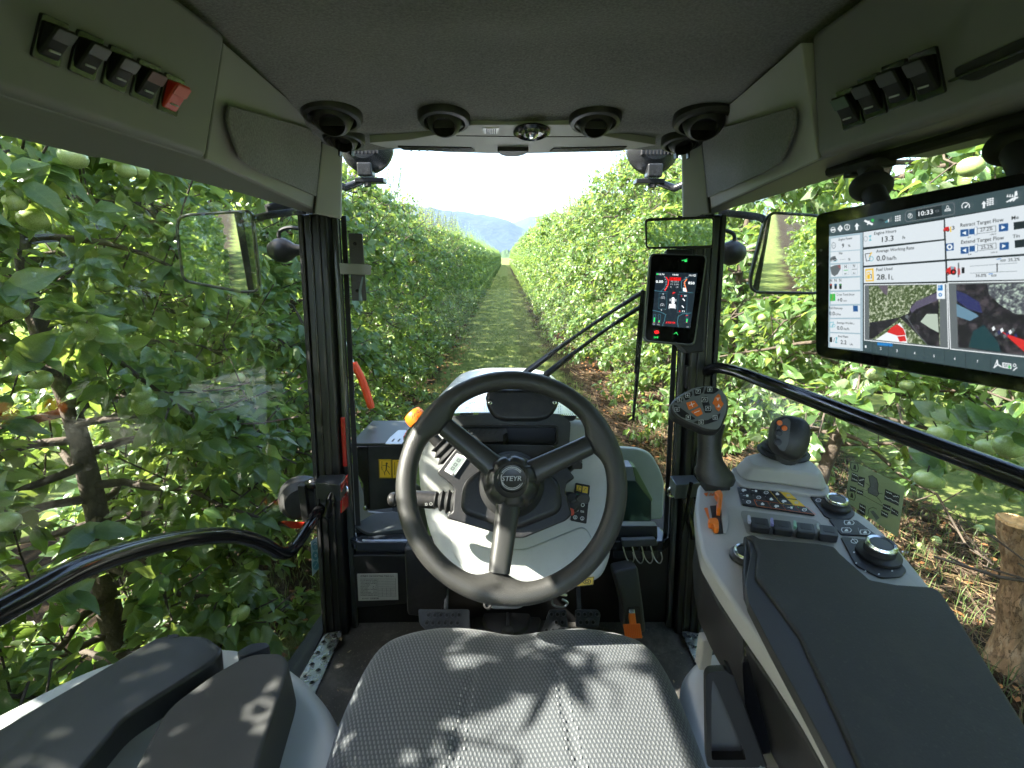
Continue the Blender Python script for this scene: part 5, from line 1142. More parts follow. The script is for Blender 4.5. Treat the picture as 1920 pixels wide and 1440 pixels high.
for i in range(n1):
    a = 2 * math.pi * i / n1; k = sum(math.exp(-((math.atan2(math.sin(a - s_), math.cos(a - s_))) / .17) ** 2) for s_ in SA)
    for j in range(n2):
        w = 2 * math.pi * j / n2; ca, sa = math.cos(w), math.sin(w)
        rr_ = .0172 * ca; rr_ -= k * .018 * max(0, -ca) ** 1.5            # the rim widens inward where a spoke arrives
        vs_.append(wheelpt(a, RW + rr_, sa * .0160 - k * .005 * max(0, -ca)))
for i in range(n1):
    for j in range(n2): fs_.append((i * n2 + j, i * n2 + (j + 1) % n2, ((i + 1) % n1) * n2 + (j + 1) % n2, ((i + 1) % n1) * n2 + j))
b.add(vs_, fs_); b.build('rim', WHEELM, sw, ang=80)
for k, a in enumerate(SA):
    d = (WP.u * math.cos(a) + WP.v * math.sin(a)); e = WN.cross(d); q = MB(); P_ = []
    secs = [(.020, .024, .014, -.020), (.05, .0205, .012, -.014), (.10, .0185, .011, -.006), (.148, .0175, .0105, -.001)]
    for r_, hw, th, lf in secs:
        c = WC + d * r_ + WN * lf
        P_.append([c + e * hw * x + WN * th * z for x, z in ((-1, -.6), (-1, .1), (-.8, .75), (-.35, 1), (.35, 1), (.8, .75), (1, .1), (1, -.6))])
    for i in range(3):
        for j in range(8): q.add([P_[i][j], P_[i][(j + 1) % 8], P_[i + 1][(j + 1) % 8], P_[i + 1][j]], [(0, 1, 2, 3)])
    q.add(P_[3], [tuple(range(8))]); q.add(P_[0], [tuple(range(8))])
    weld(q).build('spoke', WHEELS, sw, ang=50)
hub = MB(); prof = [(.046, -.045), (.050, -.03), (.0455, -.012), (.043, -.002), (.038, .006), (.030, .009), (.0285, .0075), (.0275, .0068)]
n_ = 84; vs_ = []; fs_ = []
for i, (r_, h) in enumerate(prof):
    for k in range(n_):
        w = 2 * math.pi * k / n_; fl = (max(0, math.cos(7 * w + .8)) ** 5) * .0055 if 2 <= i <= 4 else 0
        vs_.append(WC + (WP.u * math.cos(w) + WP.v * math.sin(w)) * (r_ - fl) + WN * h)
for i in range(len(prof) - 1):
    for k in range(n_): fs_.append((i * n_ + k, i * n_ + (k + 1) % n_, (i + 1) * n_ + (k + 1) % n_, (i + 1) * n_ + k))
fs_.append(tuple(range((len(prof) - 1) * n_, len(prof) * n_))); hub.add(vs_, fs_)
hb_ = hub.build('hub', mat('hub_black', (.028, .028, .027), .3, bump=.1, bscale=900, var=.2), sw, ang=40)
b = MB(); b.lathe(WC - WN * .08, WN, [(.062, -.02), (.060, .02), (.050, .04), (.048, .05)], 48); b.build('column_collar', BLKM, cab)
HPl = Plane(WC + WN * .0070, WN, RT); g = Print(HPl, .0003)
hx, hy = 960, 897
b = MB(); q = [HPl.P(hx + 26.5 * math.cos(t * math.pi / 24), hy + 25.6 * math.sin(t * math.pi / 24), .0012) for t in range(49)]; b.tube(q, .0009, 6); b.build('badge_ring', BLKG, hb_)
SILV = mat('badge_silver', (.72, .73, .73), .3, metal=.5)
for r0_, w, a0_, a1_ in ((21.5, .0013, 40, 150), (18.8, .0010, 35, 155), (21.5, .0013, 205, 332), (18.8, .0010, 215, 340)):
    # arcs above and below the name, thinning to the ends
    a0_, a1_ = (-a1_, -a0_) if a0_ < 180 else (a0_ - 180 - 25 + 25, a1_ - 180)
    g.arc(hx, hy, r0_, a0_ + (180 if False else 0), a1_, w, SILV, 18, r0_ * .97)
g.arc(hx, hy, 20.4, 200, 140, .0016, SILV, 10, 20); g.lift(3)
g.lift(3); g.text('STEYR', hx - 19.5, hy + 5.2, hx + 18, hy + 4.6, 9.0, SILV, .25)
g.build('badge', hb_)

# --- driver seat cushion
seat = empty('driver_seat', (0, .3, FZ), 'driver seat cushion in dark grey dotted woven fabric with twin raised front bolsters', 'seat')
b = MB(); rows = []; uvs = []
SZ = EZ - .665
NI, NJ = 90, 90
for i in range(NI):
    t = i / (NI - 1); row = []
    for j in range(NJ):
        s_ = -1 + 2 * j / (NJ - 1)
        yf = .742 - .006 * math.exp(-(s_ / .20) ** 2) - .035 * abs(s_) ** 3 - .10 * abs(s_) ** 14
        y = yf - (yf + .35) * t
        wx_ = .268
        x = s_ * wx_ + .004
        edge = max(0, abs(s_) - .80) / .20; fr_ = max(0, 1 - t / .07)
        z = SZ + .010 + .011 * math.exp(-((abs(s_) - .48) / .30) ** 2) * (1 - .3 * t) + .012 * math.exp(-((t - .12) / .12) ** 2) - .045 * edge ** 2.4 - .06 * fr_ ** 2.5
        z -= .002 * math.exp(-(s_ / .14) ** 2) * math.exp(-(t / .3) ** 2)
        z -= .004 * math.exp(-((s_ - .33 - .5 * (t - .3)) / .018) ** 2) * (t > .12) + .004 * math.exp(-((s_ + .33 + .5 * (t - .3)) / .018) ** 2) * (t > .12)
        z += .002 * noise.noise(V((x * 9, y * 9, 0)))
        row.append(V((x, y, z))); uvs.append((x, y * 1.0))
    rows.append(row)
b.grid(rows); b.uv = list(uvs)
# skirt
n0 = len(b.v)
for (i, j) in [(i, 0) for i in range(NI - 1, -1, -1)] + [(0, j) for j in range(NJ)] + [(i, NJ - 1) for i in range(NI)]:
    p = rows[i][j]; b.v.append(V((p.x * .97, p.y - (.03 if i == 0 else 0), SZ - .16))); b.uv.append((p.x, p.y + .1)); 
ring = [(i, 0) for i in range(NI - 1, -1, -1)] + [(0, j) for j in range(NJ)] + [(i, NJ - 1) for i in range(NI)]
for k in range(len(ring) - 1):
    a_, c_ = ring[k], ring[k + 1]; b.f.append((a_[0] * NJ + a_[1], c_[0] * NJ + c_[1], n0 + k + 1, n0 + k)); b.m.append(0)
b.build('cushion', SEATF, seat, ang=80, fix=True)
b = MB(); b.box((0, .12, SZ - .20), (.44, .8, .10)); b.build('seat_pan', BLKM, seat, bevel=.02)
b = MB(); b.box((0, .1, SZ - .29), (.30, .5, .14)); b.build('suspension', RUB, seat, bevel=.02)
for s in (-1, 1):
    for off in (-.010, .010):
        b = MB()
        for i in range(46):
            t = .16 + i * .011; s_ = s * (.33 + .5 * (t - .3)) + off * 3; 
            j = int(round((s_ + 1) / 2 * (NJ - 1))); ii = int(round(t * (NI - 1)))
            if 0 <= j < NJ and ii < NI: p = rows[ii][j]; b.box(p + V((0, 0, .0022)), (.0010, .0036, .0008))
        st = b.build('seam_stitching', mat('thread', (.42, .43, .42), .6), seat, smooth=False); st['kind'] = 'stuff'

# --- right-hand control console on the armrest
con = empty('armrest_console', (.42, .5, EZ - .6), 'light grey control console with keypad, dials, orange levers and black armrest pad', 'control console')
CD = Plane((.42, .6, EZ - .455), (-.05, -.10, 1))
deck = [(1309, 908), (1303, 947), (1307, 993), (1317, 1040), (1347, 1090), (1390, 1153), (1447, 1233), (1512, 1329), (1600, 1480), (2050, 1700), (2000, 1480), (1850, 1250), (1738, 1090), (1673, 1013), (1630, 973), (1562, 931), (1500, 905), (1400, 885), (1345, 880)]
slab('deck', CD, deck, .035, CGREY, con, rr=.012, bevel=.007, seg=4)
slab('lower_shell', CD, [(1316, 915), (1310, 950), (1314, 1000), (1324, 1046), (1352, 1096), (1396, 1160), (1453, 1240), (1518, 1336), (1606, 1490), (2000, 1690), (1960, 1480), (1830, 1250), (1720, 1090), (1660, 1013), (1620, 973), (1552, 935), (1500, 912), (1400, 890)], .10, BLK, con, rr=.012, lift=-.036, bevel=.006)
hump = slab('joystick_pedestal', CD, [(1366, 884), (1385, 917), (1470, 926), (1553, 938), (1556, 920), (1530, 893), (1480, 868), (1420, 866)], .012, CGREY, con, rr=.02, lift=.008, bevel=.004, seg=3)
b = MB(); q = rnd(pp(CD, [(1372, 882), (1388, 908), (1470, 918), (1548, 930), (1550, 917), (1526, 892), (1480, 872), (1425, 868)], .008), .02, 5)
b.prism(q, CD.n * .030, top=.80); b.build('pedestal_top', CGREY, hump, bevel=.007, seg=5)
# keypad
kpd = slab('keypad', CD, [(1382, 915.5), (1480, 927), (1502, 947), (1528.5, 969), (1391.5, 949)], .003, mat('keypad_black', (.014, .014, .015), .35), con, rr=.003, lift=.0035, bevel=.0006)
def kq(u, v):                                                       # keypad coordinates 0..5 across, 0..3 down
    tl, tr, br, bl = (1382, 915.5), (1480, 927), (1528.5, 969), (1391.5, 949)
    U, W = u / 5, v / 3
    return tuple((tl[i] * (1 - U) + tr[i] * U) * (1 - W) + (bl[i] * (1 - U) + br[i] * U) * W for i in (0, 1))
ORP = mat('orange_print', (.75, .16, .02), .5); GRN = mat('green_led', (.05, .5, .08), .5); GP = mat('grey_print', (.45, .46, .46), .5)
KEYM = mat('key_rubber', (.02, .02, .022), .45)
for r_ in range(3):
    for c_ in range(5):
        m_ = YEL if (c_ == 4 and r_ < 2) else KEYM
        if m_ is YEL: pass
        slab('key', CD, [kq(c_ + .07, r_ + .08), kq(c_ + .93, r_ + .08), kq(c_ + .93, r_ + .92), kq(c_ + .07, r_ + .92)], .001, m_, kpd, rr=.001, lift=.0046, bevel=.0003, seg=1)
g = Print(CD, .005)
for r_ in range(3):
    for c_ in range(5):
        x, y = kq(c_ + .5, r_ + .5); ik = ORP if (c_ == 4 and r_ < 2) else WHT
        k = (r_ * 5 + c_) % 4
        if c_ == 4 and r_ < 2: g.disc(x, y, 3.4, GP, 2.2, r0=.6); g.line([(x - 3, y + 2), (x + 3, y - 1)], .0007, GP)
        elif k == 0: g.poly([(x - 5, y + 1), (x - 2, y - 2), (x + 4, y - 1), (x + 5, y + 2), (x, y + 2.5)], ik); g.disc(x - 1, y + 2.4, 1.8, ik)
        elif k == 1: g.line([(x - 6, y - 1), (x + 4, y)], .0009, ik); g.poly([(x, y - 2.5), (x + 4, y - 2), (x + 4, y + 2), (x, y + 1.5)], ik)
        elif k == 2: g.disc(x, y, 4.5, ik, 3, r0=.72); g.line([(x - 2, y), (x + 3, y - 1)], .0008, ik)
        else: g.poly([(x - 3, y + 2), (x - 3, y - 1), (x, y - 3), (x + 2, y - 1), (x + 4, y + 1), (x + 2, y + 2.5)], ik)
        g.disc(*kq(c_ + .14, r_ + .2), .7, GP, n=6)
g.line([kq(1, 2), kq(5, 2), kq(5, 3), kq(1, 3)], .0009, ORP, closed=True); g.line([kq(3, 0), kq(4, 0), kq(4, 2), kq(3, 2)], .0009, YEL, closed=True)
for u in (2, 3, 4): g.line([kq(u, 2.1), kq(u, 2.9)], .0005, ORP)
for u in (3.8, 4.2, 4.8): g.disc(*kq(u, 2.25), 1, GRN, n=6)
g.build('keypad_print', kpd)
# black switch fields and dials along the right edge
f1 = slab('dial_field', CD, [(1518, 932), (1560, 938), (1592, 948), (1603, 966), (1594, 975), (1560, 976), (1546, 970)], .003, KEYM, con, rr=.004, lift=.003, bevel=.0006)
f2 = slab('button_field', CD, [(1553, 975), (1606, 978), (1646, 1008), (1576, 1004)], .003, KEYM, con, rr=.003, lift=.003, bevel=.0006)
f3 = slab('dial_field', CD, [(1575, 1008), (1654, 1018), (1700, 1072), (1690, 1084), (1650, 1086), (1604, 1062)], .003, KEYM, con, rr=.006, lift=.003, bevel=.0006)
g = Print(CD, .0036); g.disc(1534, 941, 5.5, WHT, 3.5, r0=.75); g.line([(1531, 941), (1537, 941)], .0009, WHT); g.build('field_print', f1)
g = Print(CD, .0036)
for x, y in ((1591, 983), (1586, 997), (1621, 1001)):
    q = [(x - 8, y - 4), (x + 6, y - 4), (x + 10, y), (x + 7, y + 4), (x - 7, y + 4), (x - 9, y)]; g.line(q, .0011, WHT, closed=True); g.poly([(x - 4, y + 2.4), (x - 1, y - 2), (x + 2, y - 2), (x + 4, y + 2.4)], WHT)
g.line([(1608, 993), (1612, 1006)], .0005, GP); g.build('field_print', f2)
g = Print(CD, .0036); g.disc(1601, 1018, 7, WHT, 4.4, r0=.75); g.line([(1597, 1013), (1606, 1023)], .001, WHT); g.line([(1636, 1018), (1641, 1022), (1649, 1020)], .0012, WHT)
for k in range(7):
    a = R(-10 + k * 33); g.disc(1646 + 46 * math.cos(a), 1044 + 36 * math.sin(a), 1.9, WHT, 1.6, n=8)
g.build('field_print', f3)
def dial(px, py, r, h, field, ring=True, base=1.22):
    c = CD.P(px, py, .0035); q = MB()
    q.lathe(c, CD.n, [(r * base, 0), (r * base, .004), (r * 1.08, .007), (r * .97, .008)], 40); d0 = q.build('dial', BLK, con)
    q = MB(); q.lathe(c, CD.n, [(r * .97, .006), (r * .95, h * .8), (r * .9, h)], 48); q.build('dial_grip', BLKM, d0)
    q = MB(); q.lathe(c + CD.n * h * .98, CD.n, [(r * .93, -.004), (r * .95, 0), (r * .86, .0035), (r * .70, .002), (r * .68, -.001)], 48, caps=False); q.build('chrome_ring', CHROME, d0)
    q = MB(); q.lathe(c + CD.n * h * .98, CD.n, [(r * .70, .000), (r * .62, .0018), (r * .2, .0022), (.0005, .0022)], 40); q.build('dial_cap', mat('cap_grey', (.035, .04, .042), .4), d0)
    return d0
dial(1566, 952, .0185, .014, f1); 
d3 = dial(1646, 1044, .0215, .020, f3, base=1.35)
b = MB(); c = CD.P(1646, 1044, .0035) + CD.n * .020; b.prism(rnd([c + RT * -.002 + UP * .004 * 0 + V((-.012, .012, 0)), c + V((.012, .010, 0)), c + V((.016, .016, 0)), c + V((-.004, .022, 0))], .003), CD.n * .003)
dial(1396, 1048, .0185, .010, None)
# orange hand throttle levers in their slot
sl = slab('lever_slot', CD, [(1331, 949), (1348, 948), (1357, 1001), (1341, 1002)], .002, DARKG, con, rr=.002, lift=.0009, bevel=0)
slab('slot_bezel', CD, [(1351, 950), (1362, 955), (1366, 985), (1361, 1003), (1356, 1003)], .002, CGREY, con, rr=.006, lift=.003, bevel=.0015)
lv = empty('throttle_lever', CD.P(1346, 960), parent=con)
b = MB(); b.prism(rnd(pp(CD, [(1337, 934), (1350, 931), (1354, 940), (1352, 958), (1350, 968), (1343, 966), (1345, 945)], .016), .006), -CD.n * .014); b.build('lever_hook', ORNG, lv, bevel=.003, seg=3)
b = MB(); b.prism(pp(CD, [(1343, 950), (1350, 950), (1350, 968), (1343, 967)], .006), -CD.n * .012); b.build('lever_stem', ORNG, lv, bevel=.001)
lv = empty('throttle_lever', CD.P(1340, 990), parent=con)
b = MB(); b.prism(rnd(pp(CD, [(1326, 982), (1343, 980), (1347, 988), (1347, 1001), (1338, 1001), (1336, 992), (1328, 992)], .012), .005), -CD.n * .012); b.build('lever_hook', ORNG, lv, bevel=.003, seg=3)
g = Print(CD, .0008); g.poly([(1320, 953), (1326.5, 952.5), (1332.5, 980), (1330, 980)], ORP); g.poly([(1319, 926), (1328, 924), (1325, 932)], ORP)
g.line([(1330, 930), (1333, 925), (1336, 930), (1340, 924), (1342, 930)], .0014, ORP); g.disc(1334, 928, 3, ORP, 2, r0=.6); g.build('throttle_print', con)
# paddles under the rest's front edge
slab('paddle_recess_shade', CD, [(1388, 957), (1532, 975), (1560, 1010), (1566, 1030), (1400, 1002)], .002, mat('recess_shade_grey', (.27, .268, .25), .5, bump=.3, bscale=1500), con, rr=.01, lift=.0008, bevel=0)  # flat patch: shade of the recess put into a darker grey
for k in range(4):
    x = 1400 + k * 42.5; y = 983 + k * 5.2
    if k < 4:
        pdl = slab('paddle', CD, [(x + 4, y - 1), (x + 38, y + 3), (x + 42, y + 22), (x + 6, y + 18)], .014, mat('paddle_grey', (.03, .031, .033), .4), con, rr=.004, lift=.016, bevel=.003, seg=3)
        slab('paddle_dish', CD, [(x + 11, y + 3), (x + 31, y + 5.5), (x + 35, y + 16), (x + 13, y + 13)], .001, mat('dish_grey', (.022, .022, .024), .5), pdl, rr=.003, lift=.0165, bevel=0)
        cc = [mat('light_blue_tab', (.45, .46, .55), .4), mat('blue_tab', (.33, .31, .62), .4), mat('green_tab', (.22, .42, .30), .4), mat('light_grey_tab', (.35, .38, .37), .4)][k]
        slab('paddle_tab', CD, [(x - 1, y - 1), (x + 4, y - 1), (x + 6, y + 12), (x + 0, y + 10)], .006, cc, pdl, rr=.002, lift=.0185, bevel=.0015)
# armrest pad
PADP = Plane(CD.p + CD.n * .034, CD.n)
padpoly = [(1397, 1003), (1412, 1000), (1425, 1008), (1533, 1017), (1565, 1023), (1577, 1037), (1603, 1060), (1632, 1085), (1680, 1094), (1747, 1098), (1765, 1108), (1792, 1148), (1850, 1240), (1925, 1360), (2010, 1500), (1650, 1500), (1612, 1440), (1563, 1329), (1498, 1190), (1428, 1096), (1416, 1080), (1418, 1058), (1421, 1035), (1412, 1012)]
slab('armrest_pad', PADP, padpoly, .012, PADM, con, lift=.0, bevel=.005, seg=4)
for x, y in ((1460, 1023), (1469, 1022), (1453, 1037), (1491, 1042), (1453, 1055), (1493, 1062), (1581, 1078)):
    slab('pad_mark', PADP, [(x - 4, y), (x + 5, y + .8), (x + 5, y + 1.8), (x - 4, y + 1)], .0004, DARKG, con, lift=.0003, bevel=0)
side = [(1395, 1003), (1396, 1025), (1394, 1070), (1397, 1108), (1413, 1146), (1470, 1250), (1530, 1350), (1620, 1500), (1680, 1560), (2030, 1530), (1925, 1370), (1850, 1250), (1770, 1120), (1747, 1106), (1680, 1102), (1636, 1094), (1600, 1066), (1570, 1035), (1535, 1024), (1425, 1014)]
slab('armrest_side', Plane(CD.p + CD.n * .020, CD.n), side, .018, mat('pad_side', (.018, .018, .018), .5, bump=.2, bscale=700), con, bevel=.003)
slab('armrest_bevel', Plane(CD.p + CD.n * .029, CD.n), [(1397, 1005), (1409, 1003), (1450, 1030), (1450, 1060), (1450, 1085), (1460, 1110), (1530, 1198), (1600, 1334), (1650, 1446), (1700, 1510), (1600, 1500), (1510, 1329), (1445, 1210), (1404, 1130), (1398, 1095), (1404, 1060), (1408, 1035), (1403, 1015)], .016, mat('pad_bevel', (.034, .033, .031), .42, bump=.15, bscale=600), con, rr=.004, bevel=.003)
# console bracket and gloss post below
pb = Plane((.33, .42, EZ - .65), (-.6, -.6, .35))
slab('support_post', pb, [(1392, 1185), (1420, 1215), (1470, 1290), (1530, 1400), (1560, 1500), (1450, 1500), (1418, 1400), (1393, 1320), (1388, 1240)], .03, BLKG, con, bevel=.006)
slab('post_window', pb, [(1424, 1268), (1438, 1266), (1462, 1300), (1488, 1360), (1470, 1375), (1440, 1330)], .004, mat('post_window_grey', (.42, .43, .42), .4), con, rr=.006, lift=.002, bevel=.001)
b = MB(); b.box(CD.P(1340, 1075, -.16), (.02, .02, .06)); b.build('support_lug', CGREY, con, bevel=.004)
bk = empty('belt_buckle', D(1350, 1320, .62), 'black belt buckle loop standing between the seat and the right fender', 'buckle')
bq = Plane(D(1350, 1290, .60), (-.25, -.8, .4))
o_ = [(1323, 1300), (1323, 1270), (1330, 1260), (1362, 1258), (1372, 1268), (1400, 1345), (1430, 1440), (1325, 1440)]
recess('buckle_frame', bq, o_, [(1334, 1300), (1336, 1274), (1345, 1290), (1392, 1400), (1400, 1425), (1334, 1425)], .02, mat('buckle_black', (.010, .010, .010), .5, spec=.2), DARKG, bk, th=.022, ri=.003)
slab('buckle_side', bq, [(1366, 1262), (1376, 1266), (1440, 1440), (1428, 1440)], .05, mat('buckle_black', (.010, .010, .010), .5, spec=.2), bk, bevel=.002)
# clear instruction card
cc_ = [D(1595, 863, .93), D(1697, 912.5, .86), D(1683, 1008, .86), D(1585, 939, .93)]
KP = plane3(cc_[0], cc_[1], cc_[2]); cd = empty('instruction_card', KP.P(1640, 930), 'transparent plastic card with black seat and pedal pictograms behind the console', 'card')
slab('card_sheet', KP, [(1595, 863), (1697, 912.5), (1683, 1008), (1585, 939)], .0015, CARD, cd, rr=.003, bevel=0)
g = Print(KP, .0006)
def k4(X, Y): return (1560 + X * .2083, 700 + Y * .2083)
def kpoly(L_, m): g.poly([k4(*p) for p in L_], m)
for L_ in ([(180, 890), (235, 915), (232, 985), (172, 970)], [(240, 925), (298, 940), (290, 1028), (232, 1000)], [(165, 1010), (220, 1030), (215, 1075), (160, 1055)], [(228, 1040), (283, 1060), (278, 1102), (222, 1082)], [(480, 1040), (612, 1100), (600, 1195), (470, 1135)], [(248, 1165), (305, 1195), (298, 1285), (240, 1250)], [(462, 1172), (530, 1195), (522, 1245), (455, 1222)], [(538, 1205), (600, 1245), (595, 1290), (530, 1262)], [(445, 1228), (508, 1260), (500, 1305), (440, 1278)]):
    kpoly(L_, BLKP)
for X, Y in ((205, 845), (178, 1100)):
    x, y = k4(X, Y); g.line([(x - 7, y - 9), (x + 5, y - 7), (x + 7, y + 2), (x + 5, y + 9), (x - 5, y + 6), (x - 8, y)], .0012, BLKP, closed=True); g.poly([(x - 3, y + 3), (x - 1, y - 5), (x + 2, y - 4), (x + 3, y + 5)], BLKP)
g.lift()
for L_ in ([(185, 905), (230, 925)], [(182, 945), (228, 965)], [(245, 965), (290, 955)], [(240, 985), (280, 1010)], [(170, 1032), (212, 1050)], [(232, 1062), (275, 1080)], [(490, 1065), (540, 1085)], [(550, 1105), (600, 1110)], [(480, 1110), (600, 1165)], [(255, 1190), (298, 1215)], [(250, 1225), (292, 1255)], [(465, 1195), (522, 1222)], [(540, 1232), (592, 1268)], [(450, 1250), (500, 1280)]):
    a_, c_ = k4(*L_[0]), k4(*L_[1]); n_s = 5
    g.line([(a_[0] + (c_[0] - a_[0]) * i / n_s, a_[1] + (c_[1] - a_[1]) * i / n_s + (.9 if i % 2 else -.9)) for i in range(n_s + 1)], .0009, WHT)
SG = mat('pictogram_grey', (.12, .12, .11), .6)
kpoly([(332, 925), (365, 920), (405, 950), (418, 1000), (412, 1050), (425, 1085), (405, 1110), (330, 1075), (325, 1040), (350, 1015), (340, 970)], SG)
kpoly([(345, 1240), (375, 1235), (430, 1300), (400, 1325), (385, 1300)], SG); g.lift()
g.line([k4(X, Y) for X, Y in ((332, 925), (365, 920), (405, 950), (418, 1000), (412, 1050), (425, 1085), (405, 1110), (330, 1075), (325, 1040), (350, 1015), (340, 970))], .0009, BLKP, closed=True)
for L_ in ([(305, 985), (345, 1015)], [(270, 1045), (320, 1055)], [(420, 1078), (455, 1085)], [(405, 1110), (450, 1165)], [(235, 1075), (600, 1270)], [(325, 1270), (335, 1220), (370, 1205), (405, 1222)]): g.line([k4(*p) for p in L_], .0008, BLKP)
g.build('card_print', cd)

# --- multi-function lever with its button face
jv = empty('drive_lever', CD.P(1340, 900), 'tall black drive lever with oval grey face of numbered and orange buttons', 'joystick')
b = MB(); LD = .86
prof = [(1341, 902, 33, 20), (1341, 893, 37, 20), (1339, 884, 36, 19), (1334, 874, 28, 18), (1331, 862, 23, 17), (1330, 845, 21, 16), (1330, 825, 21, 16), (1332, 808, 23, 16), (1335, 795, 25, 15)]
rings = []
for x, y, hw, dp_ in prof:
    c = D(x, y, LD); sc_ = LD / F
    rings.append([c + RT * math.cos(2 * math.pi * k / 28) * hw * sc_ + FWD * math.sin(2 * math.pi * k / 28) * (dp_ + 4) * sc_ - UP * math.cos(2 * math.pi * k / 28) * sc_ * (4 if hw > 30 else 0) + UP * sc_ * (-6 * math.sin(2 * math.pi * k / 28) if hw > 30 else 0) * -1 for k in range(28)])
for i in range(len(rings) - 1):
    for k in range(28): b.add([rings[i][k], rings[i][(k + 1) % 28], rings[i + 1][(k + 1) % 28], rings[i + 1][k]], [(0, 1, 2, 3)])
b.add(rings[0], [tuple(range(28))]); b.add(rings[-1], [tuple(range(28))])
weld(b).build('grip', BLK, jv, ang=70)
b = MB(); b.box(CD.P(1340, 912, .006), (.05, .03, .02)); b.build('lever_foot', BLKM, jv, bevel=.004)
def z3(X, Y): return (1160 + X / 4.8, 660 + Y / 4.8)
LP = Plane(D(1313, 763, LD - .022), (-FWD + UP * .42 + RT * -.12))
hd = slab('button_head', LP, [z3(*p) for p in [(468, 480), (482, 440), (530, 395), (600, 350), (680, 312), (760, 298), (840, 298), (910, 318), (965, 362), (992, 420), (998, 490), (985, 560), (960, 620), (935, 680), (900, 715), (840, 715), (760, 700), (690, 665), (590, 625), (510, 580), (475, 530)]], .034, BLK, jv, rr=.012, bevel=.008, seg=5)
FG = mat('face_grey', (.14, .15, .15), .4, bump=.1, bscale=900)
fcp = slab('button_face', LP, [z3(*p) for p in [(482, 482), (500, 445), (545, 405), (610, 362), (685, 325), (760, 310), (835, 310), (900, 330), (945, 372), (968, 425), (972, 490), (958, 555), (935, 615), (912, 670), (885, 696), (835, 697), (765, 685), (700, 652), (600, 612), (525, 568), (490, 525)]], .003, FG, hd, rr=.006, lift=.0016, bevel=.0006)
BT = mat('button_black', (.012, .012, .013), .35)
def lb(L_, m, th=.0015): return slab('button', LP, [z3(*p) for p in L_], .0015, m, hd, rr=.0015, lift=.0026, bevel=.0005)
for L_ in ([(500, 452), (560, 410), (582, 438), (560, 462), (535, 465)], [(578, 398), (655, 355), (660, 392), (625, 432), (600, 440)], [(672, 345), (768, 318), (755, 368), (720, 395), (680, 402)], [(785, 318), (860, 320), (905, 342), (875, 368), (850, 380), (765, 380)], [(495, 480), (520, 482), (690, 605), (660, 615), (560, 590), (500, 530)], [(735, 415), (790, 402), (838, 530), (825, 550), (775, 552)], [(668, 635), (700, 622), (800, 615), (915, 552), (905, 590), (885, 620), (800, 650), (740, 662)]): lb(L_, BT)
OB_ = mat('orange_button', (.80, .17, .02), .4)
for L_ in ([(605, 460), (680, 440), (715, 488), (630, 525)], [(645, 540), (730, 502), (755, 560), (705, 585)], [(895, 378), (915, 400), (920, 440), (943, 470), (900, 540), (875, 520), (860, 480), (840, 468), (862, 415)]): lb(L_, OB_)
g = Print(LP, .0031)
def gi(t, X, Y, w, h): x, y = z3(X, Y); g.text(t, x - w / 2, y + h / 2, x + w / 2, y + h / 2 - .2, h, WHT)
for t, X, Y in (('5', 543, 437), ('6', 617, 395), ('7', 711, 360), ('8', 816, 343), ('10', 522, 522), ('9', 622, 592), ('S2', 738, 636), ('S1', 864, 596)):
    gi(t, X, Y, 3.2, 4.2); x, y = z3(X, Y); g.line([(x - 4, y - 3.8), (x + 4, y - 4), (x + 4.2, y + 3.6), (x - 4, y + 3.8)], .0005, WHT, closed=True)
for X, Y in ((768, 435), (800, 512)):
    x, y = z3(X, Y); g.line([(x - 5, y - 4), (x + 5, y - 4), (x + 5, y + 4), (x - 5, y + 4)], .0005, WHT, closed=True); g.line([(x - 3, y + 2), (x - 1, y - 2), (x + 2, y - 1), (x + 1, y + 2)], .0007, WHT)
x, y = z3(655, 478); g.line([(x - 4.5, y + 1.8), (x + 4.5, y - 1.8)], .0011, WHT); g.line([(x - 1.5, y - 4), (x + 1.5, y + 4)], .0011, WHT)
x, y = z3(700, 543); g.line([(x - 4.5, y + 1.8), (x + 4.5, y - 1.8)], .0011, WHT)
for X, Y, s in ((888, 430, -1), (896, 490, 1)):
    x, y = z3(X, Y); g.line([(x - 3.5, y - s * -2), (x + 3.5, y - s * -2)], .0009, WHT); g.line([(x, y + 2 * s), (x, y - 3 * s)], .0009, WHT); g.poly([(x - 2, y + s * -1), (x + 2, y + s * -1), (x, y + 2.5 * s)], WHT)
g.build('button_print', hd)
# --- cross-lever with bellows
cj = empty('loader_joystick', CD.P(1470, 890, .04), 'short black joystick on ribbed rubber boot with two orange thumb buttons', 'joystick')
bc = CD.P(1463, 879, .038); q = MB(); prof = []
for i in range(5):
    r_ = .047 - i * .0068; h = i * .0085; prof += [(r_, h), (r_ + .0008, h + .003), (r_ - .004, h + .006), (r_ - .0075, h + .0065)]
q.lathe(bc, CD.n + V((.03, .05, 0)), prof, 44); q.build('rubber_boot', RUB, cj, ang=50)
JD = .80; JP = Plane(D(1475, 820, JD - .02), (-FWD + UP * .15 - RT * .25))
b = MB(); out = [(1466, 780), (1480, 778.5), (1505, 784), (1517, 795), (1520, 814), (1517, 835), (1508, 853), (1495, 864), (1483, 862), (1468, 856), (1454, 846), (1449, 837), (1448, 806), (1454, 788)]
q = rnd(pp(JP, out), .008, 5); n_ = len(q); c0 = sum(q, V((0, 0, 0))) / n_
lay = [(0, .80), (.004, .93), (.012, 1.0), (.034, 1.0), (.044, .93), (.050, .75)]; vs_ = []
for d_, s_ in lay: vs_ += [c0 + (p - c0) * s_ - JP.n * (d_ - .012) for p in q]
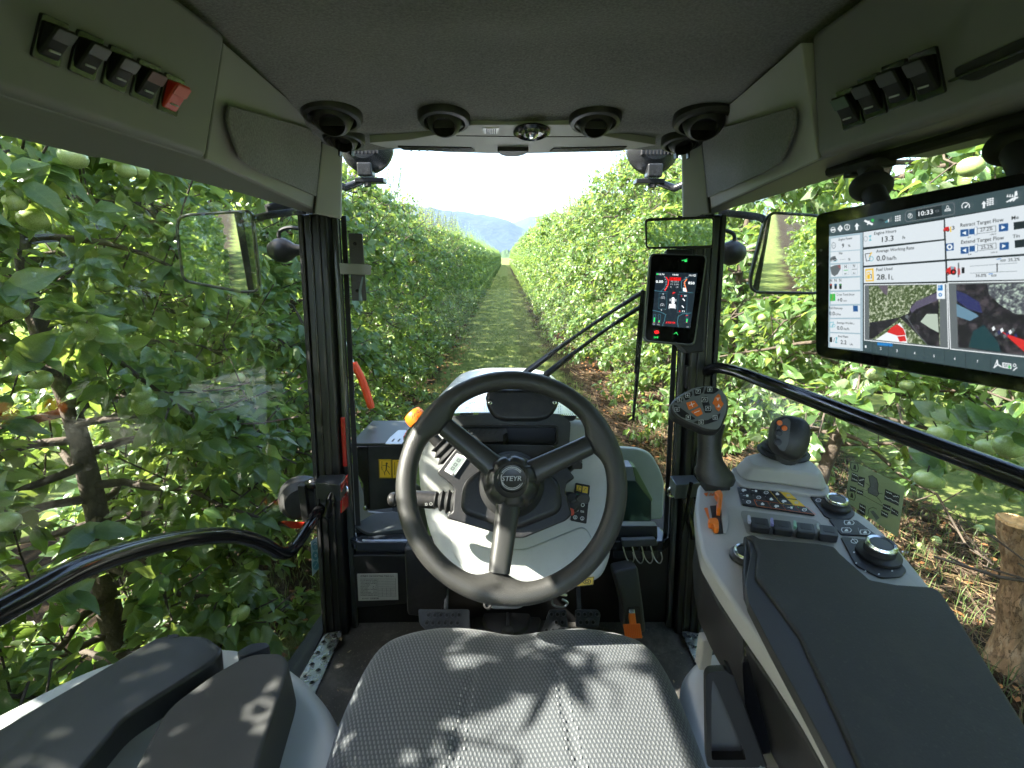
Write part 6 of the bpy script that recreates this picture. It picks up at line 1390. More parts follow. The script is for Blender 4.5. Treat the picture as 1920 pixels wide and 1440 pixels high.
fs_ = [(i * n_ + k, i * n_ + (k + 1) % n_, (i + 1) * n_ + (k + 1) % n_, (i + 1) * n_ + k) for i in range(len(lay) - 1) for k in range(n_)] + [tuple(range(n_)), tuple(range((len(lay) - 1) * n_, len(lay) * n_))]
b.add(vs_, fs_); b.build('knob', BLK, cj, ang=50)
b = MB(); b.tube([bc + CD.n * .028, D(1478, 850, JD)], [.019, .021], 20); b.build('stem', RUB, cj)
slab('knob_face', JP, [(1455, 792), (1470, 784), (1478, 790), (1474, 830), (1466, 848), (1455, 842), (1451, 830), (1451, 806)], .002, mat('knob_face_grey', (.07, .072, .072), .4), cj, rr=.006, lift=.0135, bevel=.0008)
for x, y, m_ in ((1456, 794, OB_), (1465, 804, OB_), (1454.5, 812, BT), (1453.5, 829, BT)):
    c = JP.P(x, y, .0135); q = MB(); q.lathe(c, JP.n, [(.0056, 0), (.0056, .002), (.0044, .0022)], 20); tb = q.build('button_bezel', BT, cj)
    q = MB(); q.lathe(c, JP.n, [(.0044, .001), (.0044, .0035), (.0036, .0045), (.001, .0047)], 20); q.build('thumb_button', m_, tb)

# --- rocker switches in the overhead boxes
def rocker(cx, cy, s, w, h, cap, lens, tilt, par, X0):
    """one rocker: bezel, cap, lens; on the slanted inner face of the box"""
    if s < 0: q = OHL
    else: q = OHR
    w *= 1.15; h *= 1.15
    def pt(u, v): return (cx + u * w * math.cos(tilt) - v * h * math.sin(tilt * .55), cy + u * w * math.sin(tilt) + v * h * math.cos(tilt * .55))
    a = slab('switch_bezel', q, [pt(-.5, -.5), pt(.5, -.5), pt(.5, .5), pt(-.5, .5)], .006, BLKG, par, rr=.003, lift=.003, bevel=.001)
    P = [q.P(*pt(u, v)) for u, v in ((-.36, -.36), (.36, -.36), (.36, .38), (-.36, .38))]
    k = MB(); hi = [.004, .004, .004, .004]; top_ = [P[0] + q.n * .016, P[1] + q.n * .016, P[2] + q.n * .005, P[3] + q.n * .005]
    k.hexa([p for p in P], top_); k.build('switch_cap', cap, a, bevel=.003, seg=3)
    mid = [P[0] + (P[3] - P[0]) * .08, P[1] + (P[2] - P[1]) * .08, P[1] + (P[2] - P[1]) * .45, P[0] + (P[3] - P[0]) * .45]
    L0 = [p + q.n * (.0165 - .011 * t) for p, t in zip(mid, (.08, .08, .45, .45))]; k = MB(); k.prism(rnd(L0, .002), q.n * .001); k.build('switch_lens', lens, a, bevel=.0004)
    bt = [P[0] + (P[3] - P[0]) * .8 + (P[1] - P[0]) * .25, P[0] + (P[3] - P[0]) * .8 + (P[1] - P[0]) * .75]
    k = MB(); k.tube([p + q.n * .0085 for p in bt], .0011, 6); k.build('switch_led', mat('led_grey', (.55, .56, .55), .3), a)
OHL = plane3(V((-.40, .765, EZ + .30)), V((-.452, .760, EZ + .139)), V((-.46, -.5, EZ + .15)))
OHR = plane3(V((.418, .765, EZ + .30)), V((.452, .760, EZ + .139)), V((.46, -.5, EZ + .15)))
GL = mat('lens_grey', (.05, .05, .052), .5); GLR = mat('lens_pale_red', (.14, .05, .045), .5); CAPB = mat('cap_black', (.010, .010, .0095), .55, spec=.25)
OHp = OHB_L; 
rocker(318, 177, -1, 34, 62, REDP, mat('lens_red', (.62, .07, .05), .4), .42, OHp, None)
rocker(270, 152, -1, 40, 64, CAPB, GLR, .42, OHp, None)
rocker(217, 128, -1, 42, 66, CAPB, mat('lens_dark', (.03, .03, .02), .4), .42, OHp, None)
rocker(158, 102, -1, 46, 70, CAPB, mat('lens_dark', (.03, .03, .02), .4), .42, OHp, None)
rocker(90, 74, -1, 50, 74, CAPB, GL, .42, OHp, None)
OHp = OHB_R
rocker(1597, 202, 1, 36, 64, CAPB, mat('lens_green_grey', (.04, .09, .05), .5), -.36, OHp, None)
rocker(1638, 180, 1, 38, 68, CAPB, GL, -.36, OHp, None)
rocker(1687, 157, 1, 44, 72, CAPB, GL, -.36, OHp, None)
rocker(1742, 138, 1, 48, 78, CAPB, GL, -.36, OHp, None)
slab('radio_slot', OHR, [(1790, 128), (1990, 40), (2000, 75), (1830, 152), (1795, 148)], .004, BLKM, OHp, rr=.006, lift=.002, bevel=.001)
slab('radio_edge', OHR, [(1783, 150), (1990, 62), (1995, 68), (1786, 154)], .004, BLKG, OHp, rr=.002, lift=.004, bevel=.001)

# --- rail under the right overhead box carrying the terminal arms
b = MB(); b.tube([V((.500, .80, EZ + .128)), V((.523, .3, EZ + .137)), V((.53, 0, EZ + .142))], .008, 8); b.build('accessory_rail', BLKM, cab)

# --- big terminal
MT = [D(1531, 390, .66), D(1531, 660, .66), D(1920, 318, .425)]
MP = plane3(*MT); mon = empty('display_terminal', MP.P(1700, 520), 'large landscape touchscreen terminal showing engine data and two camera views', 'monitor')
def m2(X, Y): return (1500 + X * .29167, 300 + Y * .29167)
HO = [m2(*p) for p in [(97, 345), (1700, 22), (1700, 1545), (97, 1262)]]
slab('housing', MP, HO, .022, mat('terminal_black', (.012, .012, .012), .35), mon, rr=.012, bevel=.004, seg=4, k=6)
slab('front_glass', MP, [m2(*p) for p in [(108, 352), (1690, 34), (1690, 1530), (108, 1252)]], .001, mat('panel_glass', (.005, .005, .006), .06), mon, rr=.011, lift=.0012, bevel=0, k=6)
slab('back_plate', Plane(MP.p - MP.n * .02, MP.n), [m2(*p) for p in [(250, 420), (1500, 180), (1500, 1300), (250, 1180)]], .03, BLK, mon, rr=.02, bevel=.006)
E = .20
UB = glow('screen_bar', (.045, .075, .085), E); UT = glow('screen_tile', (.62, .68, .72), E); UC = glow('screen_column', (.33, .44, .50), E); UD = glow('screen_dark', (.018, .028, .033), E)
UI_ = glow('screen_ink', (.01, .012, .014), E); UW = glow('screen_white', (.75, .8, .82), E); UBL = glow('screen_blue', (.02, .09, .26), E); UB2 = glow('screen_blue_bright', (.02, .20, .52), E)
UY = glow('screen_yellow', (.75, .48, .02), E); UG = glow('screen_green', (.04, .45, .08), E); UR = glow('screen_red', (.60, .03, .03), E); UTB = glow('screen_teal', (.12, .42, .50), E); UGR = glow('screen_grey', (.12, .14, .15), E)
def screen_noise(name, cols, scale, s=E, pos=(.3, .5, .62)):
    m = bpy.data.materials.new(name); m.use_nodes = True; nt = m.node_tree; N = nt.nodes; L = nt.links; b = N['Principled BSDF']
    b.inputs['Base Color'].default_value = (.01, .01, .01, 1)
    tc = N.new('ShaderNodeTexCoord'); n = N.new('ShaderNodeTexNoise'); n.inputs['Scale'].default_value = scale; n.inputs['Detail'].default_value = 8; n.inputs['Roughness'].default_value = .7
    L.new(tc.outputs['Object'], n.inputs['Vector']); r = N.new('ShaderNodeValToRGB'); e = r.color_ramp.elements
    e[0].position = pos[0]; e[0].color = (*cols[0], 1); e[1].position = pos[1]; e[1].color = (*cols[1], 1)
    k = r.color_ramp.elements.new(pos[2]); k.color = (*cols[2], 1)
    L.new(n.outputs['Fac'], r.inputs[0]); L.new(r.outputs[0], b.inputs['Emission Color']); b.inputs['Emission Strength'].default_value = s; return m
VEG = screen_noise('view_hedge', ((.02, .03, .015), (.08, .12, .045), (.55, .6, .45)), 320)
VEG2 = screen_noise('view_leaves', ((.01, .012, .02), (.10, .11, .13), (.50, .62, .52)), 260)
DKV = screen_noise('view_dark', ((.008, .008, .01), (.02, .02, .025), (.07, .06, .07)), 90)
g = Print(MP, .0016, .0003)
def mp(L_, m): g.poly([m2(*p) for p in L_], m)
def mt(t, x0, y0, x1, y1, h, m=UI_): a = m2(x0, y0); c = m2(x1, y1); g.text(t, a[0], a[1], c[0], c[1], h * .29167, m)
def ml_(L_, w, m, closed=False): g.line([m2(*p) for p in L_], w, m, closed)
mp([(195, 415), (1640, 128), (1640, 1425), (190, 1205)], UD); g.lift()
mp([(195, 415), (1640, 128), (1640, 255), (195, 492)], UB)
mp([(190, 1205), (412, 1228), (412, 466), (195, 492)], UC)
mp([(415, 1160), (1640, 1290), (1640, 1425), (415, 1230)], UB); g.lift()
# left tiles
LT = [((207, 507), (395, 480), (397, 575), (207, 588)), ((207, 593), (395, 581), (397, 655), (207, 665)), ((207, 675), (395, 663), (397, 745), (207, 752)), ((207, 765), (395, 755), (397, 835), (207, 840)), ((207, 850), (397, 845), (397, 925), (207, 928)), ((205, 938), (397, 935), (397, 1013), (205, 1015)), ((203, 1023), (397, 1023), (397, 1112), (203, 1105)), ((203, 1113), (397, 1121), (397, 1212), (203, 1200))]
for L_ in LT: mp(L_, UT)
for L_ in ([(418, 465), (935, 385), (937, 508), (418, 562)], [(418, 578), (940, 518), (943, 640), (420, 680)], [(420, 692), (945, 653), (948, 780), (420, 792)], [(944, 378), (1640, 258), (1640, 590), (955, 637)], [(957, 650), (1640, 605), (1640, 765), (960, 778)]): mp(L_, UT)
mp([(418, 458), (418, 462)] + [(960, 378), (960, 376)], UC) if False else None
for L_ in ([(425, 803), (957, 795), (968, 1212), (425, 1158)], [(965, 790), (1640, 776), (1640, 1285), (980, 1215)]): mp(L_, UGR)
mp([(507, 1172), (605, 1181), (605, 1199), (507, 1190)], UB2)
g.lift()
ml_([(425, 803), (957, 795), (968, 1212), (425, 1158)], .0009, UW, True); ml_([(965, 790), (1640, 776), (1640, 1285), (980, 1215)], .0009, UW, True)
mp([(455, 810), (910, 802), (912, 1198), (458, 1150)], VEG); mp([(1018, 800), (1640, 785), (1640, 1278), (1030, 1205)], DKV)
g.lift()
# camera view one
mp([(460, 1045), (560, 1030), (655, 1012), (640, 1035), (560, 1090), (480, 1150), (458, 1150)], DKV); mp([(655, 1010), (715, 985), (730, 930), (905, 840), (910, 1198), (835, 1190), (745, 1100)], DKV)
mp([(515, 810), (578, 808), (575, 870), (555, 862)], glow('view_grey_violet', (.12, .10, .13), E)); mp([(500, 1155), (600, 1090), (655, 1045), (690, 1100), (705, 1178), (690, 1176)], UW)
g.lift()
mp([(720, 960), (760, 910), (905, 850), (905, 900), (760, 960), (735, 985)], glow('view_violet', (.10, .09, .14), E)); mp([(790, 1040), (830, 990), (900, 990), (908, 1110), (850, 1080)], glow('view_pale_green', (.42, .50, .42), E))
mp([(575, 1108), (600, 1078), (640, 1055), (680, 1085), (695, 1125), (640, 1130)], UR); mp([(640, 1135), (690, 1130), (700, 1165), (655, 1168)], UR); ml_([(700, 1010), (760, 1100), (835, 1190)], .0006, UGR); g.disc(*m2(703, 1008), 3.5, UGR)
# camera view two
mp([(1220, 800), (1640, 787), (1640, 1000), (1400, 990), (1300, 930), (1230, 860)], VEG2); mp([(1020, 840), (1080, 860), (1170, 915), (1190, 985), (1100, 960), (1025, 905)], glow('view_navy', (.03, .035, .12), E)); mp([(1022, 925), (1150, 990), (1165, 1005), (1110, 1035), (1025, 1005)], glow('view_steel', (.13, .24, .33), E))
mp([(1310, 1100), (1350, 1120), (1640, 1220), (1640, 1278), (1480, 1250), (1400, 1180)], UR)
for k in range(9): x = 1250 + k * 18; y = 1080 + (k * 37) % 50; mp([(x, y), (x + 14, y - 12), (x + 24, y + 8), (x + 8, y + 20)], (UW, UGR, glow('view_navy', (.03, .035, .12), E))[k % 3])
mp([(1100, 1205), (1130, 1100), (1200, 1060), (1290, 1170), (1310, 1235)], glow('view_teal', (.015, .05, .06), E)); g.lift()
mp([(897, 800), (948, 799), (950, 893), (898, 893)], UW); g.lift(); mp([(905, 806), (936, 804), (937, 840), (905, 840)], UB2); mp([(905, 806), (922, 805), (922, 824), (905, 824)], UW) ; g.disc(*m2(921, 867), 3.6, UB2, r0=.45)
# top bar
mp([(660, 345), (660, 345), (662, 345)], UB) if False else None
ml_([(695, 345), (705, 330), (1000, 275), (1013, 285), (1012, 345), (1000, 352), (705, 398), (695, 388)], .0009, UGR, True)
mp([(762, 322), (930, 292), (932, 358), (764, 386)], UD); g.lift()
mt('10:33', 782, 362, 876, 346, 28, UW); ml_([(893, 325), (912, 322), (912, 333), (894, 336)], .0006, UGR, True)
x, y = m2(728, 360); g.disc(x, y, 4.4, UW, 4.8, r0=.82); mt('?', 722, 369, 734, 367, 18, UW)
x, y = m2(970, 312); g.disc(x, y - 2, 2.6, UW, 3.2, r0=.7); g.line([(x - 5, y + 5), (x - 4, y + 2), (x + 4, y + 1), (x + 5.4, y + 4)], .0007, UW, True)
x, y = m2(1087, 298); g.disc(x, y, 8, UW, 7.4, r0=.8); g.line([(x - 1, y + 3), (x + 4, y - 3)], .001, UW); g.disc(x, y + 1, 1.8, UW); g.poly([(x - 9, y + 8.6), (x - 6, y + 4), (x + 6, y + 3), (x + 9, y + 7)], UB)
x, y = m2(1205, 285); g.poly([(x - 2, y + 8), (x - 2, y), (x - 4.6, y + .3), (x, y - 6), (x + 4.6, y - .4), (x + 2, y - .3), (x + 2, y + 7.5)], UW)
for i in range(3):
    for j in range(4): x, y = m2(1222 + i * 16 + 1, 252 + j * 12 - i * 3); g.poly([(x, y), (x + 3.8, y - .7), (x + 3.8, y + 1.7), (x, y + 2.4)], UW)
x, y = m2(1388, 240)
for i in range(4): g.poly([(x - 11 + i * 4.6, y), (x - 8.4 + i * 4.6, y - 6), (x - 7 + i * 4.6, y)], UW)
g.poly([(x + 4, y - 2), (x + 5, y - 10), (x + 9, y - 12), (x + 10, y - 3)], UW)
for i in range(3): g.line([(x - 10 + i * 6, y + 9 - i), (x + i * 4, y + 3 - i), (x + 8 + i, y + 1)], .0012, UW)
x, y = m2(230, 450); g.disc(x, y, 4.6, UW, 5.4, r0=.8); g.line([(x - 3.4, y + .4), (x + 3.4, y - .6)], .0018, UW)
x, y = m2(276, 442); g.poly([(x, y - 7), (x + 5, y - .5), (x, y + 6.5), (x - 5, y + .5)], UW); g.lift(); g.line([(x, y - 3), (x, y + 1)], .001, UB); g.disc(x, y + 3, .6, UB, n=6)
x, y = m2(322, 433); g.disc(x, y, 5.4, UW, 6, r0=.78); g.line([(x, y - 1), (x, y + 3.4)], .0011, UW); g.disc(x, y - 3, .9, UW, n=8)
ml_([(372, 462), (372, 400)], .0005, UD)
x, y = m2(385, 428); g.poly([(x - 2, y + 7), (x - 2, y), (x - 4.6, y + .3), (x, y - 6.4), (x + 4.6, y - .8), (x + 2, y - .4), (x + 2, y + 6.6)], UW)
x, y = m2(461, 405); g.line([(x - 7, y - 4), (x + 7, y + 3)], .0022, UW); g.line([(x + 1, y - 3), (x - 2, y + 3)], .0018, UW); g.disc(x, y, 2, UW); g.disc(*m2(487, 389), 2.9, UG)
x, y = m2(541, 403)
for r_ in (6, 3.8): g.arc(x, y, r_, 215, 325, .0008, UI_, 8)
g.disc(x, y, 1, UI_)
for i in range(5): x, y = m2(570 + i * 8.5, 404 - i * 1.6); h = 2 + i * 1.9; g.poly([(x, y), (x + 1.6, y), (x + 1.6, y - h), (x, y - h)], UTB if i < 2 else (UW if i < 3 else UGR))
for i in range(3):
    for j in range(3): x, y = m2(633 + i * 13, 362 + j * 13 - i * 2.4); g.poly([(x, y), (x + 2.6, y - .4), (x + 2.6, y + 2.1), (x, y + 2.5)], UW)
# tile texts
mt('Engine Power', 268, 521, 357, 509, 15); mt('9', 288, 566, 303, 564, 27); mt('%', 328, 560, 344, 558, 15)
mt('Slip', 268, 607, 293, 605, 13); mt('---', 277, 644, 313, 640, 10); mt('%', 328, 648, 344, 646, 15)
mt('N', 305, 696, 320, 694, 20); mt('N', 360, 692, 374, 690, 20); mt('B1', 306, 736, 320, 735, 9); mt('B2', 361, 732, 376, 731, 9)
ml_([(292, 672), (333, 668), (334, 738), (293, 742)], .0004, UC, True); ml_([(347, 668), (388, 664), (389, 735), (348, 738)], .0004, UC, True)
mp([(300, 709), (330, 706), (330, 710), (300, 713)], UG); ml_([(355, 704), (385, 702)], .0008, UGR)
mp([(212, 690), (240, 678), (280, 673), (281, 700), (262, 735), (240, 748), (222, 735)], UGR)
mp([(258, 680), (278, 676), (280, 700), (266, 690)], UR)
for i in range(3): mt('N', 211 + i * 30, 785 - i * 1, 225 + i * 30, 784 - i, 19); mp([(209 + i * 31, 797), (225 + i * 31, 796), (225 + i * 31, 829), (210 + i * 31, 830)], UI_)
for i, mm in enumerate((UR, UB2, UG)): mp([(212 + i * 31, 800), (222 + i * 31, 799), (222 + i * 31, 806), (212 + i * 31, 807)], mm)
mt('Cross Track Error', 254, 872, 371, 872, 14); mt('+0', 258, 913, 292, 911, 24); mt('cm', 298, 910, 320, 910, 11)
mp([(211, 862), (246, 860), (247, 906), (212, 908)], UG); ml_([(220, 905), (232, 880), (228, 863)], .001, UR)
mt('Fuel Economy', 206, 958, 294, 961, 15); mt('0.0', 206, 998, 243, 999, 24); mt('L/ha', 249, 998, 282, 999, 14); mp([(361, 937), (392, 937), (393, 975), (362, 975)], UBL)
mt('Average Workin...', 256, 1053, 371, 1057, 14); mt('0.0', 257, 1091, 294, 1093, 24); mt('ha/h', 300, 1092, 336, 1094, 15); ml_([(213, 1045), (235, 1042), (228, 1075), (211, 1072)], .001, UTB, True); g.disc(*m2(236, 1065), 3.2, UTB, r0=.75)
mt('Fuel Rate', 266, 1140, 329, 1143, 14); mt('2.2', 281, 1182, 319, 1186, 25); mt('L/h', 340, 1190, 360, 1192, 12); mp([(210, 1140), (226, 1138), (226, 1172), (210, 1170)], UI_); mt('/', 234, 1170, 243, 1170, 24); mp([(246, 1140), (261, 1140), (249, 1158), (261, 1176), (246, 1176), (256, 1158)], UTB)
g.disc(*m2(236, 550), 4, UGR, 6, r0=.8); mt('kW', 229, 555, 243, 554, 7, UGR)
mp([(213, 632), (230, 620), (248, 618), (252, 640), (215, 645)], UGR); g.disc(*m2(220, 645), 2.3, UI_, r0=.5); g.disc(*m2(244, 640), 3.2, UI_, r0=.5); ml_([(232, 655), (258, 650), (262, 640)], .0006, UTB)
# mid tiles
mt('Engine Hours', 498, 483, 641, 465, 19); mt('13.3', 548, 529, 624, 519, 33); mt('h', 682, 510, 698, 508, 22); g.disc(*m2(443, 507), 3.5, UGR, 5, r0=.85)
mp([(463, 488), (482, 485), (472, 503), (482, 519), (464, 521), (472, 503)], UTB)
mt('Average Working Rate', 511, 597, 757, 574, 19); mt('0.0', 513, 650, 572, 645, 33); mt('ha/h', 580, 645, 641, 641, 24)
ml_([(440, 605), (475, 600), (468, 648), (448, 650)], .0009, UI_, True); mp([(475, 598), (482, 592), (486, 598), (460, 632)], UY); g.disc(*m2(480, 636), 4.2, UTB, 4.8, r0=.75)
mt('Fuel Used', 512, 715, 616, 708, 19); mt('28.1', 514, 770, 598, 768, 34); mt('L', 610, 770, 624, 769, 24)
mp([(441, 702), (494, 697), (497, 780), (443, 782)], UY); g.lift(); mp([(449, 712), (486, 708), (488, 772), (450, 774)], UT); g.lift(); mp([(455, 722), (474, 720), (475, 765), (456, 766)], UY); mp([(458, 727), (471, 726), (471, 738), (458, 739)], UT); ml_([(475, 735), (483, 738), (484, 760), (479, 760)], .0007, UI_)
# right tiles
mt('Retract Target Flow', 1059, 433, 1340, 396, 23); mt('27.2%', 1188, 462, 1268, 452, 23); mt('Extend Target Flow', 1064, 541, 1343, 512, 23); mt('25.2%', 1192, 575, 1272, 567, 23)
def arrow(x0, y0, x1, y1, d_, dy):
    mp([(x0, y0), (x1, y0 - dy), (x1, y1 - dy), (x0, y1)], UBL); g.lift(); cx, cy = (x0 + x1) / 2, (y0 + y1 - dy) / 2; mp([(cx + d_ * 13, cy - d_ * 1), (cx - d_ * 12, cy - 12), (cx - d_ * 12, cy + 13)], UW)
arrow(1059, 450, 1112, 495, -1, 5); arrow(1310, 414, 1371, 464, 1, 7); arrow(1064, 562, 1116, 606, -1, 4); arrow(1318, 534, 1379, 582, 1, 6)
for (a_, c_) in (((1122, 446), 1), ((1126, 556), 1)):
    X, Y = a_; mp([(X, Y), (X + 44, Y - 5), (X + 44, Y + 32), (X, Y + 36)], UBL); g.lift(); mp([(X + 38, Y - 10), (X + 54, Y - 13), (X + 54, Y + 36), (X + 38, Y + 38)], UW); ml_([(X + 38, Y - 10), (X + 54, Y - 13), (X + 54, Y + 36), (X + 38, Y + 38)], .0005, UBL, True); ml_([(X + 55, Y - 4), (X + 174, Y - 21), (X + 176, Y + 16), (X + 55, Y + 30)], .0005, UGR, True)
mt('0.0', 1115, 504, 1136, 502, 9); mt('100.0', 1262, 487, 1302, 481, 9); mt('0.0', 1119, 614, 1141, 612, 9); mt('100.0', 1268, 602, 1309, 598, 9)
mt('3', 1014, 452, 1032, 450, 25); mp([(957, 450), (975, 432), (995, 430), (998, 456), (960, 460)], UR); g.disc(*m2(967, 458), 2.4, UI_, r0=.5); g.disc(*m2(988, 452), 3.4, UI_, r0=.5); mp([(1001, 432), (1010, 430), (1011, 465), (1003, 466)], UY)
mp([(976, 540), (1026, 534), (1027, 582), (977, 587)], UBL); g.lift(); g.disc(*m2(1001, 561), 5.4, UW, r0=.5)
mt('Me', 1403, 388, 1450, 381, 24); mt('Ti', 1410, 505, 1440, 501, 22); mt('n', 1436, 501, 1456, 499, 22); mp([(1416, 403), (1500, 392), (1500, 440), (1418, 452)], UD); mp([(1423, 519), (1505, 508), (1505, 560), (1425, 568)], UD)
mp([(975, 728), (985, 700), (1010, 685), (1040, 690), (1045, 730), (1000, 738)], UR); mp([(1008, 688), (1030, 686), (1032, 708), (1010, 710)], UTB); g.lift(); g.disc(*m2(988, 733), 3.2, UI_, r0=.45); g.disc(*m2(1028, 722), 5.6, UI_, r0=.45); mp([(1054, 700), (1070, 699), (1072, 738), (1055, 740)], UR); ml_([(1061, 665), (1061, 752)], .0014, UGR)
mt('1', 1081, 730, 1100, 729, 38); ml_([(1134, 685), (1440, 664)], .0004, UGR); ml_([(1137, 730), (1440, 716)], .0004, UGR); ml_([(1311, 668), (1312, 720)], .0009, UI_)
mt('36.0%', 1171, 755, 1243, 752, 20); mt('35.2%', 1384, 655, 1460, 649, 20); ml_([(1258, 735), (1282, 733)], .0008, UB2); ml_([(1275, 742), (1305, 740), (1305, 748), (1276, 750)], .0006, UGR, True); ml_([(1310, 640), (1335, 637)], .0008, UB2); ml_([(1335, 646), (1365, 643), (1365, 651), (1336, 654)], .0006, UGR, True)
for i, (X, Y) in enumerate(((453, 1207), (551, 1219), (656, 1234), (771, 1249), (897, 1267), (1032, 1284), (1180, 1302))):
    mt(str(i + 1), X, Y, X + 10, Y + 1, 16, UW)
for X in (505, 607, 718, 838, 970, 1108, 1270): ml_([(X, 1168 + (X - 415) * .106), (X, 1242 + (X - 415) * .155)], .0005, UD)
x, y = m2(1312, 1315); g.line([(x, y - 8), (x + 1, y), (x - 6, y + 6)], .0011, UW); g.line([(x + 1, y), (x + 8, y + 4)], .0011, UW); g.line([(x, y - 8), (x - 6, y + 6)], .0006, UW); g.line([(1352 * .29167 + 1500, y + .5)] * 2, .001, UW)
ml_([(1348, 1305), (1400, 1312), (1402, 1340), (1350, 1333)], .0008, UW, True); mt('ISB', 1354, 1329, 1396, 1334, 17, UW); g.disc(*m2(1392, 1331), 2.6, UG); g.disc(*m2(1425, 1320), 3.2, UW, r0=.6); ml_([(1418, 1352), (1440, 1335)], .001, UW)
sg = g.build('screen_picture', mon)
g = Print(MP, .0014); g.disc(*m2(140, 580), 2.6, mat('sensor_dot', (.05, .06, .055), .4)); g.build('light_sensor', mon)
# its two ball arms
def ball_arm(px, py, d, rpx, fx, fy):
    c = D(px, py, d); r = rpx * d / F; q = MB(); pr = [(r * math.sin(math.pi * k / 14) * 1.0 + .0004, -r * .82 * math.cos(math.pi * k / 14)) for k in range(15)]
    q.lathe(c, (0, 0, 1), pr, 32); ba = q.build('mount_ball', BLKM, mon)
    f_ = D(fx, fy, d + .015); q = MB(); q.tube([c + V((0, 0, r * .6)), f_], [r * .5, r * .55], 16); q.build('mount_stem', BLKM, mon)
    q = MB(); q.box(f_ + V((0, 0, .004)), (.03, .06, .012)); q.box(f_ + V((0, .03, .002)), (.02, .02, .018)); q.build('mount_clamp', BLKM, mon, bevel=.003)
    q = MB(); q.tube([c, MP.P(px, py + 60, -.02)], r * .55, 16); q.build('mount_socket', BLKM, mon)
ball_arm(1633, 350, .64, 34, 1630, 316); ball_arm(1900, 275, .50, 42, 1895, 232)

# --- upright dash display on the right post
DP = Plane(D(1268, 560, 1.08), (-.10, -.98, .22), (1, -.05, 0)); dd = empty('dash_display', DP.P(1268, 560), 'small upright black display with red and green gauges on the right post', 'display')
def d7(X, Y): return (960 + X / 4, 420 + Y / 4)
dq = [(1219, 474), (1327, 477.5), (1303, 649), (1206, 640.5)]
slab('case', DP, dq, .020, mat('case_metal', (.10, .105, .10), .35, metal=.5), dd, rr=.014, bevel=.003, seg=4, k=6)
slab('front_glass', DP, [(1222, 477.5), (1323.5, 480.5), (1300, 645.5), (1209.5, 637.5)], .001, mat('panel_glass', (.005, .005, .006), .06), dd, rr=.012, lift=.001, bevel=0, k=6)
slab('mount_foot', Plane(DP.p - DP.n * .02, DP.n), [(1250, 466), (1300, 468), (1300, 500), (1250, 500)], .03, BLK, dd, bevel=.003)
slab('mount_arm', Plane(DP.p - DP.n * .03, DP.n), [(1268, 640), (1290, 640), (1300, 480), (1330, 480), (1320, 660), (1290, 662)], .05, BLKM, dd, bevel=.004)
g = Print(DP, .0014, .0003); ES = .3
WS_ = glow('dash_white', (.8, .85, .85), ES); RS_ = glow('dash_red', (.9, .01, .01), ES); GS_ = glow('dash_green', (.03, .65, .12), ES); TS_ = glow('dash_teal', (.05, .17, .22), ES); OS_ = glow('dash_orange', (.9, .18, .03), ES); BS_ = glow('dash_back', (.004, .009, .016), ES); GY_ = glow('dash_grey', (.3, .33, .35), ES)
def dpoly(L_, m): g.poly([d7(*p) for p in L_], m)
def dl_(L_, w, m, c=False): g.line([d7(*p) for p in L_], w, m, c)
def dt_(t, x0, y0, x1, y1, h, m=WS_, sh_=0): a = d7(x0, y0); c = d7(x1, y1); g.text(t, a[0], a[1], c[0], c[1], h / 4, m, sh_)
dpoly([(1080, 360), (1390, 370), (1335, 782), (1048, 760)], BS_); g.lift()
dt_('13.7V', 1100, 383, 1143, 385, 11); dpoly([(1082, 372), (1096, 372), (1096, 381), (1082, 381)], GS_); dt_('10:03', 1204, 386, 1246, 388, 11); dt_('13.7', 1327, 391, 1362, 393, 11); dl_([(1365, 380), (1376, 380), (1375, 394), (1364, 394)], .0006, WS_, True)
dt_('0.00', 1078, 442, 1132, 442, 19); dt_('850', 1320, 452, 1368, 454, 19)
dpoly([(1182, 402), (1264, 404), (1262, 425), (1180, 423)], glow('dash_dark_red', (.35, .0, .0), ES)); g.lift(); dt_('45.0', 1208, 420, 1258, 421, 14, RS_); dl_([(1182, 402), (1264, 404), (1262, 425), (1180, 423)], .0006, RS_, True); dt_('F', 1190, 418, 1200, 418, 10, RS_)
dt_('F2 23.0', 1190, 438, 1250, 440, 11, GY_); dt_('F1 5.00', 1188, 458, 1248, 460, 11, GY_); dt_('R', 1186, 478, 1196, 478, 11, GY_); dt_('19', 1228, 480, 1246, 480, 11, GY_)
dl_([(1155, 400), (1172, 425), (1170, 455), (1145, 500)], .0022, RS_); dl_([(1140, 392), (1160, 430), (1140, 480), (1115, 505)], .0008, TS_)
dl_([(1310, 415), (1290, 440), (1300, 480), (1308, 508)], .0022, OS_); dl_([(1325, 395), (1270, 430), (1268, 470), (1280, 505)], .0010, TS_); dpoly([(1280, 482), (1302, 480), (1308, 508), (1284, 506)], WS_)
for i in range(6): dt_(str(5 - i) + '0', 1130 + (i % 5) * 4 + 8, 402 + i * 18, 1142 + (i % 5) * 4 + 8, 402 + i * 18, 6, GY_); dt_(str(30 - i * 5), 1296 - i * 3, 405 + i * 15, 1308 - i * 3, 405 + i * 15, 6, GY_)
dl_([(1065, 500), (1115, 507), (1170, 510)], .0008, TS_); dl_([(1358, 518), (1310, 512), (1250, 512)], .0008, TS_)
dt_('P', 1202, 526, 1221, 526, 14, RS_, .3)
dpoly([(1196, 556), (1206, 549), (1217, 556), (1217, 598), (1196, 598)], WS_); dpoly([(1178, 600), (1224, 602), (1221, 632), (1176, 630)], WS_); g.lift()
for L_ in ([(1180, 562), (1190, 562), (1190, 580), (1180, 580)], [(1222, 564), (1231, 564), (1230, 582), (1221, 582)], [(1172, 612), (1182, 612), (1181, 636), (1171, 636)], [(1219, 614), (1229, 614), (1227, 638), (1217, 638)]): dpoly(L_, GY_)
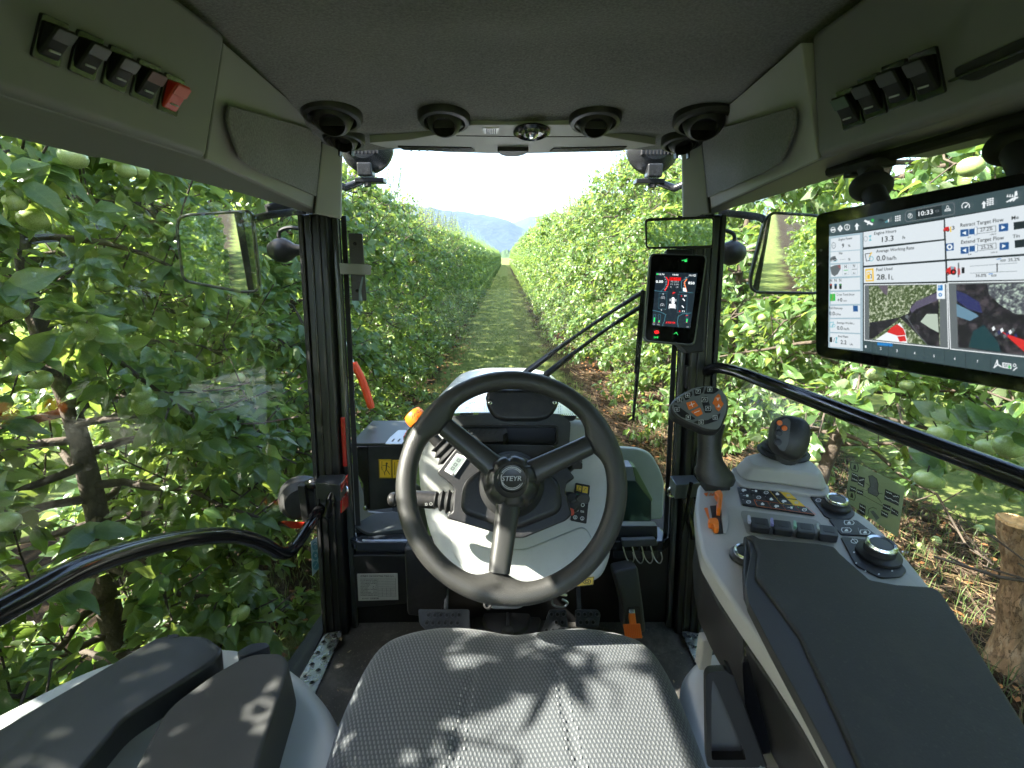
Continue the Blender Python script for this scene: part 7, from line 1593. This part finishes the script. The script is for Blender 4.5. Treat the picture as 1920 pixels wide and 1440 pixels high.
dt_('0', 1129, 530, 1136, 530, 9); dt_('0', 1116, 650, 1123, 650, 9); dt_('97', 1288, 546, 1308, 547, 11); dt_('71', 1272, 660, 1292, 662, 11); dpoly([(1266, 536), (1272, 536), (1272, 546), (1266, 546)], RS_); dpoly([(1252, 650), (1259, 650), (1258, 660), (1251, 660)], RS_)
for X, Y in ((1130, 556), (1125, 610)): x, y = d7(X, Y); g.arc(x, y, 3.4, 150, 390, .0009, GY_); g.disc(x, y, 1.3, GY_)
for X, Y in ((1285, 570), (1278, 622)): dpoly([(X - 10, Y - 8), (X - 2, Y - 10), (X + 10, Y + 4), (X + 6, Y + 10), (X - 2, Y)], WS_)
for X0, Y0 in ((1062, 542), (1158, 546)): pass
dl_([(1102, 520), (1160, 524), (1156, 640), (1098, 636)], .0004, TS_, True); dl_([(1245, 528), (1315, 532), (1305, 668), (1240, 664)], .0004, TS_, True)
dl_([(1054, 648), (1110, 660), (1150, 680), (1140, 730), (1125, 765)], .0009, TS_); dl_([(1342, 668), (1275, 675), (1245, 695), (1238, 735), (1245, 775)], .0009, TS_)
for X, h, m_, c2 in ((1062, 36, GS_, RS_), (1098, 14, GS_, RS_), (1306, 26, GS_, RS_)):
    dl_([(X, 678), (X + 14, 679), (X + 10, 742), (X - 4, 740)], .0005, TS_, True); dpoly([(X + 1, 738 - h), (X + 9, 738 - h), (X + 6, 738), (X - 2, 738)], m_); dpoly([(X - 2, 736), (X + 4, 736), (X + 3, 741), (X - 3, 741)], c2)
dt_('0l', 1054, 755, 1070, 756, 9, GY_); dt_('0.5L', 1086, 758, 1108, 759, 9, GY_); dt_('C8', 1306, 776, 1322, 777, 9, GY_)
dl_([(1300, 688), (1316, 686)], .001, RS_)
dt_('STEYR', 1150, 746, 1223, 748, 13, RS_, .3)
dpoly([(1064, 802), (1098, 800), (1102, 820), (1068, 823)], RS_); g.disc(*d7(1082, 811), 3, RS_, 3.4, r0=0); g.lift(); g.disc(*d7(1082, 811), 1.7, BS_, r0=.5)
dl_([(1212, 826), (1230, 812), (1242, 832)], .0009, GS_); dl_([(1230, 812), (1228, 822)], .0009, GS_); dt_('DHE', 1062, 857, 1096, 857, 14, GS_)
dl_([(1272, 276), (1300, 270), (1310, 264)], .0012, GS_); dpoly([(1290, 276), (1310, 274), (1310, 285), (1292, 286)], GS_)
g.build('screen_picture', dd)

# --- interior mirror above it
im = empty('interior_mirror', D(1274, 438, 1.05), 'wide black-framed rear-view mirror above the small upright display', 'mirror')
IP = Plane(D(1274, 438, 1.02), (-.28, -1, -.03), (1, -.28, 0))
iq = [(1209, 413), (1215, 409), (1336, 405), (1341, 409), (1339, 460), (1334, 466), (1214, 467), (1210, 461)]
slab('mirror_case', IP, iq, .022, BLKM, im, rr=.006, bevel=.004)
slab('mirror_pane', IP, [(1213, 415), (1336, 410), (1335, 460), (1214, 463)], .001, MIRR, im, rr=.005, lift=.0008, bevel=0)
b = MB(); b.tube([IP.P(1300, 440, -.02), IP.P(1320, 430, -.10), V((.46, 1.2, EZ + .09))], .008, 10); b.build('mirror_arm', BLK, im)

# --- side mirrors outside the doors
sm = empty('side_mirror', D(410, 470, 1.25), 'rounded black-rimmed door mirror outside the left window, reflecting the hedge', 'mirror')
SMP = Plane(D(410, 470, 1.15), (.262, -1, -.07), (1, .262, 0))
so = [(335, 410), (352, 403), (466, 396), (472, 402), (486, 536), (480, 546), (456, 548), (352, 528), (343, 520), (332, 430)]
slab('mirror_case', SMP, so, .035, BLK, sm, rr=.03, bevel=.006, seg=3, k=6)
slab('mirror_pane', SMP, [(x + (410 - x) * .022, y + (472 - y) * .022) for x, y in so], .001, MIRR, sm, rr=.03, lift=.0008, bevel=0, k=6)
b = MB(); q = rnd(pp(SMP, so, .001), .03, 6); b.tube(q + [q[0]], .0035, 8); b.build('mirror_rim', BLK, sm)
b = MB(); b.tube(spline([SMP.P(472, 412, -.02), D(500, 404, 1.18), D(530, 400, 1.22), D(562, 396, 1.26)]), .009, 12); b.tube(spline([D(500, 393, 1.24), D(530, 388, 1.26), D(575, 394, 1.28)]), .013, 12); b.build('mirror_arm', BLKM, sm)
b = MB(); b.tube([SMP.P(466, 470, -.03), SMP.P(462, 410, -.03)], .008, 8); b.build('arm_clamp', BLKM, sm)
sm = empty('side_mirror', D(1470, 470, 1.25), 'tall black-rimmed door mirror outside the right window beside the big terminal', 'mirror')
SMR = Plane(D(1470, 470, 1.15), (-.235, -1, -.06), (1, -.235, 0))
so = [(1408, 520), (1436, 410), (1448, 399), (1530, 404), (1560, 412), (1556, 540), (1530, 550), (1418, 548), (1408, 540)]
slab('mirror_case', SMR, so, .035, BLK, sm, rr=.03, bevel=.006, seg=3, k=6)
slab('mirror_pane', SMR, [(x + (1480 - x) * .028, y + (475 - y) * .028) for x, y in so], .001, MIRR, sm, rr=.03, lift=.0008, bevel=0, k=6)
b = MB(); q = rnd(pp(SMR, so, .001), .03, 6); b.tube(q + [q[0]], .0035, 8); b.build('mirror_rim', BLK, sm)
b = MB(); b.tube(spline([SMR.P(1440, 415, -.02), D(1425, 408, 1.18), D(1400, 404, 1.22), D(1350, 398, 1.27)]), .009, 12); b.build('mirror_arm', BLKM, sm)

# --- round lamps on arms at both front posts and big work lights under the roof
for s, (cx, cy) in ((-1, (535, 470)), (1, (1365, 475))):
    wl0 = empty('post_lamp', D(cx, cy, 1.42), 'small black teardrop lamp on a bracket outside the ' + ('left' if s < 0 else 'right') + ' front post', 'lamp')
    c = D(cx, cy, 1.42); q = MB(); q.lathe(c + V((s * .055, 0, 0)), V((-s, 0, .02)), [(.003, 0), (.022, .010), (.034, .03), (.037, .05), (.030, .068), (.018, .085), (.014, .11)], 28); q.build('lamp_shell', BLK, wl0)
    q = MB(); q.tube(spline([D(cx - s * -2, cy - 22, 1.42) if False else c + V((s * .015, 0, .03)), c + V((s * .01, 0, .055)), c + V((-s * .02, 0, .066)), c + V((-s * .06, 0, .062))], 5), .006, 8); q.build('lamp_cable', RUB, wl0)
    q = MB(); q.box(c + V((-s * .075, 0, .09)), (.03, .04, .17)); q.box(c + V((-s * .075, 0, .0)), (.012, .03, .1)); q.build('lamp_bracket', BLKM, wl0, bevel=.003)
for s, (cx, cy) in ((-1, (685, 272)), (1, (1227, 274))):
    wk = empty('work_light', D(cx, cy, 1.62), 'round black work light hanging from the roof edge at the top ' + ('left' if s < 0 else 'right') + ' of the windscreen', 'work light')
    c = D(cx, cy - 2, 1.62); q = MB(); q.lathe(c, V((0, 1, -.12)), [(.02, -.035), (.055, -.028), (.078, -.010), (.087, .004), (.092, .010), (.092, .028), (.086, .034)], 44); q.build('lamp_housing', mat('lamp_black', (.02, .021, .022), .25, var=.3, bump=.1), wk, ang=25)
    for k in range(9):
        q = MB(); q.box(c + V((-.05 + k * .0125, -.034, -.012)), (.004, .016, .05)); q.build('cooling_fin', BLKM, wk)
    q = MB(); q.box(c + V((.0, -.015, -.085)), (.052, .045, .045)); q.build('lamp_yoke', mat('lamp_black', (.02, .021, .022), .25), wk, bevel=.006)
    q = MB(); q.box(c + V((s * -.01 + s * 0, -.0, -.118)), (.10, .05, .016)); q.tube([c + V((s * .02, 0, -.118)), c + V((s * .075, -.02, -.142)), c + V((s * .115, -.05, -.125))], .013, 10); q.build('lamp_arm', mat('lamp_black', (.02, .021, .022), .25), wk, bevel=.003)
    q = MB(); q.lathe(c + V((0, -.01, -.125)), (0, 0, -1), [(.014, 0), (.014, .012), (.009, .014)], 6); q.build('yoke_bolt', BLK, wk)
# orange rod outside at the left with its wire
fr_ = empty('flexible_marker_rod', D(680, 740, 1.75), 'orange flexible rod standing in the leaves outside the windscreen at the left', 'rod')
b = MB(); b.tube(spline([D(663, 681, 1.75), D(676, 706, 1.75), D(686, 732, 1.75), D(697, 766, 1.75)], 6), [.014] * 18 + [.010], 14); b.build('rod', mat('orange_rod', (.75, .07, .015), .4), fr_)
b = MB(); b.tube([D(648, 640, 1.75), D(660, 672, 1.75), D(666, 686, 1.75)], .0022, 6); b.build('wire', ALU, fr_)
